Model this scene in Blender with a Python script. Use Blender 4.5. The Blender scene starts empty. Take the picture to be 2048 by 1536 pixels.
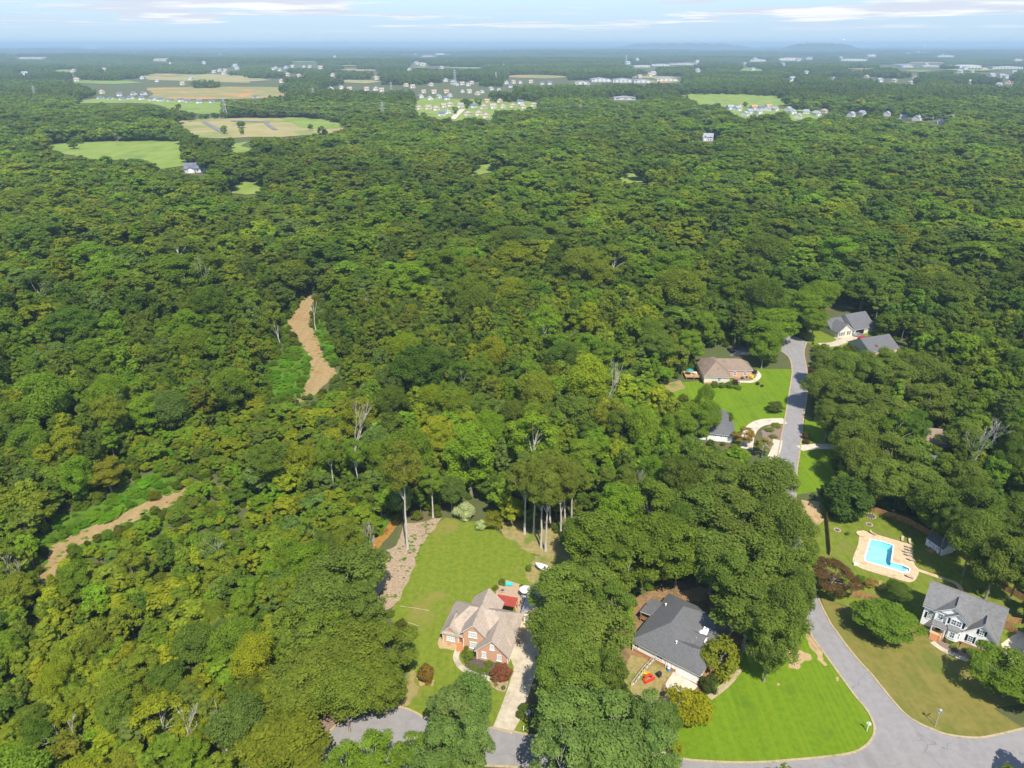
import bpy, math, random
import numpy as np
from mathutils import Vector, Matrix
from mathutils.geometry import tessellate_polygon

# ------------------------------------------------------------------ camera, sky, sun, exposure
SC = bpy.context.scene
COL = SC.collection
FPX, PITCH, CAMH = 1447.0, math.radians(25.2), 120.0
cd = bpy.data.cameras.new('camera'); cam = bpy.data.objects.new('camera', cd); COL.objects.link(cam)
cd.sensor_width = 36.0; cd.lens = 36.0 * FPX / 2048.0; cd.clip_start = 0.5; cd.clip_end = 300000.0
cam.location = (0, 0, CAMH); cam.rotation_euler = (math.pi / 2 - PITCH, 0, 0)
SC.camera = cam
SC.render.resolution_x, SC.render.resolution_y = 1024, 768
SUN_EL, SUN_AZ = math.radians(56), math.radians(165)      # azimuth clockwise from +Y (view direction)
sdir = Vector((math.sin(SUN_AZ) * math.cos(SUN_EL), math.cos(SUN_AZ) * math.cos(SUN_EL), math.sin(SUN_EL)))
sl = bpy.data.lights.new('sun', 'SUN'); sun = bpy.data.objects.new('sun', sl); COL.objects.link(sun)
sl.energy = 4.6; sl.angle = math.radians(0.53); sl.color = (1.0, 0.94, 0.83)
sun.rotation_euler = (-sdir).to_track_quat('-Z', 'Y').to_euler(); sun.location = (60, -200, 300)
vs = SC.view_settings
vs.view_transform = 'Standard'; vs.look = 'None'; vs.gamma = 1.0; vs.exposure = 0.65; vs.use_curve_mapping = False
SC.render.engine = 'CYCLES'
cy = SC.cycles
cy.use_denoising = True
try: cy.denoiser = 'OPENIMAGEDENOISE'
except Exception: pass
cy.max_bounces = 5; cy.diffuse_bounces = 3; cy.glossy_bounces = 2; cy.transmission_bounces = 3; cy.volume_bounces = 1
cy.transparent_max_bounces = 8; cy.caustics_reflective = False; cy.caustics_refractive = False

W = bpy.data.worlds.new('World'); SC.world = W; W.use_nodes = True
def N(nt, t, loc=None, **kw):
    n = nt.nodes.new(t)
    for k, v in kw.items(): setattr(n, k, v)
    return n
def setin(n, **kw):
    for k, v in kw.items(): n.inputs[k.replace('_', ' ')].default_value = v
    return n
def mathn(nt, op, a, b=None, c=None, clamp=False):
    n = nt.nodes.new('ShaderNodeMath'); n.operation = op; n.use_clamp = clamp
    for i, s in enumerate((a, b, c)):
        if s is None: continue
        if isinstance(s, (int, float)): n.inputs[i].default_value = s
        else: nt.links.new(s, n.inputs[i])
    return n.outputs[0]
def mixc(nt, f, a, b, blend='MIX'):
    n = nt.nodes.new('ShaderNodeMix'); n.data_type = 'RGBA'; n.blend_type = blend
    for i, s in ((0, f), (6, a), (7, b)):
        if isinstance(s, (int, float)): n.inputs[i].default_value = s
        elif isinstance(s, tuple): n.inputs[i].default_value = s if len(s) == 4 else s + (1.0,)
        else: nt.links.new(s, n.inputs[i])
    return n.outputs[2]
def smooth(nt, x, a, b, lo=0.0, hi=1.0):
    n = nt.nodes.new('ShaderNodeMapRange'); n.interpolation_type = 'SMOOTHSTEP'
    nt.links.new(x, n.inputs[0]); n.inputs[1].default_value = a; n.inputs[2].default_value = b
    n.inputs[3].default_value = lo; n.inputs[4].default_value = hi
    return n.outputs[0]
def noise(nt, vec, scale, detail=4, rough=0.55, dist=0.0, dim='3D'):
    n = nt.nodes.new('ShaderNodeTexNoise'); n.noise_dimensions = dim
    n.inputs['Scale'].default_value = scale; n.inputs['Detail'].default_value = detail
    n.inputs['Roughness'].default_value = rough; n.inputs['Distortion'].default_value = dist
    if vec is not None: nt.links.new(vec, n.inputs['Vector'])
    return n.outputs[0]
def build_world():
    nt = W.node_tree; nt.nodes.clear(); L = nt.links.new
    out = N(nt, 'ShaderNodeOutputWorld'); bg = N(nt, 'ShaderNodeBackground'); bg.inputs[1].default_value = 0.15
    sky = N(nt, 'ShaderNodeTexSky'); sky.sky_type = 'NISHITA'; sky.sun_disc = False
    sky.sun_elevation = SUN_EL; sky.sun_rotation = SUN_AZ; sky.altitude = 800; sky.air_density = 1.0; sky.dust_density = 0.3; sky.ozone_density = 2.0
    tc = N(nt, 'ShaderNodeTexCoord'); sep = N(nt, 'ShaderNodeSeparateXYZ'); L(tc.outputs['Generated'], sep.inputs[0])
    z = mathn(nt, 'MAXIMUM', sep.outputs[2], 0.003)
    # a layer of clouds about 1.5 km up: the direction is carried onto that plane (kilometres)
    zz = mathn(nt, 'ADD', z, 0.012)
    px = mathn(nt, 'MULTIPLY', mathn(nt, 'DIVIDE', sep.outputs[0], zz), 1.5)
    py = mathn(nt, 'MULTIPLY', mathn(nt, 'DIVIDE', sep.outputs[1], zz), 1.5)
    def layer(dz):
        c = N(nt, 'ShaderNodeCombineXYZ'); L(px, c.inputs[0]); L(py, c.inputs[1]); c.inputs[2].default_value = dz
        return c.outputs[0]
    v = layer(3.3)
    d = noise(nt, v, 0.105, 6, 0.6, 0.4)
    dens = smooth(nt, d, 0.49, 0.57)
    fade = smooth(nt, z, 0.010, 0.026)
    dens = mathn(nt, 'MULTIPLY', dens, fade)
    d2 = noise(nt, layer(7.9), 0.19, 5, 0.6, 0.3)
    shade = smooth(nt, d2, 0.44, 0.58)
    ccol = mixc(nt, shade, (3.2, 3.4, 3.95), (4.6, 4.55, 4.5))
    veil = mathn(nt, 'MULTIPLY', smooth(nt, z, 0.20, 0.0), 0.92)
    base = mixc(nt, veil, sky.outputs[0], (2.05, 2.9, 3.85))
    col = mixc(nt, mathn(nt, 'MULTIPLY', dens, 0.9), base, ccol)
    L(col, bg.inputs[0]); L(bg.outputs[0], out.inputs[0])
build_world()

# ------------------------------------------------------------------ helpers
rng = np.random.default_rng(11); random.seed(5)
CP, SP = math.cos(PITCH), math.sin(PITCH)
def gp(x, y, z=0.0):
    u = (x - 1024) / FPX; v = (768 - y) / FPX
    d = (u, CP + v * SP, -SP + v * CP); t = (z - CAMH) / d[2]
    return (d[0] * t, d[1] * t, z)
def proj(X, Y, Z):
    dz = Z - CAMH; f = Y * CP - dz * SP
    return 1024 + FPX * X / f, 768 - FPX * (Y * SP + dz * CP) / f
def vnoise(x, y):
    return (np.sin(x * 1.0 + 1.7 * np.sin(y * 0.7 + 1.1)) + np.sin(y * 1.3 + 1.3 * np.sin(x * 0.9 + 2.3)) + 0.6 * np.sin(x * 2.3 + y * 1.9 + 0.4)) / 2.6
def hgt(x, y):
    d = np.hypot(x, y); a = np.clip((d - 2500) / 3500, 0, 1); a = a * a * (3 - 2 * a)
    return a * (20 * vnoise(x / 900, y / 560) + 16 * vnoise(x / 2600 + 5, y / 1400 + 2) - 6)
def gh(x, y):
    z = 0.0
    for _ in range(8):
        p = gp(x, y, z); z = 0.5 * z + 0.5 * float(hgt(p[0], p[1]))
    return (p[0], p[1], float(hgt(p[0], p[1])))

MATS = {}
def new_mat(name):
    m = bpy.data.materials.new(name); m.use_nodes = True; nt = m.node_tree; nt.nodes.clear()
    out = nt.nodes.new('ShaderNodeOutputMaterial'); b = nt.nodes.new('ShaderNodeBsdfPrincipled')
    nt.links.new(b.outputs[0], out.inputs[0]); MATS[name] = m
    return m, nt, b, out
def objco(nt, sx=1, sy=1, sz=1, rz=0):
    tc = nt.nodes.new('ShaderNodeTexCoord'); mp = nt.nodes.new('ShaderNodeMapping')
    nt.links.new(tc.outputs['Object'], mp.inputs[0]); mp.inputs['Scale'].default_value = (sx, sy, sz); mp.inputs['Rotation'].default_value = (0, 0, rz)
    return mp.outputs[0]
def mat_noise(name, c1, c2, scale=2.0, rough=0.85, c3=None, scale3=0.2, t3=(0.5, 0.65), bump=0.0, stretch=(1, 1, 1), rz=0, metal=0.0, spec=0.2, t1=(0.35, 0.65), streak=None, joint=None, crack=None):
    m, nt, b, out = new_mat(name); co = objco(nt, *stretch, rz)
    n1 = noise(nt, co, scale, 5, 0.65)
    col = mixc(nt, smooth(nt, n1, *t1), c1, c2)
    if c3 is not None:
        n3 = noise(nt, objco(nt), scale3, 6, 0.62, 0.3)
        col = mixc(nt, smooth(nt, n3, *t3), col, c3)
    if streak is not None:          # (colour, angle, period m, strength)
        cs = objco(nt, 1.0 / streak[2], 0.015, 1, streak[1])
        s = noise(nt, cs, 1.0, 3, 0.6)
        col = mixc(nt, mathn(nt, 'MULTIPLY', smooth(nt, s, 0.42, 0.62), streak[3]), col, streak[0])
    if joint is not None:           # (spacing m, angle, strength)
        sp = nt.nodes.new('ShaderNodeSeparateXYZ'); nt.links.new(objco(nt, 1.0 / joint[0], 1.0 / joint[0], 1, joint[1]), sp.inputs[0])
        for ax in (0, 1):
            fr_ = mathn(nt, 'FRACT', sp.outputs[ax]); ln_ = mathn(nt, 'LESS_THAN', fr_, 0.10 / joint[0])
            col = mixc(nt, mathn(nt, 'MULTIPLY', ln_, joint[2]), col, (0.10, 0.08, 0.05))
    if crack is not None:           # (cell size m, strength)
        vo = nt.nodes.new('ShaderNodeTexVoronoi'); vo.feature = 'DISTANCE_TO_EDGE'; vo.inputs['Scale'].default_value = 1.0 / crack[0]
        wv = nt.nodes.new('ShaderNodeVectorMath'); wv.operation = 'MULTIPLY_ADD'; nz = nt.nodes.new('ShaderNodeTexNoise'); nz.inputs['Scale'].default_value = 0.5; nt.links.new(objco(nt), nz.inputs['Vector'])
        nt.links.new(nz.outputs['Color'], wv.inputs[0]); wv.inputs[1].default_value = (2.5, 2.5, 0); nt.links.new(objco(nt), wv.inputs[2]); nt.links.new(wv.outputs[0], vo.inputs['Vector'])
        ck = mathn(nt, 'MULTIPLY', mathn(nt, 'LESS_THAN', vo.outputs['Distance'], 0.055 / crack[0]), smooth(nt, noise(nt, objco(nt), 0.07, 3), 0.45, 0.6))
        col = mixc(nt, mathn(nt, 'MULTIPLY', ck, crack[1]), col, (0.12, 0.11, 0.11))
        col = mixc(nt, mathn(nt, 'MULTIPLY', smooth(nt, noise(nt, objco(nt), 0.25, 4, 0.7), 0.58, 0.7), 0.35), col, (0.17, 0.155, 0.15))
    nt.links.new(col, b.inputs['Base Color']); b.inputs['Roughness'].default_value = rough; b.inputs['Metallic'].default_value = metal
    b.inputs['Specular IOR Level'].default_value = spec
    if bump:
        bp = nt.nodes.new('ShaderNodeBump'); bp.inputs['Strength'].default_value = 0.6; bp.inputs['Distance'].default_value = bump
        nt.links.new(noise(nt, objco(nt), scale * 2.5, 4), bp.inputs['Height']); nt.links.new(bp.outputs[0], b.inputs['Normal'])
    return m
def leaf_mat(name, trans=0.3, fixed=None, vlo=0.68, vhi=1.34):
    m = bpy.data.materials.new(name); m.use_nodes = True; nt = m.node_tree; nt.nodes.clear(); L = nt.links.new
    out = nt.nodes.new('ShaderNodeOutputMaterial')
    if fixed is None:
        at = nt.nodes.new('ShaderNodeAttribute'); at.attribute_type = 'INSTANCER'; at.attribute_name = 'tint'; col = at.outputs['Color']
    else:
        rg = nt.nodes.new('ShaderNodeRGB'); rg.outputs[0].default_value = fixed + (1,); col = rg.outputs[0]
    lv = nt.nodes.new('ShaderNodeAttribute'); lv.attribute_name = 'lv'
    hs = nt.nodes.new('ShaderNodeHueSaturation'); L(mixc(nt, 1.0, col, (1.90, 1.74, 1.08), 'MULTIPLY'), hs.inputs['Color'])
    mr = nt.nodes.new('ShaderNodeMapRange'); L(lv.outputs['Fac'], mr.inputs[0]); mr.inputs[3].default_value = vlo; mr.inputs[4].default_value = vhi
    L(mr.outputs[0], hs.inputs['Value'])
    mh = nt.nodes.new('ShaderNodeMapRange'); L(lv.outputs['Fac'], mh.inputs[0]); mh.inputs[3].default_value = 0.512; mh.inputs[4].default_value = 0.492
    L(mh.outputs[0], hs.inputs['Hue'])
    df = nt.nodes.new('ShaderNodeBsdfDiffuse'); L(hs.outputs[0], df.inputs[0])
    tr = nt.nodes.new('ShaderNodeBsdfTranslucent'); L(mixc(nt, 1.0, hs.outputs[0], (1.15, 1.35, 0.7), 'MULTIPLY'), tr.inputs[0])
    mx = nt.nodes.new('ShaderNodeMixShader'); mx.inputs[0].default_value = trans
    L(df.outputs[0], mx.inputs[1]); L(tr.outputs[0], mx.inputs[2]); L(mx.outputs[0], out.inputs[0])
    MATS[name] = m
    return m

class MB:
    def __init__(s): s.v = []; s.f = []; s.m = []
    def poly(s, pts, mi=0):
        b = len(s.v); s.v += [tuple(p) for p in pts]; s.f.append(tuple(range(b, b + len(pts)))); s.m.append(mi)
    def box(s, x0, x1, y0, y1, z0, z1, mi=0):
        b = len(s.v)
        s.v += [(x0, y0, z0), (x1, y0, z0), (x1, y1, z0), (x0, y1, z0), (x0, y0, z1), (x1, y0, z1), (x1, y1, z1), (x0, y1, z1)]
        for q in ((3, 2, 1, 0), (4, 5, 6, 7), (0, 1, 5, 4), (1, 2, 6, 5), (2, 3, 7, 6), (3, 0, 4, 7)):
            s.f.append(tuple(b + i for i in q)); s.m.append(mi)
        return s
    def slab(s, pts, th, mi=0):
        n = len(pts); b = len(s.v)
        s.v += [tuple(p) for p in pts] + [(p[0], p[1], p[2] - th) for p in pts]
        s.f.append(tuple(range(b, b + n))); s.f.append(tuple(range(b + 2 * n - 1, b + n - 1, -1)))
        for i in range(n):
            j = (i + 1) % n; s.f.append((b + i, b + n + i, b + n + j, b + j))
        s.m += [mi] * (n + 2); return s
    def extr(s, prof, axis, a0, a1, mi=0):      # profile in (h, z), extruded along axis 'x' or 'y'
        n = len(prof); b = len(s.v)
        for a in (a0, a1):
            for h, z in prof: s.v.append((h, a, z) if axis == 'y' else (a, h, z))
        s.f.append(tuple(range(b, b + n))); s.f.append(tuple(range(b + 2 * n - 1, b + n - 1, -1)))
        for i in range(n):
            j = (i + 1) % n; s.f.append((b + i, b + n + i, b + n + j, b + j))
        s.m += [mi] * (n + 2); return s
    def tube(s, pts, rad, sides=6, mi=0, cap=True):
        pts = [Vector(p) for p in pts]; rings = []
        for i, p in enumerate(pts):
            d = (pts[min(i + 1, len(pts) - 1)] - pts[max(i - 1, 0)])
            d = d.normalized() if d.length > 1e-9 else Vector((0, 0, 1))
            a = d.cross(Vector((0, 0, 1)) if abs(d.z) < 0.9 else Vector((1, 0, 0))).normalized(); c = d.cross(a)
            r = rad[i] if isinstance(rad, (list, tuple)) else rad
            b = len(s.v)
            for k in range(sides):
                t = 2 * math.pi * k / sides; s.v.append(tuple(p + a * (r * math.cos(t)) + c * (r * math.sin(t))))
            rings.append(b)
        for i in range(len(rings) - 1):
            for k in range(sides):
                k2 = (k + 1) % sides
                s.f.append((rings[i] + k, rings[i] + k2, rings[i + 1] + k2, rings[i + 1] + k)); s.m.append(mi)
        if cap:
            s.f.append(tuple(rings[-1] + k for k in range(sides))); s.m.append(mi)
            s.f.append(tuple(rings[0] + k for k in reversed(range(sides)))); s.m.append(mi)
        return s
    def lathe(s, prof, cx=0, cy=0, sides=16, mi=0):
        rings = []
        for r, z in prof:
            b = len(s.v); rings.append(b)
            for k in range(sides):
                t = 2 * math.pi * k / sides; s.v.append((cx + r * math.cos(t), cy + r * math.sin(t), z))
        for i in range(len(rings) - 1):
            for k in range(sides):
                k2 = (k + 1) % sides
                s.f.append((rings[i] + k, rings[i] + k2, rings[i + 1] + k2, rings[i + 1] + k)); s.m.append(mi)
        s.f.append(tuple(rings[-1] + k for k in range(sides))); s.f.append(tuple(rings[0] + k for k in reversed(range(sides)))); s.m += [mi, mi]
        return s
    def mesh(s, name, mats, smooth=False):
        me = bpy.data.meshes.new(name); me.from_pydata(s.v, [], s.f)
        for m in (mats if isinstance(mats, (list, tuple)) else [mats]): me.materials.append(MATS[m] if isinstance(m, str) else m)
        if len(me.materials) > 1: me.polygons.foreach_set('material_index', s.m)
        if smooth: me.polygons.foreach_set('use_smooth', [True] * len(me.polygons))
        me.update(); return me
    def build(s, name, mats, parent=None, smooth=False):
        return link(name, s.mesh(name, mats, smooth), parent)
def link(name, data, parent=None, loc=None, rz=None):
    o = bpy.data.objects.new(name, data); COL.objects.link(o)
    if parent is not None: o.parent = parent
    if loc is not None: o.location = loc
    if rz is not None: o.rotation_euler = (0, 0, rz)
    return o
def tag(o, label, cat, group=None):
    o['label'] = label; o['category'] = cat
    if group: o['group'] = group
    return o
def thing(name, label, cat, loc=(0, 0, 0), rz=0.0, group=None):
    return tag(link(name, None, None, loc, rz), label, cat, group)
def copy_tree(root, loc, rz, label=None, scale=None):
    r = root.copy(); COL.objects.link(r); r.location = loc; r.rotation_euler = (0, 0, rz)
    if label: r['label'] = label
    if scale: r.scale = (scale,) * 3 if isinstance(scale, (int, float)) else scale
    for ch in root.children:
        c = ch.copy(); COL.objects.link(c); c.parent = r
        for g_ in ch.children:
            d = g_.copy(); COL.objects.link(d); d.parent = c
    return r
def catmull(pts, sub=6, closed=False):
    pts = [np.array(p[:2], float) for p in pts]; n = len(pts); out = []
    for i in range(n if closed else n - 1):
        p0 = pts[(i - 1) % n] if closed or i > 0 else pts[0]; p1 = pts[i]; p2 = pts[(i + 1) % n]
        p3 = pts[(i + 2) % n] if closed or i + 2 < n else pts[-1]
        for k in range(sub):
            t = k / sub
            out.append(0.5 * ((2 * p1) + (-p0 + p2) * t + (2 * p0 - 5 * p1 + 4 * p2 - p3) * t * t + (-p0 + 3 * p1 - 3 * p2 + p3) * t ** 3))
    if not closed: out.append(pts[-1])
    return [tuple(p) for p in out]
def roughen(pts, amp, levels=3):
    pts = [np.array(p[:2]) for p in pts]; R = random.Random(len(pts) * 7 + int(abs(pts[0][0]) * 10))
    for l in range(levels):
        o = []
        for i, p in enumerate(pts):
            q = pts[(i + 1) % len(pts)]; d = q - p; ln = np.hypot(*d)
            o.append(p)
            if ln > 0.6: o.append((p + q) / 2 + np.array((-d[1], d[0])) / (ln + 1e-9) * R.uniform(-1, 1) * min(amp, ln * 0.22) * 0.6 ** l)
        pts = o
    return [tuple(p) for p in pts]
def G(px): return [gp(*p)[:2] for p in px]
def sheet(name, xy, z, mat, holes=(), kind='structure', parent=None):
    loops = [[Vector((p[0], p[1], 0)) for p in xy]] + [[Vector((p[0], p[1], 0)) for p in h] for h in holes]
    allv = [(p.x, p.y, z) for l in loops for p in l]
    tris = tessellate_polygon(loops); fs = []
    for t in tris:
        a, b, c = (allv[i] for i in t)
        cr = (b[0] - a[0]) * (c[1] - a[1]) - (b[1] - a[1]) * (c[0] - a[0])
        fs.append(tuple(t) if cr > 0 else tuple(reversed(t)))
    me = bpy.data.meshes.new(name); me.from_pydata(allv, [], fs); me.materials.append(MATS[mat]); me.update()
    o = link(name, me, parent)
    if parent is None: o['kind'] = kind
    return o
def strip(name, xy, width, z, mat, kind='structure', h=0.0, parent=None):
    pts = [Vector((p[0], p[1], 0)) for p in xy]; mb = MB(); b = []
    for i, p in enumerate(pts):
        d = (pts[min(i + 1, len(pts) - 1)] - pts[max(i - 1, 0)]).normalized(); n = Vector((-d.y, d.x, 0)) * width / 2
        b.append((p + n, p - n))
    for (a, c), (a2, c2) in zip(b, b[1:]):
        if h > 0: mb.slab([(c.x, c.y, z), (c2.x, c2.y, z), (a2.x, a2.y, z), (a.x, a.y, z)], h)
        else: mb.poly([(c.x, c.y, z), (c2.x, c2.y, z), (a2.x, a2.y, z), (a.x, a.y, z)])
    o = mb.build(name, mat, parent)
    if parent is None: o['kind'] = kind
    return o

# ------------------------------------------------------------------ materials
mat_noise('ground', (0.085, 0.080, 0.034), (0.070, 0.105, 0.024), 0.35, 0.95, c3=(0.12, 0.095, 0.05), scale3=0.06, bump=0.15)
mat_noise('lush_lawn', (0.093, 0.166, 0.006), (0.126, 0.202, 0.007), 0.9, 0.9, c3=(0.081, 0.142, 0.009), scale3=0.09, t3=(0.5, 0.7), streak=((0.154, 0.220, 0.011), 0.18, 0.95, 0.55), spec=0.1)
mat_noise('yard_grass', (0.106, 0.151, 0.014), (0.155, 0.194, 0.018), 0.8, 0.9, c3=(0.209, 0.169, 0.048), scale3=0.075, t3=(0.52, 0.72), streak=((0.194, 0.216, 0.024), 0.5, 1.3, 0.2), spec=0.1)
mat_noise('dry_lawn', (0.138, 0.131, 0.026), (0.188, 0.162, 0.040), 0.5, 0.9, c3=(0.105, 0.131, 0.021), scale3=0.10, t3=(0.45, 0.7), streak=((0.217, 0.174, 0.053), 0.9, 1.2, 0.3), spec=0.1)
mat_noise('pool_lawn', (0.092, 0.136, 0.012), (0.148, 0.182, 0.020), 0.55, 0.9, c3=(0.148, 0.155, 0.032), scale3=0.11, streak=((0.174, 0.194, 0.028), 1.1, 1.0, 0.5), spec=0.1)
mat_noise('weeds', (0.068, 0.129, 0.009), (0.097, 0.160, 0.014), 0.7, 0.95, c3=(0.048, 0.088, 0.011), scale3=0.16, bump=0.3, spec=0.1)
mat_noise('field_green', (0.150, 0.210, 0.030), (0.190, 0.250, 0.040), 0.03, 0.95, c3=(0.12, 0.18, 0.03), scale3=0.012, streak=((0.22, 0.28, 0.06), 0.5, 9.0, 0.5))
mat_noise('field_straw', (0.270, 0.235, 0.090), (0.330, 0.270, 0.120), 0.02, 0.95, c3=(0.190, 0.220, 0.060), scale3=0.012, t3=(0.5, 0.6))
mat_noise('field_clay', (0.20, 0.20, 0.06), (0.24, 0.22, 0.08), 0.02, 0.95, c3=(0.46, 0.21, 0.07), scale3=0.012, t3=(0.52, 0.60), stretch=(1, 2.2, 1))
mat_noise('asphalt', (0.222, 0.209, 0.205), (0.255, 0.242, 0.237), 0.6, 0.9, c3=(0.192, 0.180, 0.175), scale3=0.05, t3=(0.55, 0.75), streak=((0.276, 0.259, 0.251), 0.1, 1.6, 0.3), crack=(7.0, 0.5))
mat_noise('dark_asphalt', (0.16, 0.155, 0.16), (0.20, 0.19, 0.19), 0.6, 0.9)
mat_noise('kerb_concrete', (0.333, 0.261, 0.150), (0.412, 0.333, 0.206), 1.5, 0.9, c3=(0.238, 0.174, 0.087), scale3=0.5, t3=(0.55, 0.7), joint=(3.0, 0.3, 0.3))
mat_noise('concrete', (0.405, 0.343, 0.246), (0.493, 0.431, 0.326), 0.7, 0.9, c3=(0.290, 0.246, 0.167), scale3=0.3, t3=(0.52, 0.72), joint=(3.2, 0.26, 0.18))
mat_noise('pale_concrete', (0.486, 0.421, 0.324), (0.551, 0.486, 0.389), 0.8, 0.9, c3=(0.405, 0.340, 0.251), scale3=0.3, joint=(3.2, 0.65, 0.18))
mat_noise('pool_stone', (0.502, 0.364, 0.218), (0.583, 0.445, 0.291), 1.1, 0.85, c3=(0.421, 0.283, 0.162), scale3=0.5, t3=(0.5, 0.7), joint=(1.3, 0.45, 0.2))
mat_noise('paver', (0.351, 0.234, 0.150), (0.435, 0.309, 0.209), 2.0, 0.9)
mat_noise('dirt', (0.283, 0.190, 0.081), (0.334, 0.234, 0.107), 0.6, 0.95, c3=(0.259, 0.142, 0.043), scale3=0.09, t3=(0.52, 0.68), bump=0.3, streak=((0.209, 0.148, 0.064), 0.2, 1.4, 0.4))
mat_noise('sand_dirt', (0.356, 0.250, 0.121), (0.414, 0.299, 0.157), 0.9, 0.95, c3=(0.285, 0.186, 0.085), scale3=0.3)
mat_noise('wood_chips', (0.257, 0.177, 0.107), (0.370, 0.286, 0.196), 1.6, 0.95, c3=(0.107, 0.129, 0.026), scale3=0.22, t3=(0.57, 0.66), bump=0.15)
mat_noise('leaf_litter', (0.194, 0.114, 0.053), (0.264, 0.167, 0.079), 1.2, 0.95, c3=(0.132, 0.097, 0.044), scale3=0.2)
mat_noise('dry_soil', (0.211, 0.176, 0.062), (0.290, 0.229, 0.088), 0.8, 0.95, c3=(0.132, 0.167, 0.026), scale3=0.16, t3=(0.5, 0.62))
mat_noise('mulch', (0.176, 0.123, 0.088), (0.246, 0.176, 0.132), 2.0, 0.95)
mat_noise('dark_mulch', (0.075, 0.060, 0.050), (0.11, 0.085, 0.07), 2.0, 0.95)
mat_noise('creek', (0.270, 0.128, 0.024), (0.345, 0.188, 0.048), 1.2, 0.35, c3=(0.180, 0.075, 0.016), scale3=0.3, spec=0.5)
mat_noise('brick', (0.525, 0.280, 0.173), (0.625, 0.364, 0.240), 5.0, 0.9, c3=(0.575, 0.336, 0.225), scale3=0.7)
mat_noise('foundation_brick', (0.40, 0.17, 0.07), (0.50, 0.24, 0.11), 5.0, 0.9)
mat_noise('white_siding', (0.85, 0.84, 0.82), (0.90, 0.89, 0.87), 0.8, 0.6, stretch=(0.2, 0.2, 6))
mat_noise('cream_siding', (0.62, 0.56, 0.44), (0.68, 0.62, 0.50), 0.8, 0.6, stretch=(0.2, 0.2, 6))
mat_noise('beige_siding', (0.52, 0.43, 0.31), (0.58, 0.49, 0.37), 0.8, 0.6, stretch=(0.2, 0.2, 6))
mat_noise('white_trim', (0.78, 0.78, 0.77), (0.84, 0.84, 0.83), 1.0, 0.5)
mat_noise('tan_shingle', (0.339, 0.268, 0.208), (0.435, 0.359, 0.289), 1.6, 0.92, c3=(0.304, 0.253, 0.202), scale3=0.35, stretch=(1, 1, 3), streak=((0.304, 0.253, 0.202), 1.2, 0.7, 0.3))
mat_noise('brown_shingle', (0.198, 0.145, 0.106), (0.251, 0.189, 0.141), 1.6, 0.92, c3=(0.176, 0.128, 0.092), scale3=0.35, stretch=(1, 1, 3))
mat_noise('slate_shingle', (0.098, 0.098, 0.101), (0.136, 0.135, 0.136), 2.2, 0.92, c3=(0.125, 0.121, 0.121), scale3=0.4, stretch=(1, 1, 3))
mat_noise('grey_shingle', (0.130, 0.127, 0.124), (0.190, 0.186, 0.178), 1.6, 0.92, c3=(0.149, 0.147, 0.144), scale3=0.4, stretch=(1, 1, 3), streak=((0.201, 0.198, 0.194), 0.65, 0.6, 0.4))
mat_noise('blue_grey_shingle', (0.101, 0.102, 0.109), (0.136, 0.135, 0.138), 1.6, 0.9, stretch=(1, 1, 3))
mat_noise('metal_roof', (0.27, 0.29, 0.29), (0.33, 0.35, 0.35), 0.8, 0.6)
mat_noise('red_roof', (0.28, 0.045, 0.03), (0.36, 0.065, 0.045), 1.3, 0.7)
mat_noise('black_shutter', (0.012, 0.014, 0.022), (0.02, 0.022, 0.032), 2, 0.5)
mat_noise('fence_wood', (0.323, 0.171, 0.067), (0.437, 0.257, 0.104), 1.6, 0.9, c3=(0.228, 0.123, 0.057), scale3=0.8, stretch=(3, 3, 0.4))
mat_noise('deck_wood', (0.30, 0.15, 0.07), (0.40, 0.21, 0.10), 1.6, 0.8)
mat_noise('pale_wood', (0.50, 0.30, 0.14), (0.60, 0.38, 0.19), 1.6, 0.8)
mat_noise('bark', (0.22, 0.185, 0.15), (0.32, 0.28, 0.235), 1.3, 0.95, c3=(0.14, 0.115, 0.09), scale3=0.6, stretch=(2, 2, 0.5))
mat_noise('pale_bark', (0.44, 0.40, 0.34), (0.54, 0.50, 0.44), 1.0, 0.95, c3=(0.30, 0.26, 0.21), scale3=0.4, stretch=(2, 2, 0.4))
mat_noise('metal', (0.42, 0.43, 0.44), (0.52, 0.53, 0.54), 3, 0.5, metal=0.3)
mat_noise('pylon_steel', (0.36, 0.37, 0.38), (0.44, 0.45, 0.46), 0.5, 0.7)
mat_noise('wire', (0.42, 0.42, 0.42), (0.5, 0.5, 0.5), 0.5, 0.6)
mat_noise('white_plastic', (0.80, 0.80, 0.80), (0.85, 0.85, 0.85), 2, 0.4)
mat_noise('grey_plastic', (0.30, 0.30, 0.31), (0.36, 0.36, 0.37), 2, 0.5)
mat_noise('black_plastic', (0.02, 0.02, 0.025), (0.03, 0.03, 0.035), 2, 0.4)
mat_noise('red_plastic', (0.55, 0.03, 0.02), (0.62, 0.05, 0.03), 2, 0.4)
mat_noise('yellow_plastic', (0.70, 0.42, 0.02), (0.76, 0.48, 0.04), 2, 0.4)
mat_noise('blue_plastic', (0.03, 0.25, 0.55), (0.05, 0.30, 0.6), 2, 0.4)
mat_noise('turquoise', (0.05, 0.45, 0.42), (0.08, 0.52, 0.48), 2, 0.5)
mat_noise('teal_fabric', (0.02, 0.24, 0.24), (0.03, 0.28, 0.28), 2, 0.7)
mat_noise('white_fabric', (0.78, 0.70, 0.66), (0.84, 0.76, 0.72), 1, 0.8)
mat_noise('stone', (0.34, 0.27, 0.20), (0.45, 0.37, 0.28), 2, 0.9)
mat_noise('pool_plaster', (0.52, 0.84, 0.90), (0.58, 0.87, 0.92), 0.4, 0.6)
mat_noise('door_red', (0.35, 0.10, 0.03), (0.42, 0.13, 0.04), 1, 0.5)
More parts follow.
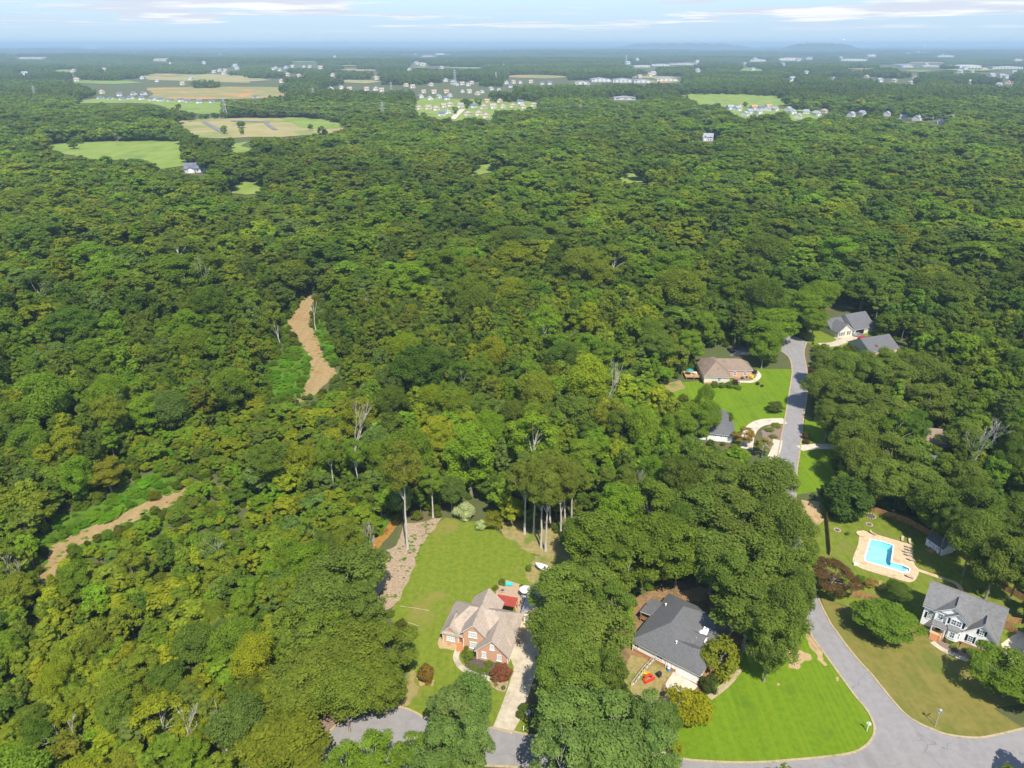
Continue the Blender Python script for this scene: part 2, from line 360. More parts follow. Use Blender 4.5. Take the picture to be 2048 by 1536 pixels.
mat_noise('car_silver', (0.45, 0.47, 0.49), (0.5, 0.52, 0.54), 1, 0.3, metal=0.6)
mat_noise('car_red', (0.35, 0.02, 0.03), (0.4, 0.03, 0.04), 1, 0.3)
mat_noise('pale_wall', (0.50, 0.475, 0.42), (0.58, 0.555, 0.50), 0.05, 0.8)
mat_noise('far_white', (0.55, 0.545, 0.53), (0.64, 0.63, 0.61), 0.05, 0.8)
mat_noise('roof_terracotta', (0.40, 0.20, 0.14), (0.48, 0.26, 0.19), 0.3, 0.9)
mat_noise('far_roof_tan', (0.30, 0.24, 0.20), (0.38, 0.31, 0.26), 0.3, 0.9)
mat_noise('far_roof_grey', (0.24, 0.25, 0.28), (0.32, 0.33, 0.36), 0.3, 0.9)
mat_noise('far_roof_slate', (0.10, 0.11, 0.15), (0.15, 0.16, 0.20), 0.3, 0.9)
mat_noise('blue_roof', (0.06, 0.20, 0.48), (0.08, 0.25, 0.55), 0.3, 0.7)
mat_noise('hill', (0.03, 0.05, 0.03), (0.045, 0.065, 0.04), 0.002, 1.0)
m, nt, b, _ = new_mat('glass'); b.inputs['Base Color'].default_value = (0.10, 0.14, 0.15, 1); b.inputs['Roughness'].default_value = 0.08; b.inputs['Specular IOR Level'].default_value = 0.8
m, nt, b, _ = new_mat('pale_glass'); b.inputs['Base Color'].default_value = (0.45, 0.52, 0.50, 1); b.inputs['Roughness'].default_value = 0.15
m, nt, b, _ = new_mat('skylight_glass'); b.inputs['Base Color'].default_value = (0.85, 0.86, 0.86, 1); b.inputs['Roughness'].default_value = 0.2
m, nt, b, out = new_mat('water')
tr = nt.nodes.new('ShaderNodeBsdfTransparent'); tr.inputs[0].default_value = (0.70, 0.93, 0.98, 1)
gl = nt.nodes.new('ShaderNodeBsdfGlossy'); gl.inputs['Roughness'].default_value = 0.03
fr = nt.nodes.new('ShaderNodeFresnel'); fr.inputs[0].default_value = 1.33
bp = nt.nodes.new('ShaderNodeBump'); bp.inputs['Strength'].default_value = 0.25; bp.inputs['Distance'].default_value = 0.05
nt.links.new(noise(nt, objco(nt), 1.6, 3), bp.inputs['Height']); nt.links.new(bp.outputs[0], gl.inputs['Normal']); nt.links.new(bp.outputs[0], fr.inputs['Normal'])
mx = nt.nodes.new('ShaderNodeMixShader'); nt.links.new(fr.outputs[0], mx.inputs[0]); nt.links.new(tr.outputs[0], mx.inputs[1]); nt.links.new(gl.outputs[0], mx.inputs[2])
nt.links.new(mx.outputs[0], out.inputs[0])
leaf_mat('leaf', 0.54)

# ------------------------------------------------------------------ ground, roads, lawns
POOL_PX = [(1741, 1079), (1763, 1083), (1787, 1091), (1785, 1108), (1782, 1125), (1806, 1131), (1820, 1138), (1818, 1145), (1806, 1145), (1770, 1134), (1730, 1122), (1730, 1112)]
POOL = G(POOL_PX)
def build_ground():
    ns = 96; R0 = 900.0
    ring0 = [(R0 * math.cos(2 * math.pi * k / ns), R0 * math.sin(2 * math.pi * k / ns)) for k in range(ns)]
    loops = [[Vector((x, y, 0)) for x, y in ring0], [Vector((x, y, 0)) for x, y in POOL]]
    v = [(x, y, 0.0) for x, y in ring0] + [(x, y, 0.0) for x, y in POOL]; f = []
    for t in tessellate_polygon(loops):
        a, b, c = (v[i] for i in t)
        cr = (b[0] - a[0]) * (c[1] - a[1]) - (b[1] - a[1]) * (c[0] - a[0]); f.append(tuple(t) if cr > 0 else tuple(reversed(t)))
    prev = list(range(ns)); r = R0
    for r in np.geomspace(1100, 90000, 70):
        cur = []
        for k in range(ns):
            x, y = r * math.cos(2 * math.pi * k / ns), r * math.sin(2 * math.pi * k / ns)
            cur.append(len(v)); v.append((x, y, float(hgt(x, y))))
        for k in range(ns):
            k2 = (k + 1) % ns; f.append((prev[k], cur[k], cur[k2], prev[k2]))
        prev = cur
    me = bpy.data.meshes.new('ground'); me.from_pydata(v, [], f); me.materials.append(MATS['ground']); me.update()
    o = link('ground', me); o['kind'] = 'structure'
build_ground()

MAIN_L = [(1549, 674), (1546, 690), (1560, 701), (1578, 715), (1584, 738), (1582, 762), (1574, 812), (1567, 853), (1557, 904), (1550, 953), (1551, 985), (1558, 1040), (1572, 1120), (1590, 1190),
          (1609, 1240), (1625, 1275), (1653, 1313), (1681, 1352), (1709, 1390), (1732, 1418), (1745, 1441), (1749, 1460), (1742, 1481), (1723, 1498), (1700, 1507), (1662, 1513), (1589, 1520), (1519, 1525), (1451, 1525), (1383, 1521)]
MAIN_R = [(1614, 684), (1608, 704), (1612, 730), (1616, 762), (1612, 806), (1607, 836), (1601, 894), (1594, 943), (1592, 1000), (1598, 1060), (1612, 1120), (1632, 1185), (1657, 1240), (1671, 1261), (1695, 1294), (1718, 1322), (1742, 1348), (1763, 1374),
          (1786, 1402), (1810, 1428), (1835, 1445), (1863, 1458), (1897, 1470), (1952, 1476), (1993, 1470), (2048, 1457)]
gL = catmull(G(MAIN_L), 4); gR = catmull(G(MAIN_R), 4)
CDS = (-25.0, 92.0); CR = 11.6
arc = [(CDS[0] + CR * math.cos(a), CDS[1] + CR * math.sin(a)) for a in np.linspace(math.radians(50), math.radians(310), 40)]
nEdge = [(24.0, 93.2), (10.0, 95.9)] + G([(1057, 1470), (984, 1456)]) + [(-12.5, 100.0)]
sEdge = [(-12.0, 83.2), (-6.0, 90.4), (1.2, 90.0), (14, 87.2), (30, 83.6), (60, 83.4), (100, 82), (150, 92)]
eE = [(150, 112), (110, 104.5)]
road_poly = gL + nEdge + arc + sEdge + eE + gR[::-1] + G([(1600, 676), (1575, 668)])
sheet('road', road_poly, 0.05, 'asphalt')
strip('kerb', gL, 0.45, 0.14, 'kerb_concrete', h=0.13)
strip('kerb', [gL[-1]] + nEdge + arc, 0.45, 0.14, 'kerb_concrete', h=0.13)
strip('kerb', gR, 0.42, 0.14, 'kerb_concrete', h=0.13)
strip('kerb', sEdge, 0.45, 0.14, 'kerb_concrete', h=0.13)

def lawn(px, mat, z=0.03, amp=0.8, name='lawn', xy=None, holes=()):
    p = roughen(G(px) if xy is None else xy, amp) if amp else (G(px) if xy is None else xy)
    return sheet(name, p, z, mat, holes)
lawn([(890, 1035), (960, 1042), (1010, 1075), (1060, 1105), (1100, 1112), (1125, 1150), (1100, 1200), (1075, 1260), (1070, 1340), (1050, 1400), (1060, 1472), (984, 1458), (900, 1442), (830, 1426), (768, 1414), (732, 1420), (740, 1400), (800, 1370), (820, 1330), (800, 1280), (780, 1230), (795, 1180), (820, 1130), (840, 1080)], 'yard_grass', 0.03)
lawn([(700, 1425), (740, 1395), (800, 1375), (830, 1340), (838, 1375), (815, 1412), (768, 1412), (720, 1424)], 'dry_soil', 0.036, name='dirt_patch')
lawn([(810, 1045), (885, 1035), (850, 1082), (832, 1130), (800, 1200), (765, 1225), (720, 1210), (735, 1140), (765, 1105), (795, 1085)], 'wood_chips', 0.04, 1.0, name='dirt_patch')
lawn([(960, 1040), (1030, 1045), (1110, 1055), (1180, 1080), (1180, 1150), (1105, 1170), (1085, 1150), (1060, 1125), (1080, 1110), (1035, 1095), (1010, 1075), (985, 1055)], 'dry_soil', 0.038, 1.0, name='dirt_patch')
lawn([(1020, 1040), (1100, 1030), (1200, 1050), (1210, 1110), (1150, 1120), (1100, 1080), (1050, 1070)], 'leaf_litter', 0.034, 1.0, name='dirt_patch')
lawn([(1070, 1112), (1100, 1118), (1095, 1165), (1060, 1170), (1050, 1150)], 'dry_soil', 0.042, 0.6, name='dirt_patch')
lawn([(730, 1102), (744, 1108), (768, 1083), (792, 1054), (800, 1040), (790, 1038), (768, 1056), (748, 1082)], 'creek', 0.05, 0.4, name='creek')
lawn([(690, 1110), (730, 1102), (748, 1080), (770, 1050), (790, 1036), (740, 1020), (700, 1050), (660, 1080)], 'weeds', 0.03, 1.0, name='grass_verge')
corner = G([(1383, 1521), (1350, 1519), (1353, 1450), (1374, 1402), (1430, 1372), (1470, 1330), (1475, 1290), (1540, 1262), (1600, 1235)]) + gL[gL.index(min(gL, key=lambda p: (p[0] - gp(1609, 1240)[0]) ** 2 + (p[1] - gp(1609, 1240)[1]) ** 2)):]
sheet('lawn', corner, 0.03, 'lush_lawn')
for px in ([(1570, 1300), (1590, 1296), (1622, 1310), (1620, 1322), (1600, 1328), (1596, 1340), (1578, 1336), (1582, 1322)], [(1612, 1268), (1622, 1270), (1645, 1312), (1655, 1330), (1648, 1332), (1630, 1305)], [(1490, 1285), (1540, 1275), (1545, 1320), (1515, 1325), (1492, 1308)],
           [(1554, 1367), (1559, 1366), (1560, 1371), (1555, 1372)], [(1671, 1356), (1677, 1354), (1678, 1361), (1673, 1363)]):
    lawn(px, 'sand_dirt', 0.045, 0.7, name='dirt_patch')
lawn([(1230, 1215), (1300, 1180), (1380, 1160), (1440, 1150), (1480, 1200), (1490, 1290), (1440, 1350), (1400, 1400), (1310, 1400), (1240, 1330)], 'leaf_litter', 0.026, name='dirt_patch')
lawn([(1262, 1310), (1320, 1330), (1345, 1345), (1320, 1400), (1270, 1395), (1245, 1350)], 'dry_soil', 0.034, name='dirt_patch')
lawn([(1355, 1185), (1400, 1172), (1420, 1180), (1415, 1200), (1380, 1200)], 'sand_dirt', 0.034, name='dirt_patch')
white_lawn = gR[48:] + [(96, 103.0), (125, 108), (135, 135), (120, 150), (90, 141)] + G([(1712, 1225), (1640, 1190)])
sheet('lawn', white_lawn, 0.03, 'dry_lawn')
POOL_DECK = catmull(G([(1722, 1062), (1740, 1066), (1780, 1077), (1806, 1085), (1823, 1091), (1826, 1110), (1829, 1129), (1838, 1141), (1832, 1158), (1823, 1164), (1810, 1163), (1770, 1152), (1725, 1138), (1708, 1128), (1706, 1116), (1716, 1090)]), 3, True)
pl = G([(1605, 1050), (1612, 1015), (1650, 1000), (1720, 1018), (1830, 1030), (1920, 1090), (2070, 1190), (2090, 1270), (1960, 1290), (1850, 1260), (1700, 1215), (1640, 1195), (1612, 1120), (1600, 1080)])
sheet('lawn', roughen(pl, 0.8), 0.034, 'pool_lawn', holes=[POOL])
sheet('pool_deck', POOL_DECK, 0.08, 'pool_stone', holes=[POOL])
lawn([(1602, 1000), (1640, 1005), (1650, 1040), (1638, 1050), (1620, 1045), (1606, 1060)], 'sand_dirt', 0.05, 0.8, name='dirt_patch')
lawn([(1300, 785), (1330, 768), (1395, 762), (1450, 765), (1510, 738), (1583, 738), (1574, 812), (1567, 850), (1520, 850), (1465, 875), (1400, 875), (1370, 830), (1340, 800)], 'lush_lawn', 0.03, 0.0)
lawn([(1320, 770), (1360, 760), (1372, 775), (1345, 785)], 'dry_soil', 0.04, 0.6, name='dirt_patch')
lawn([(1612, 830), (1665, 862), (1672, 975), (1592, 990), (1601, 894)], 'lush_lawn', 0.03, 0.0)
lawn([(1480, 690), (1545, 690), (1500, 675), (1480, 680)], 'leaf_litter', 0.03, name='dirt_patch')
lawn([(1470, 690), (1500, 690), (1500, 710), (1460, 712)], 'dark_asphalt', 0.04, 0, name='driveway')
lawn([(1500, 610), (1560, 600), (1550, 625), (1500, 625)], 'leaf_litter', 0.03, name='dirt_patch')
lawn([(1590, 660), (1640, 635), (1700, 670), (1740, 660), (1720, 700), (1640, 705)], 'yard_grass', 0.03)
sheet('driveway', G([(985, 1457), (1000, 1420), (1018, 1370), (1028, 1335), (1018, 1310), (1030, 1268), (1043, 1228), (1070, 1232), (1080, 1290), (1074, 1340), (1056, 1392), (1040, 1440), (1024, 1468)]), 0.07, 'concrete')
strip('path', catmull(G([(916, 1300), (912, 1315), (920, 1332), (938, 1345), (962, 1354), (1000, 1362)]), 5), 1.3, 0.075, 'concrete')
lawn([(922, 1305), (940, 1300), (955, 1318), (1015, 1330), (1018, 1362), (985, 1356), (950, 1346), (930, 1334)], 'dark_mulch', 0.06, 0.3, name='flower_bed')
lawn([(880, 1270), (888, 1282), (916, 1292), (914, 1302), (880, 1298), (876, 1284)], 'sand_dirt', 0.06, 0.3, name='flower_bed')
lawn([(980, 1365), (1018, 1358), (1012, 1382), (1008, 1385), (990, 1377)], 'wood_chips', 0.06, 0.3, name='flower_bed')
lawn([(995, 1165), (1012, 1160), (1050, 1172), (1052, 1215), (1045, 1240), (1035, 1235), (1030, 1215), (990, 1200)], 'paver', 0.06, 0.0, name='patio')
lawn([(832, 1355), (850, 1366), (870, 1360), (868, 1372), (840, 1372)], 'sand_dirt', 0.05, 0.3, name='flower_bed')
sheet('driveway', G([(1347, 1343), (1331, 1368), (1334, 1385), (1305, 1420), (1296, 1480), (1296, 1512), (1345, 1520), (1352, 1450), (1372, 1400), (1396, 1372)]), 0.07, 'pale_concrete')
strip('path', catmull(G([(1478, 1338), (1460, 1362), (1440, 1380), (1418, 1396)]), 5), 1.4, 0.075, 'kerb_concrete')
strip('path', catmull(G([(1864, 1284), (1885, 1299), (1915, 1313), (1950, 1326), (1990, 1338), (2020, 1345)]), 5), 1.3, 0.075, 'concrete')
lawn([(1870, 1276), (1900, 1290), (1985, 1310), (1995, 1332), (1950, 1322), (1915, 1310), (1885, 1294)], 'mulch', 0.06, 0.3, name='flower_bed')
sheet('driveway', [gp(2002, 1288)[:2], gp(2030, 1268)[:2], (112, 127), (125, 112), (110, 106), gp(2010, 1315)[:2]], 0.07, 'pale_concrete')
strip('path', catmull(G([(1832, 1139), (1855, 1147), (1885, 1157), (1910, 1166), (1921, 1178), (1918, 1190)]), 5), 1.1, 0.085, 'pool_stone')
strip('path', catmull(G([(1462, 772), (1480, 764), (1505, 763), (1518, 752), (1512, 742)]), 5), 1.8, 0.06, 'pale_concrete')
lawn([(1470, 762), (1500, 762), (1514, 750), (1506, 738), (1472, 748)], 'mulch', 0.05, 0.2, name='flower_bed')
strip('driveway', catmull(G([(1492, 898), (1497, 870), (1508, 853), (1530, 844), (1570, 842)]), 6), 4.2, 0.06, 'pale_concrete')
lawn([(1522, 862), (1540, 850), (1567, 850), (1558, 900), (1545, 905), (1530, 890)], 'mulch', 0.05, 0.4, name='flower_bed')
strip('driveway', G([(1540, 925), (1552, 900), (1556, 880)]), 3.0, 0.055, 'pale_concrete')
strip('driveway', catmull(G([(1599, 897), (1620, 894), (1650, 893), (1690, 893)]), 4), 3.4, 0.06, 'pale_concrete')
strip('driveway', catmull(G([(1640, 690), (1670, 688), (1700, 676), (1718, 672)]), 4), 4.5, 0.06, 'concrete')
strip('path', catmull(G([(1665, 668), (1672, 676), (1682, 684)]), 3), 1.4, 0.065, 'concrete')
# dirt tracks through the woods
sheet('dirt_track', roughen(G([(620, 587), (607, 595), (589, 617), (580, 635), (577, 648), (585, 669), (605, 693), (619, 714), (622, 740), (621, 755), (607, 781), (589, 812), (600, 806), (628, 792), (656, 765), (675, 745), (668, 733), (656, 726), (640, 697), (625, 658), (618, 644), (624, 620), (628, 600)]), 0.8), 0.05, 'dirt')
sheet('dirt_track', roughen(G([(358, 976), (304, 998), (231, 1035), (150, 1067), (95, 1094), (84, 1140), (80, 1180), (108, 1185), (120, 1126), (162, 1088), (256, 1052), (308, 1023), (358, 1006), (420, 977), (410, 958)]), 0.8), 0.05, 'dirt')
lawn([(640, 1476), (664, 1456), (690, 1436), (672, 1428), (640, 1432), (612, 1430), (600, 1445), (615, 1470)], 'mulch', 0.045, 0.5, name='dirt_patch')
lawn([(530, 730), (570, 700), (600, 690), (620, 716), (622, 756), (600, 790), (580, 810), (540, 800), (520, 770)], 'weeds', 0.03, 1.0, name='grass_verge')
lawn([(618, 650), (640, 690), (660, 722), (680, 735), (672, 690), (640, 640)], 'weeds', 0.03, 1.0, name='grass_verge')
lawn([(80, 1090), (110, 1030), (200, 1010), (290, 950), (370, 940), (380, 975), (300, 1000), (150, 1072), (95, 1100)], 'weeds', 0.03, 1.0, name='grass_verge')
lawn([(358, 1002), (304, 1021), (253, 1050), (158, 1086), (116, 1124), (118, 1146), (170, 1120), (270, 1078), (360, 1036), (410, 1000)], 'weeds', 0.028, 1.0, name='grass_verge')
lawn([(576, 640), (560, 660), (575, 700), (600, 694), (584, 668)], 'weeds', 0.028, 1.0, name='grass_verge')
def tufts(edge, n_, seed):
    R_ = random.Random(seed); e = catmull(G(edge), 8); mb = MB()
    for _ in range(n_):
        i = R_.randrange(len(e) - 1); cx_, cy_ = e[i][0] + R_.gauss(0, 0.5), e[i][1] + R_.gauss(0, 0.5); rr = R_.uniform(0.2, 1.0) if seed < 2 else R_.uniform(0.1, 0.45); k = 9; ph = R_.uniform(0, 6)
        mb.poly([(cx_ + rr * (1 + 0.35 * math.sin(3 * a + ph)) * math.cos(a) * 1.3, cy_ + rr * (1 + 0.3 * math.sin(2 * a + ph)) * math.sin(a), 0.06 + 0.002 * (_ % 9)) for a in np.arange(k) * 2 * math.pi / k])
    o = mb.build('grass_verge', 'weeds'); o['kind'] = 'stuff'; tag(o, ('ragged grass creeping over the bending dirt track', 'ragged grass creeping over the left dirt track', 'patchy weeds sprouting in the wood chip strip')[seed], 'grass')
tufts([(607, 595), (589, 617), (578, 648), (605, 693), (621, 740), (607, 781), (600, 806), (628, 792), (656, 765), (674, 745), (656, 726), (640, 697), (622, 650), (626, 610)], 70, 0)
tufts([(358, 980), (304, 1001), (231, 1039), (150, 1071), (97, 1097), (86, 1140), (110, 1124), (158, 1083), (253, 1048), (304, 1019), (356, 1003)], 45, 1)
tufts([(870, 1040), (842, 1085), (826, 1130), (800, 1180), (770, 1190), (760, 1140), (790, 1110), (830, 1070), (800, 1150)], 60, 2)
# far fields
STRIPS = []
def field(px, mat, z=0.6): cy_ = sum(p[1] for p in px) / len(px); sheet('field', roughen(G([(p[0] + (p[0] - sum(q[0] for q in px) / len(px)) * 0.03, p[1] + (3 if p[1] > cy_ else -0.3)) for p in px]), 14.0, 4), z, mat)
field([(70, 296), (130, 288), (220, 283), (355, 282), (365, 330), (320, 336), (230, 318), (130, 306)], 'field_green')
field([(455, 292), (500, 284), (505, 300), (470, 304)], 'field_green')
field([(352, 243), (420, 238), (480, 236), (620, 236), (700, 250), (650, 266), (560, 272), (430, 274), (385, 271)], 'field_straw')
field([(560, 238), (640, 236), (695, 249), (640, 256), (590, 246)], 'field_green', 0.9)
for a in ([(403, 245), (412, 244), (448, 264), (440, 266)], [(526, 246), (534, 246), (556, 261), (546, 261)], [(462, 242), (540, 244), (540, 246), (462, 244)]):
    sheet('road', G(a), 1.3, 'dark_asphalt')
field([(298, 176), (400, 174), (562, 175), (566, 193), (430, 196), (300, 197)], 'field_clay')
field([(120, 207), (200, 198), (300, 198), (440, 205), (445, 224), (400, 226), (300, 208)], 'field_green', 0.8)
field([(285, 152), (380, 148), (497, 151), (497, 163), (430, 161), (300, 157)], 'field_straw')
field([(1365, 192), (1400, 186), (1500, 188), (1568, 194), (1572, 209), (1460, 213), (1400, 207)], 'field_green')
field([(925, 350), (965, 330), (1010, 322), (1060, 316), (1062, 322), (1010, 335), (960, 348)], 'field_green')
field([(1030, 322), (1060, 314), (1150, 310), (1160, 314), (1080, 322)], 'field_straw', 0.8)
field([(462, 385), (470, 362), (520, 362), (526, 385)], 'field_green')
field([(920, 470), (926, 428), (938, 430), (936, 468)], 'dirt')
field([(1235, 370), (1240, 348), (1285, 346), (1286, 362)], 'field_green')
field([(1368, 272), (1392, 264), (1394, 276), (1372, 282)], 'field_green')
for k_ in range(26):
    rr = random.Random(900 + k_); y_ = 103 + 62 * rr.random() ** 1.3; x_ = rr.uniform(20, 2030); w_ = rr.uniform(16, 60) * (0.5 + (y_ - 95) / 80); t_ = (y_ - 88) * rr.uniform(0.035, 0.06); STRIPS.append([(x_ - w_, y_), (x_ - w_ * 0.4, y_ - t_), (x_ + w_ * 0.6, y_ - t_ * 0.7), (x_ + w_, y_ + t_ * 0.2), (x_ + w_ * 0.3, y_ + t_), (x_ - w_ * 0.5, y_ + t_ * 0.6)])
    P_ = [gh(*q) for q in STRIPS[-1]]; sheet('field', [q[:2] for q in P_], max(q[2] for q in P_) + 1.0, ('field_straw', 'field_green', 'field_clay')[k_ % 3])
field([(820, 226), (850, 196), (1070, 204), (1080, 217), (1000, 238), (905, 240)], 'field_green', 0.5)
strip('road', G([(905, 240), (912, 232), (920, 225), (926, 219)]), 11, 1.2, 'pale_concrete')
field([(1440, 234), (1460, 214), (1640, 224), (1660, 244), (1560, 244)], 'field_green', 0.5)
field([(30, 268), (46, 262), (50, 254), (40, 252), (34, 260)], 'pale_concrete')

# ------------------------------------------------------------------ swimming pool
def build_pool():
    t = thing('swimming_pool', 'L shaped blue swimming pool with pale stone deck behind the white house', 'pool')
    mb = MB(); n = len(POOL); dz = []
    for x, y in POOL: dz.append(-2.1 if y > gp(0, 1112)[1] else -1.15)
    for i in range(n):
        j = (i + 1) % n; (x0, y0), (x1, y1) = POOL[i], POOL[j]
        mb.poly([(x0, y0, 0.06), (x1, y1, 0.06), (x1, y1, dz[j]), (x0, y0, dz[i])])
    loops = [[Vector((x, y, 0)) for x, y in POOL]]
    for tr_ in tessellate_polygon(loops): mb.poly([(POOL[i][0], POOL[i][1], dz[i]) for i in tr_])
    mb.build('basin', 'pool_plaster', t)
    mw = MB(); 
    for tr_ in tessellate_polygon(loops):
        q = [(POOL[i][0], POOL[i][1], -0.12) for i in tr_]
        mw.poly(q if (q[1][0] - q[0][0]) * (q[2][1] - q[0][1]) - (q[1][1] - q[0][1]) * (q[2][0] - q[0][0]) > 0 else q[::-1])
    mw.build('water', 'water', t)
    strip('coping', POOL + [POOL[0]], 0.32, 0.13, 'white_trim', h=0.06, parent=t)
    a = gp(1808, 1136); b_ = gp(1818, 1140); ms = MB()
    for k in range(3):
        c = [np.array(gp(*p)[:2]) for p in ((1806 + k * 3, 1133 + k * 1.4), (1818, 1138.5), (1816, 1144), (1804 + k * 3, 1143.5 + k * 0.4))]
        ms.slab([(p[0], p[1], -0.75 + 0.27 * k) for p in c], 0.27)
    ms.build('step', 'white_plastic', t)
    mc = MB(); c = gp(1740, 1096, -1.5); mc.tube([(c[0], c[1], -2.05), (c[0], c[1], -1.8)], [0.35, 0.2], 10); mc.build('cleaner', 'black_plastic', t)
build_pool()

# ------------------------------------------------------------------ tree prototypes
def leaf_mesh(name, pos, nrm, size, lv, r, aspect=0.62):
    n = len(pos)
    nrm = nrm / (np.linalg.norm(nrm, axis=1, keepdims=True) + 1e-9)
    ref = r.normal(size=(n, 3)); a = np.cross(nrm, ref); a /= (np.linalg.norm(a, axis=1, keepdims=True) + 1e-9); b = np.cross(nrm, a)
    s = size[:, None]
    v = np.empty((n, 4, 3)); v[:, 0] = pos + a * s; v[:, 1] = pos + b * s * aspect; v[:, 2] = pos - a * s; v[:, 3] = pos - b * s * aspect
    v[:, 1] += nrm * s * 0.18; v[:, 3] += nrm * s * 0.18
    me = bpy.data.meshes.new(name); me.vertices.add(n * 4); me.loops.add(n * 4); me.polygons.add(n)
    me.vertices.foreach_set('co', v.reshape(-1).astype(np.float32)); me.loops.foreach_set('vertex_index', np.arange(n * 4, dtype=np.int32))
    me.polygons.foreach_set('loop_start', np.arange(0, n * 4, 4, dtype=np.int32))
    at = me.attributes.new('lv', 'FLOAT', 'POINT'); at.data.foreach_set('value', np.repeat(lv, 4).astype(np.float32))
    me.materials.append(MATS['leaf']); me.update(); return me
def unit(r, n):
    d = r.normal(size=(n, 3)); return d / np.linalg.norm(d, axis=1, keepdims=True)
def crown_pts(r, H, R, cb, nb, nl, ls, squash=0.8, pointed=0.0, blob=(0.26, 0.42)):
    hz = H * (1 - cb) / 2; zc = H * cb + hz
    d = unit(r, nb); rad = r.uniform(0.50, 0.84, nb)
    c = d * rad[:, None]; c[:, 2] = np.clip(c[:, 2] * 1.15, -0.85, 0.9)
    taper = 1.0 - pointed * (c[:, 2] * 0.5 + 0.5)
    lop = 1 + 0.18 * np.sin(np.arctan2(c[:, 1], c[:, 0]) * 2 + r.uniform(0, 6))
    c[:, 0] *= R * taper * lop; c[:, 1] *= R * taper * lop; c[:, 2] = zc + c[:, 2] * hz * 0.86
    rb = R * r.uniform(*blob, nb) * (0.75 + 0.25 * taper)
    w = rb ** 2; k = r.choice(nb, nl, p=w / w.sum())
    out = c[k] - np.array((0, 0, zc - hz * 0.3)); out /= np.linalg.norm(out, axis=1, keepdims=True) + 1e-9
    dd = unit(r, nl); flip = (dd * out).sum(1) < r.uniform(-0.75, 0.1, nl); dd[flip] *= -1
    sh = r.uniform(0.42, 1.22, nl) ** 0.75
    off = dd * (rb[k] * sh)[:, None]; off[:, 2] *= squash
    pos = c[k] + off
    nrm = dd * 0.8 + np.array((0, 0, 0.5)) + r.normal(size=(nl, 3)) * 0.42
    blobv = r.uniform(-0.16, 0.16, nb)
    lv = np.clip(r.uniform(0.12, 0.88, nl) * 0.75 + 0.12 + blobv[k] , 0, 1)
    size = ls * r.uniform(0.6, 1.25, nl)
    return pos, nrm, size, lv, c, rb
def trunk_mb(r, H, top, cs, rad, nlimb=6):
    mb = MB(); lean = r.normal(size=2) * 0.02 * H
    n = 6; pts = []; rr = []
    for i in range(n + 1):
        t = i / n; pts.append((lean[0] * t * t + r.normal() * 0.06 * (i > 0), lean[1] * t * t + r.normal() * 0.06 * (i > 0), -0.2 + top * t)); rr.append(rad * (1.25 if i == 0 else 1 - 0.7 * t))
    mb.tube(pts, rr, 7)
    for j in r.permutation(len(cs))[:nlimb]:
        c = cs[j]; t = np.clip(c[2] / top * 0.72, 0.25, 0.93); q = int(t * n); a = np.array(pts[q])
        m1 = a + (c - a) * 0.5 + np.array((0, 0, 0.08 * H * 0.3)) + r.normal(size=3) * 0.25
        mb.tube([a, m1, c], [rr[q] * 0.5, rr[q] * 0.32, 0.03], 5)
    return mb
class Kind: pass
def make_kind(name, seed, H, R, cb, nb, nl, ls, bark='bark', trad=0.24, squash=0.8, pointed=0.0, blob=(0.26, 0.42), nlimb=6):
    r = np.random.default_rng(seed); k = Kind(); k.H, k.R = H, R
    pos, nrm, size, lv, c, rb = crown_pts(r, H, R, cb, nb, nl, ls, squash, pointed, blob)
    k.crown = leaf_mesh(name + '_crown', pos, nrm, size, lv, r); k.trunk = trunk_mb(r, H, H * (0.55 + 0.25 * cb), c, trad, nlimb).mesh(name + '_trunk', bark)
    return k
KB = [make_kind('broadleaf', 100 + i, 18, 5.0 + 0.35 * (i % 3), (0.22, 0.30, 0.36)[i % 3], 54 + 6 * (i % 4), 13000, 0.21, blob=((0.19, 0.31), (0.16, 0.27), (0.22, 0.34))[i % 3], squash=(0.9, 0.8, 1.0)[i % 3], pointed=(0.1, 0.25, 0.4, 0.0)[i % 4]) for i in range(8)]
KT = [make_kind('tall', 200 + i, 26, 4.6, 0.52, 36, 9000, 0.2, 'pale_bark', 0.32, 0.75, 0.2, (0.22, 0.36), 8) for i in range(3)]
KS = [make_kind('shrub', 300 + i, 2.6, 1.5, 0.02, 34, 3600, 0.10, 'bark', 0.06, 0.9, 0.15, (0.24, 0.38), 4) for i in range(4)]
KC = [make_kind('cone', 330 + i, 4.5, 1.4, 0.02, 22, 1500, 0.17, 'bark', 0.08, 0.9, 0.75, (0.34, 0.5), 3) for i in range(2)]
KO = [make_kind('open', 350 + i, 14, 5.0, 0.25, 40, 7000, 0.2, 'pale_bark', 0.22, 0.6, 0.1, (0.16, 0.27), 16) for i in range(3)]
KP = [make_kind('pine', 370 + i, 23, 3.0, 0.45, 34, 2600, 0.36, 'bark', 0.24, 0.5, 0.55, (0.24, 0.4), 10) for i in range(2)]
KE = make_kind('evergreen', 390, 13, 4.5, 0.0, 44, 8000, 0.3, 'bark', 0.25, 0.9, 0.45, (0.26, 0.4), 4)
def lod_mesh(name, seed, H, R, cb, nb, nl, ls, squash=0.8, pointed=0.1, blob=(0.18, 0.31)):
    r = np.random.default_rng(seed); pos, nrm, size, lv, c, rb = crown_pts(r, H, R, cb, nb, nl, ls, squash, pointed, blob); me = leaf_mesh(name, pos, nrm, size, lv, r)
    return me
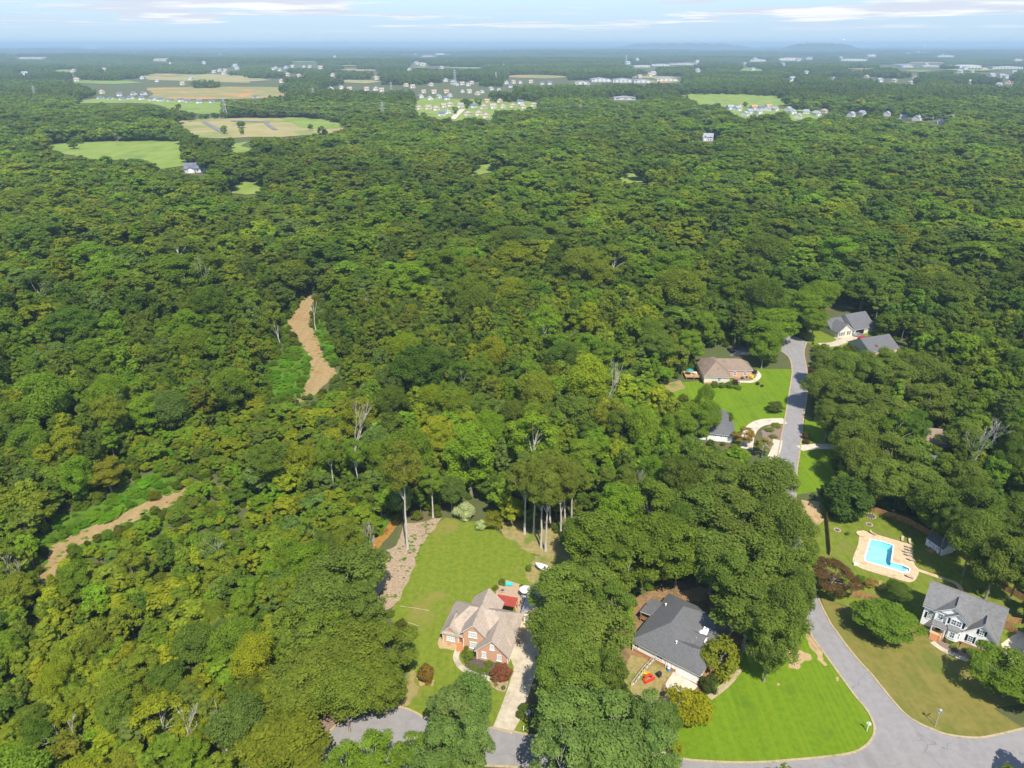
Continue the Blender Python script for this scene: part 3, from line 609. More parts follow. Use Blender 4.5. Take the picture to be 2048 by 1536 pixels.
def add_trunk(me, seed, H):
    import bmesh
    r = np.random.default_rng(seed); bm = bmesh.new(); bm.from_mesh(me); lay = len(me.materials); me.materials.append(MATS['bark'])
    vs_ = []
    for i in range(6):
        a = i * math.pi / 3; vs_.append((bm.verts.new((0.25 * math.cos(a), 0.25 * math.sin(a), -0.3)), bm.verts.new((0.1 * math.cos(a), 0.1 * math.sin(a), H * 0.6))))
    for i in range(6):
        p, q = vs_[i], vs_[(i + 1) % 6]; fc = bm.faces.new((p[0], q[0], q[1], p[1])); fc.material_index = lay
    bm.to_mesh(me); bm.free(); return me
MID = [add_trunk(lod_mesh('woodland_tree', 480, 21, 3.4, 0.3, 40, 2200, 0.5, 0.6, 0.7), 9, 20), add_trunk(lod_mesh('woodland_tree', 481, 17, 5.6, 0.42, 34, 1700, 0.5, 0.6, 0.1, (0.14, 0.24)), 8, 18), add_trunk(lod_mesh('woodland_tree', 482, 20, 4.4, 0.12, 60, 3000, 0.48, 1.0, 0.5, (0.16, 0.26)), 7, 18)] + [add_trunk(lod_mesh('woodland_tree', 400 + i, 18, 5.1, 0.25, 48, 2800, 0.52, (0.95, 0.85)[i % 2], (0.0, 0.3)[i % 2]), i, 18) for i in range(6)]
LOW = [lod_mesh('distant_tree', 430 + i, 17, 5.2, 0.15, 34, 900, 0.88, 0.95, (0.0, 0.35)[i % 2], (0.2, 0.34)) for i in range(4)]
def clump_mesh(name, seed, span, nt_, per, ls):
    r = np.random.default_rng(seed); P = []; Nn = []; S = []; LV = []
    for _ in range(nt_):
        x, y = r.uniform(-span / 2, span / 2, 2) * 1.12; H = r.uniform(12, 21); R = r.uniform(4.2, 6.8)
        pos, nrm, size, lv, c, rb = crown_pts(r, H, R, 0.1, 7, per, ls, 0.9, 0.2, (0.4, 0.6)); pos[:, 0] += x; pos[:, 1] += y
        P.append(pos); Nn.append(nrm); S.append(size); LV.append(np.clip(lv * 0.6 + r.uniform(-0.1, 0.5), 0, 1))
    return leaf_mesh(name, np.concatenate(P), np.concatenate(Nn), np.concatenate(S), np.concatenate(LV), r, 0.75)
CLUMP = [clump_mesh('wood', 460 + i, 60, 44, 70, 2.3) for i in range(4)]
def dead_mb(seed, H, rad, spread=0.55, depth=4):
    r = random.Random(seed); mb = MB()
    def br(p, d, ln, ra, k):
        n = 3; pts = [p]; rr = [ra]
        for i in range(n):
            d = (d + Vector((r.uniform(-1, 1), r.uniform(-1, 1), r.uniform(-0.5, 0.8))) * 0.16).normalized(); p = p + d * ln / n; pts.append(p); rr.append(ra * (1 - 0.5 * (i + 1) / n))
        mb.tube(pts, rr, 6 if k == depth else 4)
        if k == 0: return
        for j in range(r.choice((2, 3, 3))):
            q = pts[-1] if j < 2 else pts[2]
            nd = (d + Vector((r.uniform(-1, 1), r.uniform(-1, 1), r.uniform(-0.2, 0.7))) * spread).normalized(); br(q, nd, ln * r.uniform(0.55, 0.8), max(ra * 0.5, 0.03), k - 1)
    br(Vector((0, 0, -0.2)), Vector((0, 0, 1)), H * 0.38, rad, depth)
    return mb

TREES = []          # hand placed or chosen: (kind, (x, y), scale_h, scale_r, rotation, tint)
def tree(kind, xy, h, rad, tint, label, group=None, cat='tree', name='broadleaf_tree', rz=None, sink=0.0):
    o = thing(name, label, cat, (xy[0], xy[1], -sink), random.uniform(0, 6.28) if rz is None else rz, group)
    s = (rad / kind.R, rad / kind.R, h / kind.H); 
    c = link('crown', kind.crown, o); t = link('trunk' if cat != 'shrub' else 'stem', kind.trunk, o)
    c.scale = s; t.scale = (max(0.5, min(1.6, h / kind.H)),) * 2 + (h / kind.H,)
    # the limbs reach the clumps: same scale as the crown
    t.scale = s
    c['tint'] = [float(x) for x in tint]
    return o
def tvar(t, a=0.12):
    f = (1 + random.uniform(-a, a)) * (1.28 if max(t) < 0.125 else 1.1); return tuple(max(0.004, x * f * (1 + random.uniform(-a, a) * 0.5)) for x in t)
DK = (0.056, 0.098, 0.022); MG = (0.096, 0.148, 0.022); BG = (0.106, 0.176, 0.020); YG = (0.150, 0.178, 0.018); OL = (0.118, 0.148, 0.024); GG = (0.082, 0.124, 0.046); YL = (0.150, 0.160, 0.012); OD = (0.078, 0.112, 0.026)
PLACED = []         # ground discs already taken by hand placed trees
def at_crown(cx, cy, w, h, frac=0.62):
    x, y, z = gp(cx, cy, h * frac); f = y * CP - (z - CAMH) * SP
    return (x, y), w * 0.5 * f / FPX
def ctree(cx, cy, w, h, tint, label, group=None, kinds=None, **kw):
    xy, rad = at_crown(cx, cy, w, h); ks = kinds or KB; k = ks[len(PLACED) % len(ks)]
    PLACED.append((xy[0], xy[1], rad)); return tree(k, xy, h, rad * 1.06, tvar(tint, 0.08), label, group, **kw)
NB = [0]
def grp(items, label, group, tint, h, kinds=None):
    ORD = ('uppermost', 'second', 'third', 'fourth', 'fifth', 'sixth', 'seventh', 'eighth', 'ninth', 'tenth', 'eleventh', 'twelfth', 'thirteenth', 'fourteenth', 'fifteenth', 'sixteenth', 'seventeenth', 'eighteenth', 'nineteenth', 'twentieth', 'twenty-first', 'twenty-second', 'twenty-third')
    rank = {it: i for i, it in enumerate(sorted(items, key=lambda q: q[1]))}
    for it in items:
        cx, cy, w = it; i = rank[it]; NB[0] += 1
        ctree(cx, cy, w, h * random.uniform(0.92, 1.08), tint, label + (', uppermost' if i == 0 else ', lowest' if i == len(items) - 1 else ', ' + ORD[i] + ' from the top'), group, kinds)
grp([(1120, 1180, 120), (1190, 1170, 140), (1110, 1262, 118), (1182, 1262, 150), (1228, 1210, 90), (1108, 1350, 95), (1166, 1345, 115), (1214, 1345, 76), (1150, 1300, 110)], 'dark green oak between brick house driveway and grey roofed house', 'oaks between the two driveways', (0.078, 0.112, 0.027), 17)
grp([(905, 1425, 130), (945, 1400, 95), (885, 1500, 125), (935, 1490, 105)], 'grey green oak in front of the brick house lawn', 'oaks in the turning circle', GG, 17)
grp([(1135, 1440, 150), (1225, 1440, 165), (1300, 1435, 110), (1120, 1520, 150), (1220, 1515, 170), (1312, 1500, 120)], 'grey green oak overhanging the pale driveway', 'oaks over the pale driveway', GG, 17, KO + KB[:4])
grp([(745, 1515, 115), (825, 1512, 85), (690, 1535, 105)], 'open crowned green tree below the turning circle', 'trees below the turning circle', MG, 15, KO)
ctree(560, 1480, 190, 14, (0.105, 0.125, 0.018), 'broad yellow olive tree at the bottom edge beside the turning circle')
grp([(690, 1155, 170), (640, 1200, 140), (730, 1215, 100)], 'dark green tree at the wood chip edge', 'trees at the wood chip edge', (0.074, 0.108, 0.028), 17)
grp([(715, 1320, 170), (640, 1345, 150), (780, 1295, 120), (690, 1390, 120), (765, 1365, 110), (620, 1260, 140), (600, 1390, 130)], 'olive green tree above the turning circle', 'trees above the turning circle', (0.084, 0.112, 0.022), 15)
grp([(1440, 960, 150), (1535, 960, 130), (1400, 1020, 140), (1490, 1040, 170), (1560, 1050, 130), (1430, 1110, 150), (1520, 1130, 170), (1585, 1150, 90), (1500, 1220, 170), (1575, 1225, 110), (1545, 1275, 90), (1470, 1160, 110), (1592, 1085, 100), (1600, 1185, 70)], 'dark olive oak beside the road above the corner lawn', 'oaks beside the road', (0.074, 0.106, 0.027), 20)
ctree(1240, 1015, 95, 20, BG, 'round bright green tree at the wood edge above the grey roofed house')
grp([(1195, 1085, 140), (1260, 1120, 140), (1320, 1075, 120), (1360, 1095, 110), (1300, 1010, 120)], 'mid green oak behind the grey roofed house', 'oaks behind the grey roofed house', (0.072, 0.105, 0.02), 19)
ctree(1150, 1075, 70, 15, OD, 'small dark oak beside the pale trunks behind the detached garage')
ctree(1775, 1237, 125, 8.5, (0.072, 0.112, 0.02), 'round bright green tree on the olive lawn left of the white house')
ctree(2022, 1350, 150, 9.5, (0.072, 0.112, 0.02), 'bright green tree in front of the white house driveway at the right edge')
ctree(1668, 1152, 105, 8, (0.066, 0.045, 0.028), 'reddish brown leaved tree beside the road near the pool', name='copper_leaved_tree', kinds=KO)
ctree(1798, 1182, 55, 5.5, (0.055, 0.085, 0.022), 'small dark green tree at the left corner of the white house', kinds=KC + KB)
ctree(1692, 985, 95, 13, (0.040, 0.068, 0.018), 'dark glossy evergreen at the corner of the pool fence', name='evergreen_tree', kinds=[KE])
ctree(1443, 1305, 85, 7.5, (0.108, 0.116, 0.018), 'olive yellow ornamental tree at the right corner of the grey roofed house', kinds=KS)
ctree(1380, 1406, 90, 6.5, YL, 'golden yellow rounded tree beside the pale driveway', kinds=KS)
grp([(1640, 770, 70), (1660, 830, 70), (1700, 790, 90), (1745, 752, 80), (1775, 735, 70), (1730, 728, 50), (1768, 722, 56), (1800, 728, 60), (1690, 735, 80), (1650, 720, 60), (1720, 850, 110), (1780, 830, 110), (1800, 760, 100), (1850, 740, 90), (1860, 800, 90), (1780, 905, 100), (1710, 920, 90), (1925, 870, 80), (1760, 960, 100), (1840, 970, 100), (1930, 960, 100), (1700, 880, 80)], 'olive green oak among half hidden houses across the road', 'oaks across the road', (0.078, 0.108, 0.028), 17)
grp([(1880, 1010, 100), (1960, 1030, 120), (1950, 1075, 100), (2000, 1115, 100), (2040, 1040, 110), (2045, 1130, 80), (1900, 1040, 60)], 'dark green tree behind the shed and pool fence', 'trees behind the pool', (0.064, 0.094, 0.024), 19)
grp([(1530, 672, 90), (1552, 640, 90), (1600, 610, 100), (1640, 590, 90), (1530, 690, 60), (1630, 640, 60)], 'green tree at the far end of the road', 'trees at the far end of the road', MG, 17)
grp([(1410, 650, 60), (1380, 690, 70), (1420, 830, 50), (1360, 850, 60), (1395, 850, 70), (1410, 800, 36)], 'green tree crowding round the tan roofed house', 'trees round the tan house', MG, 16)
ctree(1490, 868, 48, 7, (0.150, 0.110, 0.028), 'rusty olive tree at the garage corner of the blue grey roofed house', kinds=KO)
ctree(1528, 890, 40, 7, (0.150, 0.160, 0.070), 'pale silvery tree beside the curved driveway', kinds=KO)
ctree(1551, 812, 34, 4, (0.060, 0.080, 0.024), 'small rounded tree on the lawn near the curved driveway', kinds=KB)
ctree(1625, 740, 24, 6, (0.33, 0.12, 0.13), 'pink blossoming crape myrtle beside the road', name='flowering_tree')
ctree(1746, 694, 24, 5, (0.22, 0.07, 0.06), 'red blossoming tree in front of the grey roof across the road', name='flowering_tree')
ctree(1612, 1330 - 460, 16, 2.2, (0.06, 0.04, 0.03), 'small dark red shrub by the roadside lawn', cat='shrub', name='shrub', kinds=KS)
ctree(212, 945, 85, 11, (0.112, 0.118, 0.018), 'lone golden green tree beside the grassy dirt track', kinds=KB)
# tall pale trunks
def btree(bx, by, h, rad, tint, label, group=None, kinds=None, **kw):
    x, y, _ = gp(bx, by); k = (kinds or KT)[len(PLACED) % len(kinds or KT)]; PLACED.append((x, y, rad)); return tree(k, (x, y), h, rad, tvar(tint, 0.08), label, group, **kw)
btree(815, 1098, 33, 5.0, (0.095, 0.115, 0.024), 'very tall thin tree with a long bare pale trunk on the wood chips', name='tall_tree', rz=1.0)
for bx, by, h in ((1049, 1068, 24), (1067, 1066, 26), (1082, 1095, 25), (1091, 1102, 26), (1122, 1074, 23), (1129, 1074, 24), (1143, 1056, 22), (1100, 1050, 25)):
    btree(bx, by, h, 4.6, (0.085, 0.105, 0.024), 'tall tree with pale bare trunk above the brick house lawn', 'pale trunked trees above the lawn', name='tall_tree')
for bx, by, h, l in ((720, 990, 20, 'crooked pale trunked tree in the woods left of the tall thin tree'), (668, 985, 19, 'slender pale trunked tree beside the weedy bank left of the creek'), (866, 1035, 17, 'small pale trunked tree at the corner of the wood chip strip')):
    btree(bx, by, h, 3.6, MG, l, name='tall_tree')
def dtree(bx, by, h, rad, label, seed, spread=0.55, mat='pale_bark', depth=4):
    x, y, _ = gp(bx, by); o = thing('dead_tree', label, 'tree', (x, y, 0), 0.0); dead_mb(seed, h, rad, spread, depth).build('trunk', mat, o); PLACED.append((x, y, 2.0))
dtree(1932, 962, 24, 0.4, 'bare white dead tree standing above the oaks at the right edge', 31, 0.4, depth=5)
dtree(715, 930, 21, 0.42, 'bare forked dead tree above the crooked trunk in the middle woods', 8, 0.5)
dtree(1497, 650, 13, 0.22, 'leafless grey tree behind the tan house', 5, 0.5, 'bark', 5)
dtree(1545, 330, 18, 0.3, 'bare grey snag among the far woods right of centre', 9)
dtree(560, 690, 14, 0.3, 'leaning bare pale trunk beside the dirt track', 12, 0.35, depth=2)
dtree(632, 660, 20, 0.24, 'thin bare white pole trunk at the right edge of the dirt track', 14, 0.3, depth=2)
dtree(636, 520, 17, 0.26, 'bare pine snag in the woods above the dirt track', 15, 0.3, depth=2)
dtree(655, 520, 16, 0.22, 'second bare pine snag right beside another above the dirt track', 16, 0.3, depth=2)
dtree(740, 640, 12, 0.3, 'bleached broken tree in the tangled middle woods', 18, 0.7)
dtree(455, 1500, 13, 0.3, 'bare white branching tree at the bottom of the left woods', 21, 0.5)
dtree(640, 1240, 13, 0.3, 'bare limbs over the dark tree left of the brick house lawn', 22, 0.6)
dtree(235, 292, 14, 0.4, 'leafless grey tree standing in the far green field', 23, 0.6, 'bark', 5)

# shrubs in the yards (photo pixel of the middle, width m, height m, colour)
def shrub(cx, cy, w, h, tint, label, group=None, kinds=None):
    x, y, _ = gp(cx, cy, h * 0.5); k = (kinds or KS)[int(cx * 7 + cy) % len(kinds or KS)]
    tree(k, (x, y), h, w / 2, tvar(tint, 0.1), label, group, 'shrub', 'shrub')
SH = (0.075, 0.115, 0.022)
z1 = lambda a, b_: (840 + a / 5.487, 1120 + b_ / 5.487)
shrub(852, 1345, 4.2, 4.6, (0.100, 0.066, 0.022), 'rusty brown rounded shrub on the brick house front lawn', None, KC)
shrub(1004, 1345, 4.2, 4.0, (0.15, 0.062, 0.055), 'pink flowering crape myrtle beside the brick house driveway', None, KS)
for a, b_, w, h in ((510, 965, 1.1, 1.2), (480, 1005, 1.0, 0.9), (470, 1050, 0.9, 0.8), (510, 1110, 1.2, 0.8), (555, 1155, 1.1, 0.7), (610, 1180, 1.2, 0.8), (650, 1200, 1.0, 0.7), (700, 1195, 1.4, 0.8), (750, 1215, 1.3, 0.8), (790, 1230, 1.2, 0.8), (755, 1130, 1.6, 1.2), (860, 1150, 1.5, 1.1)):
    shrub(*z1(a, b_), w, h, (0.095, 0.14, 0.018), 'low clipped green shrub in the dark bed before the brick house', 'bedding shrubs at the brick house')
shrub(*z1(545, 1050), 2.4, 1.8, (0.09, 0.145, 0.018), 'largest green shrub in the bed beside the brick house steps')
shrub(*z1(605, 1005), 0.9, 2.6, (0.03, 0.05, 0.02), 'narrow dark conifer in the corner of the brick house garage', None, KC)
shrub(*z1(790, 1300), 1.0, 0.9, SH, 'small green shrub left of the pink crape myrtle')
shrub(*z1(835, 1365), 1.0, 0.9, YL, 'small yellow shrub below the pink crape myrtle')
shrub(*z1(915, 1400), 1.0, 0.9, SH, 'small round green shrub at the tip of the driveway bed')
shrub(*z1(900, 240), 2.2, 1.4, SH, 'green shrub at the back edge of the brick patio')
shrub(*z1(830, 300), 1.6, 1.3, OL, 'olive shrub at the left end of the brick patio')
shrub(*z1(1115, 285), 1.2, 0.8, SH, 'small green shrub right of the turquoise tub')
shrub(*z1(1190, 85), 1.7, 1.8, OD, 'small dark bush on the dry grass near the white boat')
shrub(1046, 1416, 2.2, 2.6, (0.055, 0.085, 0.02), 'clipped dark hedge bush beside the driveway mouth', None, KC)
shrub(1040, 1428, 1.8, 2.0, (0.06, 0.09, 0.02), 'lower clipped hedge bush next to the pale utility box')
shrub(733, 1411, 1.2, 1.2, SH, 'small green bush on the kerb of the turning circle')
shrub(930, 1022, 6.0, 5.2, (0.28, 0.32, 0.26), 'large cream blossoming shrub at the top of the lawn')
shrub(962, 1050, 3.2, 3.0, (0.28, 0.32, 0.26), 'smaller cream blossoming shrub right of the large one')
shrub(985, 1040, 6.0, 4.6, (0.10, 0.12, 0.02), 'loose olive green shrub right of the cream blossoms')
shrub(1419, 1366, 4.2, 3.8, (0.045, 0.065, 0.022), 'dark rounded shrub at the front corner of the grey roofed house')
shrub(1436, 1350, 2.2, 2.4, YL, 'yellow green shrub behind the dark rounded shrub')
shrub(1250, 1225, 5, 5.5, (0.11, 0.19, 0.014), 'vivid lime green bush left of the grey roofed house deck')
z3 = lambda a, b_: (1780 + a / 6.4, 1110 + b_ / 6.4)
for a, b_, w, h, l in ((470, 975, 1.4, 1.2, 'bluish round shrub left of the white house steps'), (722, 1095, 1.2, 1.0, 'bluish round shrub right of the white house steps'), (775, 1120, 0.8, 0.6, 'tiny green shrub below the bay window'), (820, 1185, 1.4, 1.1, 'green shrub left of the yard lamp by the white house'), (970, 1215, 1.3, 1.1, 'green shrub right of the yard lamp by the white house'), (1060, 1225, 1.5, 1.2, 'green shrub under the left garage window of the white house'), (1140, 1250, 1.5, 1.2, 'green shrub between the two garage windows of the white house'), (1130, 1315, 1.5, 1.1, 'low green shrub at the front of the white house bed'), (1200, 1290, 1.6, 1.3, 'green shrub near the right corner of the white house'), (1150, 460, 2.4, 1.8, 'green shrub behind the white house roof')):
    shrub(*z3(a, b_), w, h, (0.10, 0.14, 0.03) if 'bluish' not in l else (0.10, 0.135, 0.075), l)
z5 = lambda a, b_: (1320 + a / 5.12, 660 + b_ / 5.12)
for a, b_, w, h, t, l in ((560, 555, 3.2, 2.4, SH, 'leftmost green shrub along the tan house side wall'), (635, 565, 3.0, 2.2, SH, 'middle green shrub along the tan house side wall'), (705, 560, 3.0, 2.6, SH, 'dark green shrub at the corner of the tan house'), (770, 535, 3.2, 2.2, (0.05, 0.03, 0.03), 'dark purple shrub at the front corner of the tan house'), (790, 585, 4.0, 1.2, SH, 'spreading low shrub below the purple one at the tan house'), (940, 480, 1.8, 1.5, (0.42, 0.36, 0.02), 'bright yellow shrub in the tan house bed'), (830, 465, 1.6, 1.1, SH, 'small green shrub left in the tan house bed'), (885, 475, 1.6, 1.1, SH, 'small green shrub left of the bright yellow one'), (845, 490, 1.6, 1.0, SH, 'small green shrub in the middle of the tan house bed'), (1000, 545, 1.8, 1.1, (0.05, 0.03, 0.03), 'purple shrub beside the tan house walkway'), (1045, 570, 1.5, 0.9, (0.05, 0.03, 0.03), 'outermost purple shrub beside the tan house walkway'), (970, 425, 2.5, 1.5, (0.05, 0.035, 0.03), 'dark shrub inside the curve of the tan house walkway'), (690, 890, 4.6, 3.6, (0.06, 0.075, 0.02), 'dark rounded shrub beside the blue grey roofed house'), (1120, 1020, 3.5, 0.8, (0.10, 0.13, 0.03), 'low green plant in the driveway island'), (1190, 975, 4.0, 0.7, (0.10, 0.13, 0.03), 'far low green plant in the driveway island'), (1160, 1090, 3.0, 0.8, (0.10, 0.13, 0.03), 'near low green plant in the driveway island'), (1500, 1140, 2.5, 1.5, (0.06, 0.04, 0.03), 'dark red shrub at the mouth of the concrete drive')):
    shrub(*z5(a, b_), w, h, t, l)
shrub(1695, 1067 - 0, 1.2, 1.0, SH, 'green plant in the round stone planter by the pool')
shrub(1722, 1158, 2.6, 2.0, (0.08, 0.16, 0.02), 'bright green bush in the fenced garden below the pool')
shrub(1741, 1165, 3.4, 1.8, (0.19, 0.15, 0.06), 'straw coloured bush in the fenced garden below the pool')
shrub(1761, 1170, 2.2, 2.2, (0.34, 0.28, 0.22), 'pale dry grass clump in the fenced garden below the pool')

# ------------------------------------------------------------------ the woods
CLEAR = [
 [(895, 1032), (960, 1040), (1000, 1050), (1100, 1062), (1112, 1110), (1100, 1150), (1075, 1190), (1068, 1250), (1060, 1300), (1075, 1340), (1060, 1400), (1065, 1470), (1055, 1560), (955, 1560), (960, 1470), (830, 1470), (640, 1520), (600, 1450), (740, 1405), (800, 1385), (830, 1340), (850, 1290), (795, 1215), (745, 1200), (755, 1110), (730, 1100), (790, 1040), (805, 1045)],
 [(1380, 1560), (1370, 1400), (1480, 1290), (1600, 1290), (1612, 1200), (1600, 1000), (1660, 1000), (1720, 1020), (1830, 1030), (1850, 1065), (1910, 1095), (2000, 1150), (2060, 1195), (2060, 1560)],
 [(1255, 1230), (1290, 1188), (1350, 1178), (1400, 1165), (1425, 1170), (1445, 1190), (1470, 1250), (1470, 1340), (1380, 1400), (1290, 1390), (1250, 1330)],
 [(1545, 990), (1555, 900), (1580, 745), (1545, 685), (1560, 670), (1615, 680), (1622, 760), (1612, 830), (1660, 865), (1655, 960), (1600, 1000)],
 [(1320, 775), (1395, 745), (1400, 700), (1440, 695), (1510, 705), (1520, 735), (1585, 735), (1570, 860), (1540, 930), (1480, 885), (1400, 875), (1395, 800)],
 [(1610, 680), (1660, 610), (1700, 605), (1750, 640), (1735, 680), (1680, 690)], [(1735, 695), (1745, 680), (1810, 682), (1800, 705), (1755, 715)], [(1835, 885), (1845, 862), (1885, 868), (1880, 890)],
 [(600, 592), (640, 582), (648, 640), (682, 740), (660, 780), (610, 812), (580, 808), (535, 775), (530, 735), (575, 690), (565, 630)],
 [(355, 965), (362, 1002), (300, 1035), (230, 1060), (115, 1122), (92, 1150), (82, 1090), (110, 1035), (190, 1012), (250, 960), (300, 945)],
 [(905, 1002), (965, 1000), (985, 1060), (905, 1050)],
 [(1365, 745), (1405, 735), (1405, 765), (1365, 765)],
 [(75, 290), (220, 283), (355, 283), (360, 325), (320, 332), (290, 312), (230, 312), (130, 304)], [(457, 292), (500, 284), (503, 298), (470, 303)],
 [(355, 242), (480, 236), (620, 236), (698, 250), (645, 265), (530, 270), (420, 272), (388, 270)], [(300, 177), (560, 176), (564, 192), (430, 195), (300, 195)],
 [(130, 205), (200, 196), (300, 197), (440, 205), (442, 222), (402, 225), (300, 205)], [(290, 152), (380, 149), (495, 152), (495, 162), (430, 160), (300, 156)], [(1372, 191), (1400, 187), (1560, 195), (1568, 207), (1460, 211), (1400, 205)],
 [(935, 345), (968, 330), (1008, 323), (1008, 333), (965, 345)], [(1036, 322), (1060, 316), (1150, 310), (1140, 316), (1080, 321)], [(465, 382), (472, 364), (518, 364), (522, 382)], [(924, 465), (928, 430), (936, 432), (934, 465)], [(1240, 364), (1244, 349), (1282, 348), (1282, 360)], [(1370, 274), (1390, 266), (1392, 276)], [(368, 345), (380, 331), (412, 333), (412, 344)],
 [(832, 223), (872, 222), (884, 224), (878, 229), (845, 229)], [(905, 238), (925, 218), (932, 219), (916, 238)], [(925, 222), (990, 220), (985, 226), (930, 226)],
 [(34, 266), (36, 254), (48, 254), (44, 266)], [(1404, 282), (1406, 270), (1428, 272), (1428, 282)],
]
TRACKS = [[(620, 590), (596, 615), (582, 645), (606, 690), (622, 720), (624, 755), (608, 785), (630, 788), (656, 763), (672, 745), (652, 722), (636, 694), (618, 644)], [(356, 982), (304, 1003), (231, 1041), (150, 1074), (100, 1098), (92, 1135), (112, 1118), (158, 1082), (250, 1046), (304, 1017), (354, 1000)]]
HIDE = []           # extra image boxes kept free round far buildings, filled below
WEEDY = [[(530, 735), (570, 705), (600, 692), (618, 716), (620, 756), (600, 790), (580, 806), (545, 795)], [(82, 1090), (110, 1035), (190, 1012), (290, 950), (350, 945), (355, 975), (230, 1035), (140, 1075)], [(660, 1080), (700, 1050), (740, 1025), (785, 1036), (750, 1080), (725, 1100)], [(640, 640), (672, 690), (680, 735), (660, 724), (630, 670)], [(280, 905), (420, 880), (500, 900), (480, 930), (360, 940), (300, 940)]]
def inpoly(px, py, poly):
    c = np.zeros(px.shape, bool); n = len(poly)
    for i in range(n):
        x0, y0 = poly[i]; x1, y1 = poly[(i + 1) % n]
        if y0 == y1: continue
        c ^= ((y0 > py) != (y1 > py)) & (px < (x1 - x0) * (py - y0) / (y1 - y0) + x0)
    return c
def visible_clear(x, y, h, rad, polys, z0=0.0):
    """True where a crown of this size would cover one of the openings."""
    bad = np.zeros(x.shape, bool); S = []
    for fz, fr in ((0.02, 0), (0.35, 0.7), (0.35, -0.7), (0.6, 1.0), (0.6, -1.0), (0.82, 0.7), (0.82, -0.7), (1.0, 0), (0.6, 0)):
        S.append(proj(x + fr * rad, y, z0 + h * fz))
    for poly in polys:
        a = np.array(poly); lo, hi = a.min(0), a.max(0)
        for sx, sy in S:
            k = (~bad) & (sx > lo[0]) & (sx < hi[0]) & (sy > lo[1]) & (sy < hi[1])
            if k.any():
                i = np.nonzero(k)[0]; bad[i] |= inpoly(sx[i], sy[i], poly)
    return bad

# ------------------------------------------------------------------ house building kit (local metres, front towards -y)
def gable_y(mb, x0, x1, y0, y1, ze, zr, ov=0.4, th=0.16, dz=0.0, e=0.0, back=None):
    xm = (x0 + x1) / 2; s = (zr - ze) / (xm - x0); ov -= e; yb = y1 + (ov if back is None else back)
    a = ze - ov * s
    mb.slab([(x0 - ov, y0 - ov, a + dz), (xm, y0 - ov, zr + dz), (xm, yb, zr + dz), (x0 - ov, yb, a + dz)], th)
    mb.slab([(xm, y0 - ov, zr + dz), (x1 + ov, y0 - ov, a + dz), (x1 + ov, yb, a + dz), (xm, yb, zr + dz)], th)
def gable_x(mb, x0, x1, y0, y1, ze, zr, ov=0.4, th=0.16, dz=0.0, e=0.0):
    ym = (y0 + y1) / 2; s = (zr - ze) / (ym - y0); ov -= e; a = ze - ov * s
    mb.slab([(x0 - ov, y0 - ov, a + dz), (x1 + ov, y0 - ov, a + dz), (x1 + ov, ym, zr + dz), (x0 - ov, ym, zr + dz)], th)
    mb.slab([(x0 - ov, ym, zr + dz), (x1 + ov, ym, zr + dz), (x1 + ov, y1 + ov, a + dz), (x0 - ov, y1 + ov, a + dz)], th)
def hip(mb, x0, x1, y0, y1, ze, s, ov=0.4, th=0.16, dz=0.0, e=0.0):
    ov -= e; a = ze - ov * s + dz; X0, X1, Y0, Y1 = x0 - ov, x1 + ov, y0 - ov, y1 + ov; w, d = X1 - X0, Y1 - Y0
    if w >= d:
        zr = a + s * d / 2; r0, r1 = (X0 + d / 2, (Y0 + Y1) / 2, zr), (X1 - d / 2, (Y0 + Y1) / 2, zr)
        F = [[(X0, Y0, a), (X1, Y0, a), r1, r0], [(X1, Y1, a), (X0, Y1, a), r0, r1], [(X0, Y1, a), (X0, Y0, a), r0], [(X1, Y0, a), (X1, Y1, a), r1]]
    else:
        zr = a + s * w / 2; r0, r1 = ((X0 + X1) / 2, Y0 + w / 2, zr), ((X0 + X1) / 2, Y1 - w / 2, zr)
        F = [[(X0, Y0, a), (X1, Y0, a), r0], [(X1, Y1, a), (X0, Y1, a), r1], [(X0, Y1, a), (X0, Y0, a), r0, r1], [(X1, Y0, a), (X1, Y1, a), r1, r0]]
    for f in F: mb.slab(f, th)
    return r0, r1
def cap(mb, p, q, r=0.11): mb.tube([p, q], r, 5)
def roof_obj(t, mat, fn, args, trim='white_trim', name='roof'):
    mb = MB(); fn(mb, *args); o = mb.build(name, mat, t)
    if trim:
        m2 = MB(); fn(m2, *args, th=0.2, dz=-0.165, e=0.03); m2.build('eave_trim', trim, o)
    return o
def gwall_y(mb, x0, x1, y0, y1, ze, zr, z0=0): mb.extr([(x0, z0), (x1, z0), (x1, ze - 0.1), ((x0 + x1) / 2, zr - 0.2), (x0, ze - 0.1)], 'y', y0, y1)
def gwall_x(mb, x0, x1, y0, y1, ze, zr, z0=0): mb.extr([(y0, z0), (y1, z0), (y1, ze - 0.1), ((y0 + y1) / 2, zr - 0.2), (y0, ze - 0.1)], 'x', x0, x1)
FRONT, RIGHT, LEFT, BACK = (1, 0), (0, 1), (0, -1), (-1, 0)
def panel(mb, p, d, u0, u1, w0, w1, n0, n1, mi=0):       # box in wall coordinates: along wall, up, outward
    nx, ny = d[1], -d[0]; b = len(mb.v)
    for w in (w0, w1):
        for u, n in ((u0, n0), (u1, n0), (u1, n1), (u0, n1)): mb.v.append((p[0] + d[0] * u + nx * n, p[1] + d[1] * u + ny * n, p[2] + w))
    for q in ((0, 1, 2, 3), (7, 6, 5, 4), (0, 4, 5, 1), (1, 5, 6, 2), (2, 6, 7, 3), (3, 7, 4, 0)): mb.f.append(tuple(b + i for i in q)); mb.m.append(mi)
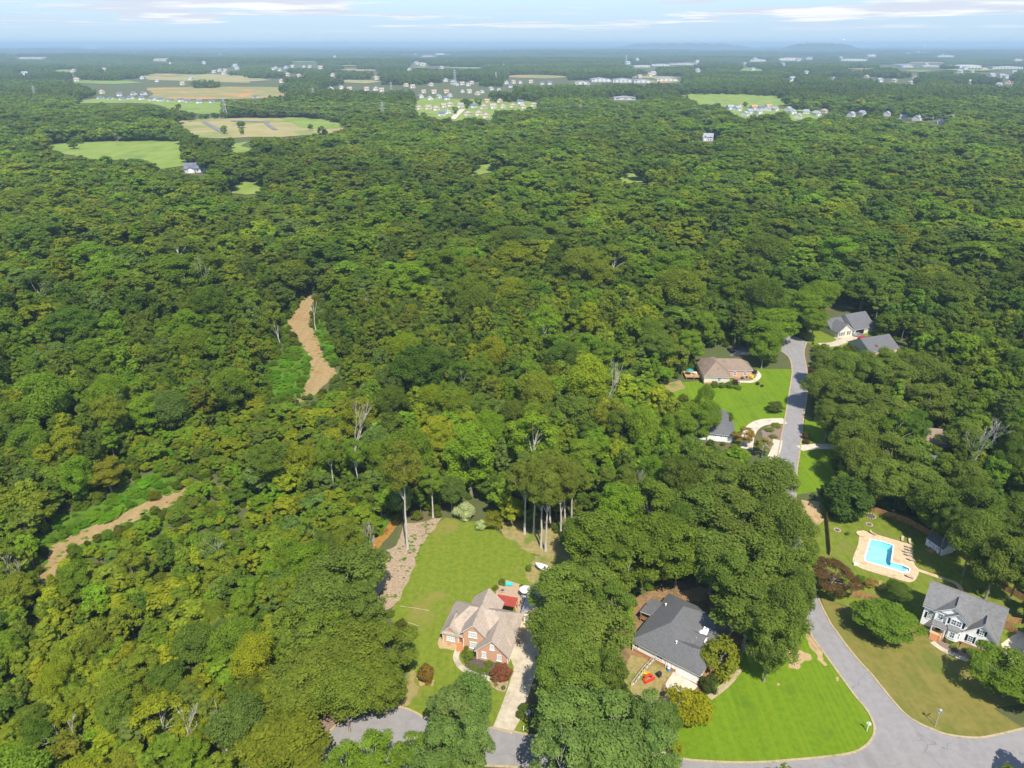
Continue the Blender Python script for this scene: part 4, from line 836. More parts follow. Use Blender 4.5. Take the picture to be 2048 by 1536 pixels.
def window(t, p, d, w, h, nx=2, ny=2, shutters=False, glass='glass', sill=True, fw=0.09):
    mb = MB()
    for s in (-1, 1): panel(mb, p, d, s * w / 2 - fw / 2, s * w / 2 + fw / 2, -h / 2, h / 2, 0, 0.07)
    panel(mb, p, d, -w / 2 - fw / 2, w / 2 + fw / 2, h / 2, h / 2 + fw * 1.3, 0, 0.08)
    panel(mb, p, d, -w / 2 - fw * (1.4 if sill else 0.5), w / 2 + fw * (1.4 if sill else 0.5), -h / 2 - fw * 1.4, -h / 2, 0, 0.12)
    for i in range(1, nx): panel(mb, p, d, -w / 2 + w * i / nx - 0.03, -w / 2 + w * i / nx + 0.03, -h / 2, h / 2, 0.02, 0.055)
    for i in range(1, ny): panel(mb, p, d, -w / 2 + fw / 2, w / 2 - fw / 2, -h / 2 + h * i / ny - 0.03, -h / 2 + h * i / ny + 0.03, 0.021, 0.057)
    o = mb.build('window', 'white_trim', t); g_ = MB(); panel(g_, p, d, -w / 2 + fw / 2, w / 2 - fw / 2, -h / 2, h / 2, 0.004, 0.025); g_.build('pane', glass, o)
    if shutters:
        for s in (-1, 1):
            m2 = MB(); c = s * (w / 2 + 0.30); panel(m2, p, d, c - 0.2, c + 0.2, -h / 2 - 0.06, h / 2 + 0.06, 0, 0.05)
            for k in range(6): panel(m2, p, d, c - 0.15, c + 0.15, -h / 2 + h * (k + 0.2) / 6, -h / 2 + h * (k + 0.8) / 6, 0.05, 0.065)
            m2.build('shutter', 'black_shutter', o)
    return o
def door(t, p, d, w, h, mat='door_red'):
    mb = MB(); panel(mb, p, d, -w / 2, w / 2, 0, h, 0, 0.05); o = mb.build('door', mat, t)
    f = MB()
    for s in (-1, 1): panel(f, p, d, s * (w / 2 + 0.06) - 0.06, s * (w / 2 + 0.06) + 0.06, 0, h, 0, 0.09)
    panel(f, p, d, -w / 2 - 0.12, w / 2 + 0.12, h, h + 0.14, 0, 0.1); f.build('door_frame', 'white_trim', o)
    k = MB(); panel(k, p, d, w / 2 - 0.14, w / 2 - 0.08, h * 0.45, h * 0.5, 0.05, 0.11); k.build('handle', 'metal', o); return o
def garage_door(t, p, d, w, h, wins=True):
    mb = MB()
    for r in range(4):
        for c in range(4):
            panel(mb, p, d, -w / 2 + w * c / 4 + 0.03, -w / 2 + w * (c + 1) / 4 - 0.03, h * r / 4 + 0.03, h * (r + 1) / 4 - 0.03, 0.03, 0.06)
    panel(mb, p, d, -w / 2, w / 2, 0, h, 0, 0.04); o = mb.build('garage_door', 'white_trim', t)
    if wins:
        for c in range(4):
            g_ = MB(); panel(g_, p, d, -w / 2 + w * c / 4 + 0.12, -w / 2 + w * (c + 1) / 4 - 0.12, h * 0.8, h * 0.93, 0.06, 0.075); g_.build('pane', 'glass', o)
    return o
def post(t, x, y, z0, z1, r=0.09, mat='white_trim', name='post'):
    return MB().box(x - r, x + r, y - r, y + r, z0, z1).build(name, mat, t)
A15 = math.radians(-15); A37 = math.radians(-37.3)

# ------------------------------------------------------------------ brick house
def brick_house():
    t = thing('brick_house', 'orange brick house with tan hipped roof and three front gables beside the wide lawn', 'house', (-7.55, 115.9, 0), A15)
    mb = MB(); mb.box(-8.6, 6.6, 2.9, 12.0, 0, 3.3); mb.box(-5.0, 1.5, 11.9, 14.5, 0, 3.29)
    gwall_y(mb, -8.62, -5.1, 2.62, 6.0, 3.5, 5.3); gwall_y(mb, -3.7, 1.1, 2.0, 8.0, 5.4, 7.7); gwall_y(mb, 0, 6.9, 0, 6.5, 3.05, 6.45)
    mb.build('wall', 'brick', t)
    roof_obj(t, 'tan_shingle', hip, (-8.6, 6.8, 2.7, 12.2, 3.5, 0.80, 0.45))
    roof_obj(t, 'tan_shingle', gable_y, (-5.0, 1.6, 8.5, 14.6, 3.45, 6.5, 0.4))
    roof_obj(t, 'tan_shingle', gable_y, (-8.64, -5.1, 2.6, 6.4, 3.47, 5.35, 0.35))
    roof_obj(t, 'tan_shingle', gable_y, (-3.7, 1.1, 1.98, 8.4, 5.4, 7.75, 0.4))
    roof_obj(t, 'tan_shingle', gable_y, (0, 6.95, -0.02, 8.2, 3.05, 6.5, 0.45))
    rc = MB(); cap(rc, (3.47, -0.4, 6.5), (3.47, 8.0, 6.5), 0.09); cap(rc, (-1.3, 1.6, 7.75), (-1.3, 7.8, 7.75), 0.09); cap(rc, (-4.2, 7.45, 7.28), (2.4, 7.45, 7.28), 0.09); rc.build('ridge_cap', 'tan_shingle', t)
    def sill(p, d, w, h, **k): return window(t, p, d, w, h, glass='pale_glass', fw=0.13, **k)
    sill((1.6, 0, 1.55), FRONT, 0.85, 1.5, nx=2, ny=3); sill((5.0, 0, 1.55), FRONT, 0.85, 1.5, nx=2, ny=3); sill((3.45, 0, 4.1), FRONT, 0.8, 1.2, nx=2, ny=3)
    sill((-6.85, 2.62, 1.75), FRONT, 1.7, 1.6, nx=4, ny=3); sill((-1.5, 2.0, 4.5), FRONT, 1.7, 1.3, nx=4, ny=2); sill((-1.3, 2.0, 1.6), FRONT, 1.7, 1.6, nx=4, ny=3)
    sill((-8.6, 5.5, 1.7), LEFT, 1.0, 1.5); sill((-8.6, 9.0, 1.7), LEFT, 1.0, 1.5)
    garage_door(t, (6.9, 3.2, 0.05), RIGHT, 4.8, 2.3); window(t, (6.6, 9.0, 1.7), RIGHT, 1.0, 1.4)
    door(t, (-4.45, 2.9, 0.9), FRONT, 1.0, 2.1)
    st = MB()
    for k in range(5): st.box(-5.05, -3.5, 0.8 + 0.33 * k, 2.9, 0.18 * k + 0.02, 0.18 * (k + 1))
    st.build('steps', 'foundation_brick', t)
    tr = MB()
    for x, y in ((-8.64, 2.55), (-5.1, 2.55), (-3.7, 1.95), (0.02, -0.06), (6.9, -0.06)): tr.box(x - 0.07, x + 0.07, y - 0.05, y + 0.05, 0.05, 3.0)
    tr.build('downpipe', 'white_trim', t)
    gv = MB(); panel(gv, (-1.3, 1.97, 6.9), FRONT, -0.22, 0.22, -0.22, 0.22, 0, 0.06); panel(gv, (-6.85, 2.6, 4.7), FRONT, -0.18, 0.18, -0.18, 0.18, 0, 0.06); gv.build('gable_vent', 'white_trim', t)
    for x, y in ((-6.2, 6.4), (-6.6, 6.9)):
        MB().tube([(x, y, 5.2), (x, y, 6.3)], 0.07, 8).build('vent_pipe', 'grey_plastic', t)
brick_house()
def local(o, a, x, y): return (o[0] + x * math.cos(a) - y * math.sin(a), o[1] + x * math.sin(a) + y * math.cos(a))
def red_canopy():
    o = (-7.55, 115.9); x, y = local(o, A15, 2.2, 15.9); t = thing('patio_canopy', 'flat red roofed canopy on the patio behind the brick house', 'canopy', (x, y, 0.06), A15)
    mb = MB(); mb.slab([(-2.4, -1.5, 2.75), (2.4, -1.5, 2.75), (2.4, 1.5, 2.9), (-2.4, 1.5, 2.9)], 0.1)
    for k in range(13): mb.slab([(-2.4 + 0.4 * k - 0.02, -1.5, 2.79), (-2.4 + 0.4 * k + 0.02, -1.5, 2.79), (-2.4 + 0.4 * k + 0.02, 1.5, 2.94), (-2.4 + 0.4 * k - 0.02, 1.5, 2.94)], 0.05)
    mb.build('roof', 'red_roof', t)
    for px, py in ((-2.25, -1.35), (2.25, -1.35), (-2.25, 1.35), (2.25, 1.35)): post(t, px, py, 0, 2.7, 0.07, 'deck_wood')
red_canopy()
def detached_garage():
    o = (-7.55, 115.9); x, y = local(o, A15, 6.75, 13.4); t = thing('detached_garage', 'brick detached garage with light grey roof half hidden by oaks', 'garage', (x, y, 0), A15)
    mb = MB(); gwall_y(mb, 0, 6.6, 0, 8.4, 3.0, 5.3); mb.build('wall', 'brick', t); roof_obj(t, 'metal_roof', gable_y, (0, 6.6, 0, 8.4, 3.0, 5.4, 0.4))
    garage_door(t, (1.3, 0, 0.05), FRONT, 1.9, 2.2, False); garage_door(t, (4.6, 0, 0.05), FRONT, 2.6, 2.2, False); window(t, (0, 4, 1.6), LEFT, 0.9, 1.2)
detached_garage()
def patio_things():
    x, y, _ = gp(1051, 1194); t = thing('gazebo', 'white octagonal canvas gazebo beside the grey garage roof', 'gazebo', (x, y, 0.06), 0.2)
    mb = MB(); mb.lathe([(1.45, 2.15), (1.5, 2.3), (0.8, 2.75), (0.05, 3.0)], sides=8); mb.build('canopy', 'white_fabric', t)
    for k in range(4): a = math.pi / 4 + k * math.pi / 2; MB().tube([(1.2 * math.cos(a), 1.2 * math.sin(a), 0), (1.2 * math.cos(a), 1.2 * math.sin(a), 2.2)], 0.05, 8).build('post', 'grey_plastic', t)
    MB().lathe([(1.1, 0), (1.15, 0.1), (1.15, 0.85), (1.0, 0.9)], sides=16).build('tub', 'grey_plastic', t)
    x, y, _ = gp(1018, 1171); t = thing('garden_tub', 'turquoise rectangular tub on the patio edge', 'tub', (x, y, 0.06), -0.1)
    mb = MB(); mb.slab([(-0.85, -0.45, 0.55), (0.85, -0.45, 0.55), (0.85, 0.45, 0.55), (-0.85, 0.45, 0.55)], 0.45); mb.build('body', 'turquoise', t)
    r = MB(); 
    for a in ((-0.9, 0.9, -0.5, -0.42), (-0.9, 0.9, 0.42, 0.5), (-0.9, -0.82, -0.42, 0.42), (0.82, 0.9, -0.42, 0.42)): r.box(*a, 0.5, 0.62)
    r.build('rim', 'turquoise', t)
    for sx in (-1, 1):
        for sy in (-1, 1): MB().box(sx * 0.7 - 0.05, sx * 0.7 + 0.05, sy * 0.35 - 0.05, sy * 0.35 + 0.05, 0, 0.1).build('leg', 'grey_plastic', t)
    x, y, _ = gp(1005, 1182); t = thing('fire_pit', 'round stone fire pit on the brick patio', 'fire pit', (x, y, 0.06))
    for k in range(10):
        a = k * math.pi / 5; MB().lathe([(0.16, 0), (0.19, 0.05), (0.17, 0.3), (0.12, 0.32)], 0.62 * math.cos(a), 0.62 * math.sin(a), 6).build('stone', 'stone', t)
    MB().lathe([(0.5, 0.0), (0.5, 0.08), (0.3, 0.1)], sides=12).build('ash_bed', 'dark_mulch', t)
    x, y, _ = gp(1087, 1143); t = thing('boat', 'white covered motor boat parked on the dry grass behind the garage', 'boat', (x, y, 0.04), math.radians(140))
    hull = MB(); sec = [(-2.6, 0.95, 0.55), (-1.2, 1.05, 0.5), (0.6, 1.0, 0.5), (1.9, 0.65, 0.6), (2.7, 0.05, 0.8)]; rings = []
    for xx, w, zb in sec:
        b = len(hull.v); hull.v += [(xx, -w, 1.35), (xx, -w * 0.8, 0.85), (xx, 0, zb), (xx, w * 0.8, 0.85), (xx, w, 1.35)]; rings.append(b)
    for p, q in zip(rings, rings[1:]):
        for k in range(4): hull.f.append((p + k, q + k, q + k + 1, p + k + 1)); hull.m.append(0)
    hull.f.append(tuple(rings[0] + k for k in range(5))); hull.m.append(0); hull.build('hull', 'white_plastic', t)
    c = MB(); r2 = []
    for xx, w, zz in ((-2.55, 0.9, 1.36), (-1.8, 0.98, 1.7), (-0.3, 0.98, 1.95), (1.0, 0.85, 1.7), (2.55, 0.1, 1.37)):
        b = len(c.v); c.v += [(xx, -w, 1.36), (xx, -w * 0.5, zz), (xx, w * 0.5, zz), (xx, w, 1.36)]; r2.append(b)
    for p, q in zip(r2, r2[1:]):
        for k in range(3): c.f.append((p + k, q + k, q + k + 1, p + k + 1)); c.m.append(0)
    c.build('cover', 'white_fabric', t)
    MB().box(-2.2, 3.6, -0.06, 0.06, 0.38, 0.5).box(-1.0, -0.9, -0.9, 0.9, 0.38, 0.5).build('trailer', 'metal', t)
    for s in (-1, 1):
        w = MB(); w.tube([(-0.95, s * 0.95, 0.32), (-0.95, s * 1.13, 0.32)], 0.32, 14); w.build('wheel', 'black_plastic', t)
    x, y, _ = gp(1056, 1429); t = thing('utility_box', 'pale green utility box beside the clipped hedge', 'utility box', (x, y, 0.03), A15); MB().box(-0.45, 0.45, -0.4, 0.4, 0, 0.75).build('body', 'metal', t); MB().slab([(-0.5, -0.45, 0.78), (0.5, -0.45, 0.78), (0.5, 0.45, 0.85), (-0.5, 0.45, 0.85)], 0.06).build('lid', 'metal', t)
    x, y, _ = gp(1047, 1461); t = thing('marker_post', 'short white marker post by the kerb beside the driveway mouth', 'post', (x, y, 0.03)); MB().tube([(0, 0, 0), (0, 0, 1.0)], 0.09, 8).build('post', 'white_plastic', t); MB().lathe([(0.1, 1.0), (0.11, 1.05), (0.02, 1.12)], sides=8).build('cap', 'white_plastic', t)
    for a, b_, l in (((800, 1212), (858, 1221), 'long pale pipe lying across the lawn left of the brick house'), ((802, 1241), (838, 1252), 'short pale pipe lying across the lawn left of the brick house')):
        p, q = gp(*a, 0.09), gp(*b_, 0.09); o = MB().tube([p, ((p[0] + q[0]) / 2, (p[1] + q[1]) / 2 + 0.1, 0.09), q], 0.045, 6).build('drain_pipe', 'concrete'); tag(o, l, 'pipe')
patio_things()

# ------------------------------------------------------------------ grey roofed house
def grey_house():
    o = (26.27, 118.2); t = thing('grey_roofed_house', 'low white sided house with dark grey hipped roof and skylight', 'house', (o[0], o[1], 0), A37)
    mb = MB()
    for a in ((0, 15.2, 0, 6.6), (0.01, 11.4, 0.01, 17.6), (0.02, 15.4, 10.4, 17.59)): mb.box(*a, 0.9, 3.3 + a[0])
    mb.build('wall', 'white_siding', t)
    fb = MB()
    for a in ((0.03, 15.17, 0.03, 6.57), (0.04, 11.37, 0.04, 17.57), (0.05, 15.37, 10.43, 17.56)): fb.box(*a, 0, 0.9)
    fb.build('foundation', 'foundation_brick', t)
    roof_obj(t, 'slate_shingle', hip, (0, 11.4, 0, 17.6, 3.5, 0.62, 0.5)); roof_obj(t, 'slate_shingle', hip, (0.05, 15.2, 0.05, 6.6, 3.47, 0.62, 0.5)); roof_obj(t, 'slate_shingle', hip, (0.1, 15.4, 10.4, 17.55, 3.44, 0.62, 0.5))
    rc = MB(); cap(rc, (5.7, 6, 6.98), (5.7, 12, 6.98), 0.08); rc.build('ridge_cap', 'slate_shingle', t)
    mg = MB(); gwall_y(mg, 9.6, 12.6, 7.6, 10.6, 3.3, 4.6); mg.build('wall', 'white_siding', t); roof_obj(t, 'slate_shingle', gable_x, (8.0, 12.4, 6.2, 10.8, 3.4, 4.9, 0.4))
    sk = MB(); sk.slab([(11.2, 10.0, 4.15), (12.3, 10.0, 4.0), (12.3, 11.3, 4.75), (11.2, 11.3, 4.9)], 0.5); so = sk.build('skylight', 'white_trim', t)
    sg = MB(); sg.slab([(11.3, 10.1, 4.23), (12.2, 10.1, 4.1), (12.2, 11.2, 4.76), (11.3, 11.2, 4.9)], 0.02); sg.build('pane', 'skylight_glass', so)
    window(t, (0.9, 0, 2.2), FRONT, 1.0, 1.3); window(t, (6.4, 0, 2.2), FRONT, 1.3, 1.1); garage_door(t, (12.6, 0, 0.1), FRONT, 4.8, 2.2, False); door(t, (8.9, 0, 0.9), FRONT, 0.9, 2.0, 'white_trim')
    window(t, (0, 5, 2.2), LEFT, 1.2, 1.3); window(t, (0, 9, 2.2), LEFT, 1.2, 1.3)
    for y in (1.5, 4.8): window(t, (15.2, y, 2.1), RIGHT, 0.9, 1.5, 2, 3, True)
    for y in (12.0, 14.6): window(t, (15.4, y, 2.1), RIGHT, 0.9, 1.6, 2, 3, True)
    dp = MB(); dp.box(7.9, 8.0, -0.12, -0.02, 0.1, 3.2); dp.box(0.0, 0.1, -0.12, -0.02, 0.1, 3.2); dp.build('downpipe', 'white_trim', t)
    for x, y, z in ((8.6, 2.7, 5.0), (1.3, 12.6, 4.1)): 
        v = MB().tube([(x, y, z - 0.2), (x, y, z + 0.75)], 0.14, 10); v.lathe([(0.2, z + 0.75), (0.22, z + 0.8), (0.05, z + 0.95)], x, y, 10); v.build('vent_pipe', 'white_plastic', t)
    hx, hy = -3.1, 8.9; pr = MB(); pr.slab([(hx, hy, 3.05), (hx + 4.2, hy, 3.6), (hx + 4.2, hy + 5.2, 3.6), (hx, hy + 5.2, 3.05)], 0.16); po = pr.build('porch_roof', 'slate_shingle', t)
    pt = MB(); pt.slab([(hx - 0.02, hy - 0.02, 2.88), (hx + 3.1, hy - 0.02, 3.28), (hx + 3.1, hy + 5.2, 3.28), (hx - 0.02, hy + 5.2, 2.88)], 0.15); pt.build('eave_trim', 'white_trim', po)
    dk = MB(); 
    for k in range(12): dk.box(hx + 0.15 + 0.25 * k, hx + 0.38 + 0.25 * k, hy + 0.1, hy + 5.0, 0.85, 0.92)
    dk.build('deck', 'deck_wood', t)
    for x, y in ((hx + 0.2, hy + 0.2), (hx + 0.2, hy + 4.9), (hx + 0.2, hy + 2.5), (hx + 2.9, hy + 0.2)): post(t, x, y, 0, 2.95, 0.09, 'deck_wood')
    rl = MB(); rl.box(hx + 0.15, hx + 3.0, hy + 0.17, hy + 0.23, 1.75, 1.83)
    for k in range(16): rl.box(hx + 0.25 + k * 0.17, hx + 0.3 + k * 0.17, hy + 0.18, hy + 0.22, 0.95, 1.75)
    rl.build('railing', 'deck_wood', t)
grey_house()
def grey_yard():
    x, y, _ = gp(1295, 1358); t = thing('play_arch', 'red plastic play arch on the worn grass below the grey roofed house', 'toy', (x, y, 0.05), 0.5)
    pts = [(1.0 * math.cos(a), 0.0, 0.15 + 0.95 * math.sin(a)) for a in np.linspace(0, math.pi, 9)]; MB().tube([(1.0, 0, 0)] + pts + [(-1.0, 0, 0)], 0.28, 8).build('arch', 'red_plastic', t)
    MB().box(-1.3, 1.3, -0.9, -0.5, 0, 0.5).build('base', 'red_plastic', t)
    x, y, _ = gp(1291, 1350); t = thing('toy_bench', 'yellow plastic toy bench behind the red play arch', 'toy', (x, y, 0.05), -0.4); MB().box(-0.9, 0.9, -0.2, 0.2, 0.3, 0.4).build('seat', 'yellow_plastic', t); MB().box(-0.9, 0.9, 0.2, 0.26, 0.4, 0.75).build('backrest', 'yellow_plastic', t)
    for s in (-0.75, 0.75): MB().box(s - 0.07, s + 0.07, -0.18, 0.18, 0, 0.3).build('leg', 'yellow_plastic', t)
    x, y, _ = gp(1318, 1353); t = thing('grill', 'black covered barbecue grill between the toys and the pale driveway', 'grill', (x, y, 0.05), 0.7); MB().slab([(-0.45, -0.35, 1.0), (0.45, -0.35, 1.0), (0.45, 0.35, 1.15), (-0.45, 0.35, 1.15)], 0.6).build('lid', 'black_plastic', t); MB().box(-0.42, 0.42, -0.32, 0.32, 0.1, 0.56).build('cart', 'black_plastic', t)
    for s in (-1, 1): MB().tube([(s * 0.3, -0.36, 0.12), (s * 0.3, -0.3, 0.12)], 0.12, 10).build('wheel', 'black_plastic', t)
    x, y, _ = gp(1337, 1342); t = thing('water_barrel', 'small blue barrel against the grey roofed house wall', 'barrel', (x, y, 0.05)); MB().lathe([(0.28, 0), (0.33, 0.2), (0.33, 0.6), (0.26, 0.8)], sides=14).build('body', 'blue_plastic', t); MB().lathe([(0.27, 0.8), (0.28, 0.84), (0.05, 0.86)], sides=14).build('lid', 'white_plastic', t)
    p = [gp(1307, 1322)[:2], gp(1284, 1345)[:2], gp(1262, 1372)[:2]]
    t = thing('ramp_railing', 'long pale wooden ramp railing running down from the grey roofed house', 'railing', (p[0][0], p[0][1], 0))
    q = [(a[0] - p[0][0], a[1] - p[0][1]) for a in p]
    for off in (0.0, 0.9):
        MB().tube([(x + off, y + 0.4 * off, z) for (x, y), z in zip(q, (1.7, 1.3, 0.95))], 0.06, 5).build('rail', 'concrete', t)
        for i in range(9):
            u = i / 8; k = min(int(u * 2), 1); f = u * 2 - k; x = q[k][0] + (q[k + 1][0] - q[k][0]) * f; y = q[k][1] + (q[k + 1][1] - q[k][1]) * f; z = 1.7 - 0.75 * u
            MB().box(x + off - 0.05, x + off + 0.05, y + 0.4 * off - 0.05, y + 0.4 * off + 0.05, 0, z).build('post', 'concrete', t)
    d = MB(); 
    for i in range(24):
        u = i / 23; k = min(int(u * 2), 1); f = u * 2 - k; x = q[k][0] + (q[k + 1][0] - q[k][0]) * f; y = q[k][1] + (q[k + 1][1] - q[k][1]) * f
        d.slab([(x, y, 0.75 - 0.7 * u), (x + 0.9, y + 0.36, 0.75 - 0.7 * u), (x + 0.85, y + 0.56, 0.75 - 0.7 * u), (x - 0.05, y + 0.2, 0.75 - 0.7 * u)], 0.05)
    d.build('ramp_deck', 'concrete', t)
grey_yard()

# ------------------------------------------------------------------ white house
def white_house():
    t = thing('white_house', 'two storey white sided house with black shutters and grey gabled roof', 'house', (92.7, 125.7, 0), A37)
    mb = MB(); mb.extr([(0, 0.8), (9.4, 0.8), (9.4, 6.3), (4.7, 9.3), (0, 6.3)], 'x', 0, 8.2); mb.extr([(-0.02, 0.8), (9.38, 0.8), (9.38, 6.2), (4.7, 9.28), (-0.02, 3.85)], 'x', 8.19, 14.3)
    gwall_y(mb, 2.3, 8.6, -0.35, 4, 6.3, 8.7, 3.2); gwall_y(mb, 4.55, 8.4, -0.75, 3, 6.1, 7.65, 0.8); gwall_y(mb, 8.3, 14.32, -0.55, 4, 4.1, 7.2, 0.8)
    mb.build('wall', 'white_siding', t)
    fb = MB(); fb.box(0.03, 14.27, 0.02, 9.35, 0, 0.8); fb.box(8.33, 14.29, -0.52, 1, 0, 0.8); fb.box(4.6, 8.35, -0.72, 1, 0, 0.8); fb.build('foundation', 'foundation_brick', t)
    def mainroof(m_, th=0.16, dz=0.0, e=0.0):
        o = 0.45 - e
        m_.slab([(-o, -o, 6.12 + dz), (8.5, -o, 6.12 + dz), (8.5, 4.7, 9.7 + dz), (-o, 4.7, 9.7 + dz)], th)
        m_.slab([(8.45, -o, 3.72 + dz), (14.3 + o, -o, 3.72 + dz), (14.3 + o, 4.7, 9.69 + dz), (8.45, 4.7, 9.69 + dz)], th)
        m_.slab([(-o, 4.7, 9.7 + dz), (14.3 + o, 4.7, 9.7 + dz), (14.3 + o, 9.4 + o, 6.1 + dz), (-o, 9.4 + o, 6.1 + dz)], th)
    roof_obj(t, 'grey_shingle', mainroof, ())
    roof_obj(t, 'grey_shingle', gable_y, (2.3, 8.6, -0.36, 3.6, 6.35, 8.85, 0.42)); roof_obj(t, 'grey_shingle', gable_y, (4.5, 8.45, -0.76, 2.5, 6.15, 7.75, 0.35)); roof_obj(t, 'grey_shingle', gable_y, (8.3, 14.35, -0.57, 3.5, 4.1, 7.3, 0.45))
    rv = MB(); rv.box(5.35, 5.55, -0.1, 3.4, 8.83, 8.96); rv.box(11.22, 11.42, -0.3, 3.0, 7.28, 7.42); rv.build('ridge_vent', 'black_shutter', t); r2 = MB(); cap(r2, (-0.4, 4.7, 9.7), (14.7, 4.7, 9.7), 0.1); r2.build('ridge_cap', 'brown_shingle', t)
    S = dict(shutters=True)
    for x in (9.75, 12.75): window(t, (x, -0.55, 2.3), FRONT, 0.85, 1.6, 2, 3, **S)
    window(t, (11.35, -0.55, 4.95), FRONT, 0.8, 1.15, 2, 2, **S)
    w = MB(); wo = window(t, (6.0, -0.75, 5.0), FRONT, 0.9, 1.35, 2, 2); window(t, (7.0, -0.75, 5.0), FRONT, 0.9, 1.35, 2, 2)
    for x in (5.1, 7.9):
        m2 = MB(); panel(m2, (x, -0.75, 5.0), FRONT, -0.2, 0.2, -0.75, 0.75, 0, 0.06); m2.build('shutter', 'black_shutter', t)
    wo = window(t, (1.5, 0, 3.7), FRONT, 1.15, 1.5, 4, 4, **S)
    ar = MB(); b = [(1.5 + 0.62 * math.cos(a), 4.62 + 0.42 * math.sin(a)) for a in np.linspace(0, math.pi, 10)]; ar.extr([(x, z) for x, z in b], 'y', -0.08, 0.02); ar.build('arch_top', 'glass', wo)
    window(t, (3.35, -0.35, 4.9), FRONT, 0.85, 1.3, 2, 2); window(t, (14.3, 5.0, 4.6), RIGHT, 0.9, 1.4); window(t, (0, 4.5, 4.5), LEFT, 0.9, 1.4)
    # bay window
    bw = MB(); prof = [(5.0, -0.7), (5.6, -1.5), (7.3, -1.5), (7.9, -0.7)]
    bw.slab([(x, y, 3.35) for x, y in prof], 2.75); bo = bw.build('bay', 'white_siding', t)
    br = MB(); br.slab([(4.85, -0.72, 3.9), (5.5, -1.65, 3.36), (7.4, -1.65, 3.36), (8.05, -0.72, 3.9)], 0.12); br.build('bay_roof', 'grey_shingle', bo)
    window(t, (6.45, -1.5, 2.15), FRONT, 0.85, 1.5, 2, 2)
    for p, d in (((5.3, -1.1, 2.15), (0.6, -0.8)), ((7.6, -1.1, 2.15), (0.6, 0.8))): window(t, p, d, 0.5, 1.5, 1, 2)
    # porch
    pr = MB(); pr.slab([(2.2, -1.75, 3.1), (5.2, -1.75, 3.1), (5.2, 0.1, 3.85), (2.2, 0.1, 3.85)], 0.15); po = pr.build('porch_roof', 'grey_shingle', t)
    pt = MB(); pt.slab([(2.23, -1.72, 2.93), (5.17, -1.72, 2.93), (5.17, 0.0, 3.6), (2.23, 0.0, 3.6)], 0.2); pt.build('eave_trim', 'white_trim', po)
    for x in (2.4, 4.95): post(t, x, -1.55, 0.8, 2.75, 0.1)
    MB().box(2.2, 5.1, -1.7, -0.01, 0.02, 0.8).build('porch_floor', 'pale_wood', t); door(t, (3.6, 0, 0.82), FRONT, 1.0, 2.05, 'black_shutter')
    s_ = MB()
    for k in range(5): s_.box(2.6, 4.5, -1.7 - 0.3 * (5 - k), -1.69, 0.15 * k + 0.02, 0.15 * (k + 1))
    s_.build('steps', 'foundation_brick', t)
    for x in (2.55, 4.55):
        r_ = MB().tube([(x, -3.2, 0.9), (x, -1.7, 1.7)], 0.04, 6); r_.tube([(x, -3.2, 0), (x, -3.2, 0.9)], 0.04, 6); r_.build('handrail', 'metal', t)
    garage_door(t, (14.3, 2.4, 0.1), RIGHT, 4.4, 2.2); MB().box(14.36, 14.46, -0.62, -0.52, 0.1, 3.9).build('downpipe', 'white_trim', t)
white_house()
def yard_lamp():
    x, y, _ = gp(1914.4, 1303.7); t = thing('yard_lamp', 'black lantern post in the flower bed before the white house', 'lamp post', (x, y, 0.06))
    MB().tube([(0, 0, 0), (0, 0, 0.3), (0, 0, 2.2)], [0.1, 0.06, 0.05], 8).build('pole', 'black_plastic', t); MB().lathe([(0.1, 2.2), (0.17, 2.3), (0.2, 2.65), (0.26, 2.7), (0.05, 2.95)], sides=8).build('lantern', 'black_plastic', t)
    x, y, _ = gp(1870, 1452); t = thing('street_lamp', 'tall grey street lamp with round head near the kerb corner of the olive lawn', 'street lamp', (x, y, 0.03))
    MB().tube([(0, 0, 0), (0, 0, 0.5), (0, 0, 4.1)], [0.12, 0.08, 0.06], 8).build('pole', 'metal', t); MB().lathe([(0.1, 4.0), (0.25, 4.15), (0.3, 4.35), (0.18, 4.5), (0.03, 4.55)], sides=12).build('lamp_head', 'metal', t)
    x, y, _ = gp(1872, 1446.5); t = thing('street_sign', 'street name sign with two crossed blades beside the street lamp', 'street sign', (x, y, 0.03), 0.5)
    MB().tube([(0, 0, 0), (0, 0, 2.9)], 0.045, 8).build('pole', 'white_plastic', t)
    MB().box(-0.75, 0.75, -0.02, 0.02, 2.9, 3.12).build('sign_blade', 'metal', t); MB().box(-0.02, 0.02, -0.75, 0.75, 3.13, 3.35).build('sign_blade', 'metal', t)
    x, y, _ = gp(1733.6, 1462.6); t = thing('stop_sign', 'octagonal sign seen from its pale back at the corner of the lush lawn', 'road sign', (x, y, 0.03), math.radians(-35))
    MB().box(-0.07, 0.07, -0.05, 0.05, 0, 2.35).build('post', 'white_plastic', t)
    n = MB(); n.extr([(0.46 * math.cos(a), 2.0 + 0.46 * math.sin(a)) for a in np.arange(8) * math.pi / 4 + math.pi / 8], 'y', 0.055, 0.075); n.build('sign_back', 'white_plastic', t)
    n = MB(); n.extr([(0.45 * math.cos(a), 2.0 + 0.45 * math.sin(a)) for a in np.arange(8) * math.pi / 4 + math.pi / 8], 'y', 0.077, 0.083); n.build('sign_face', 'red_plastic', t)
yard_lamp()

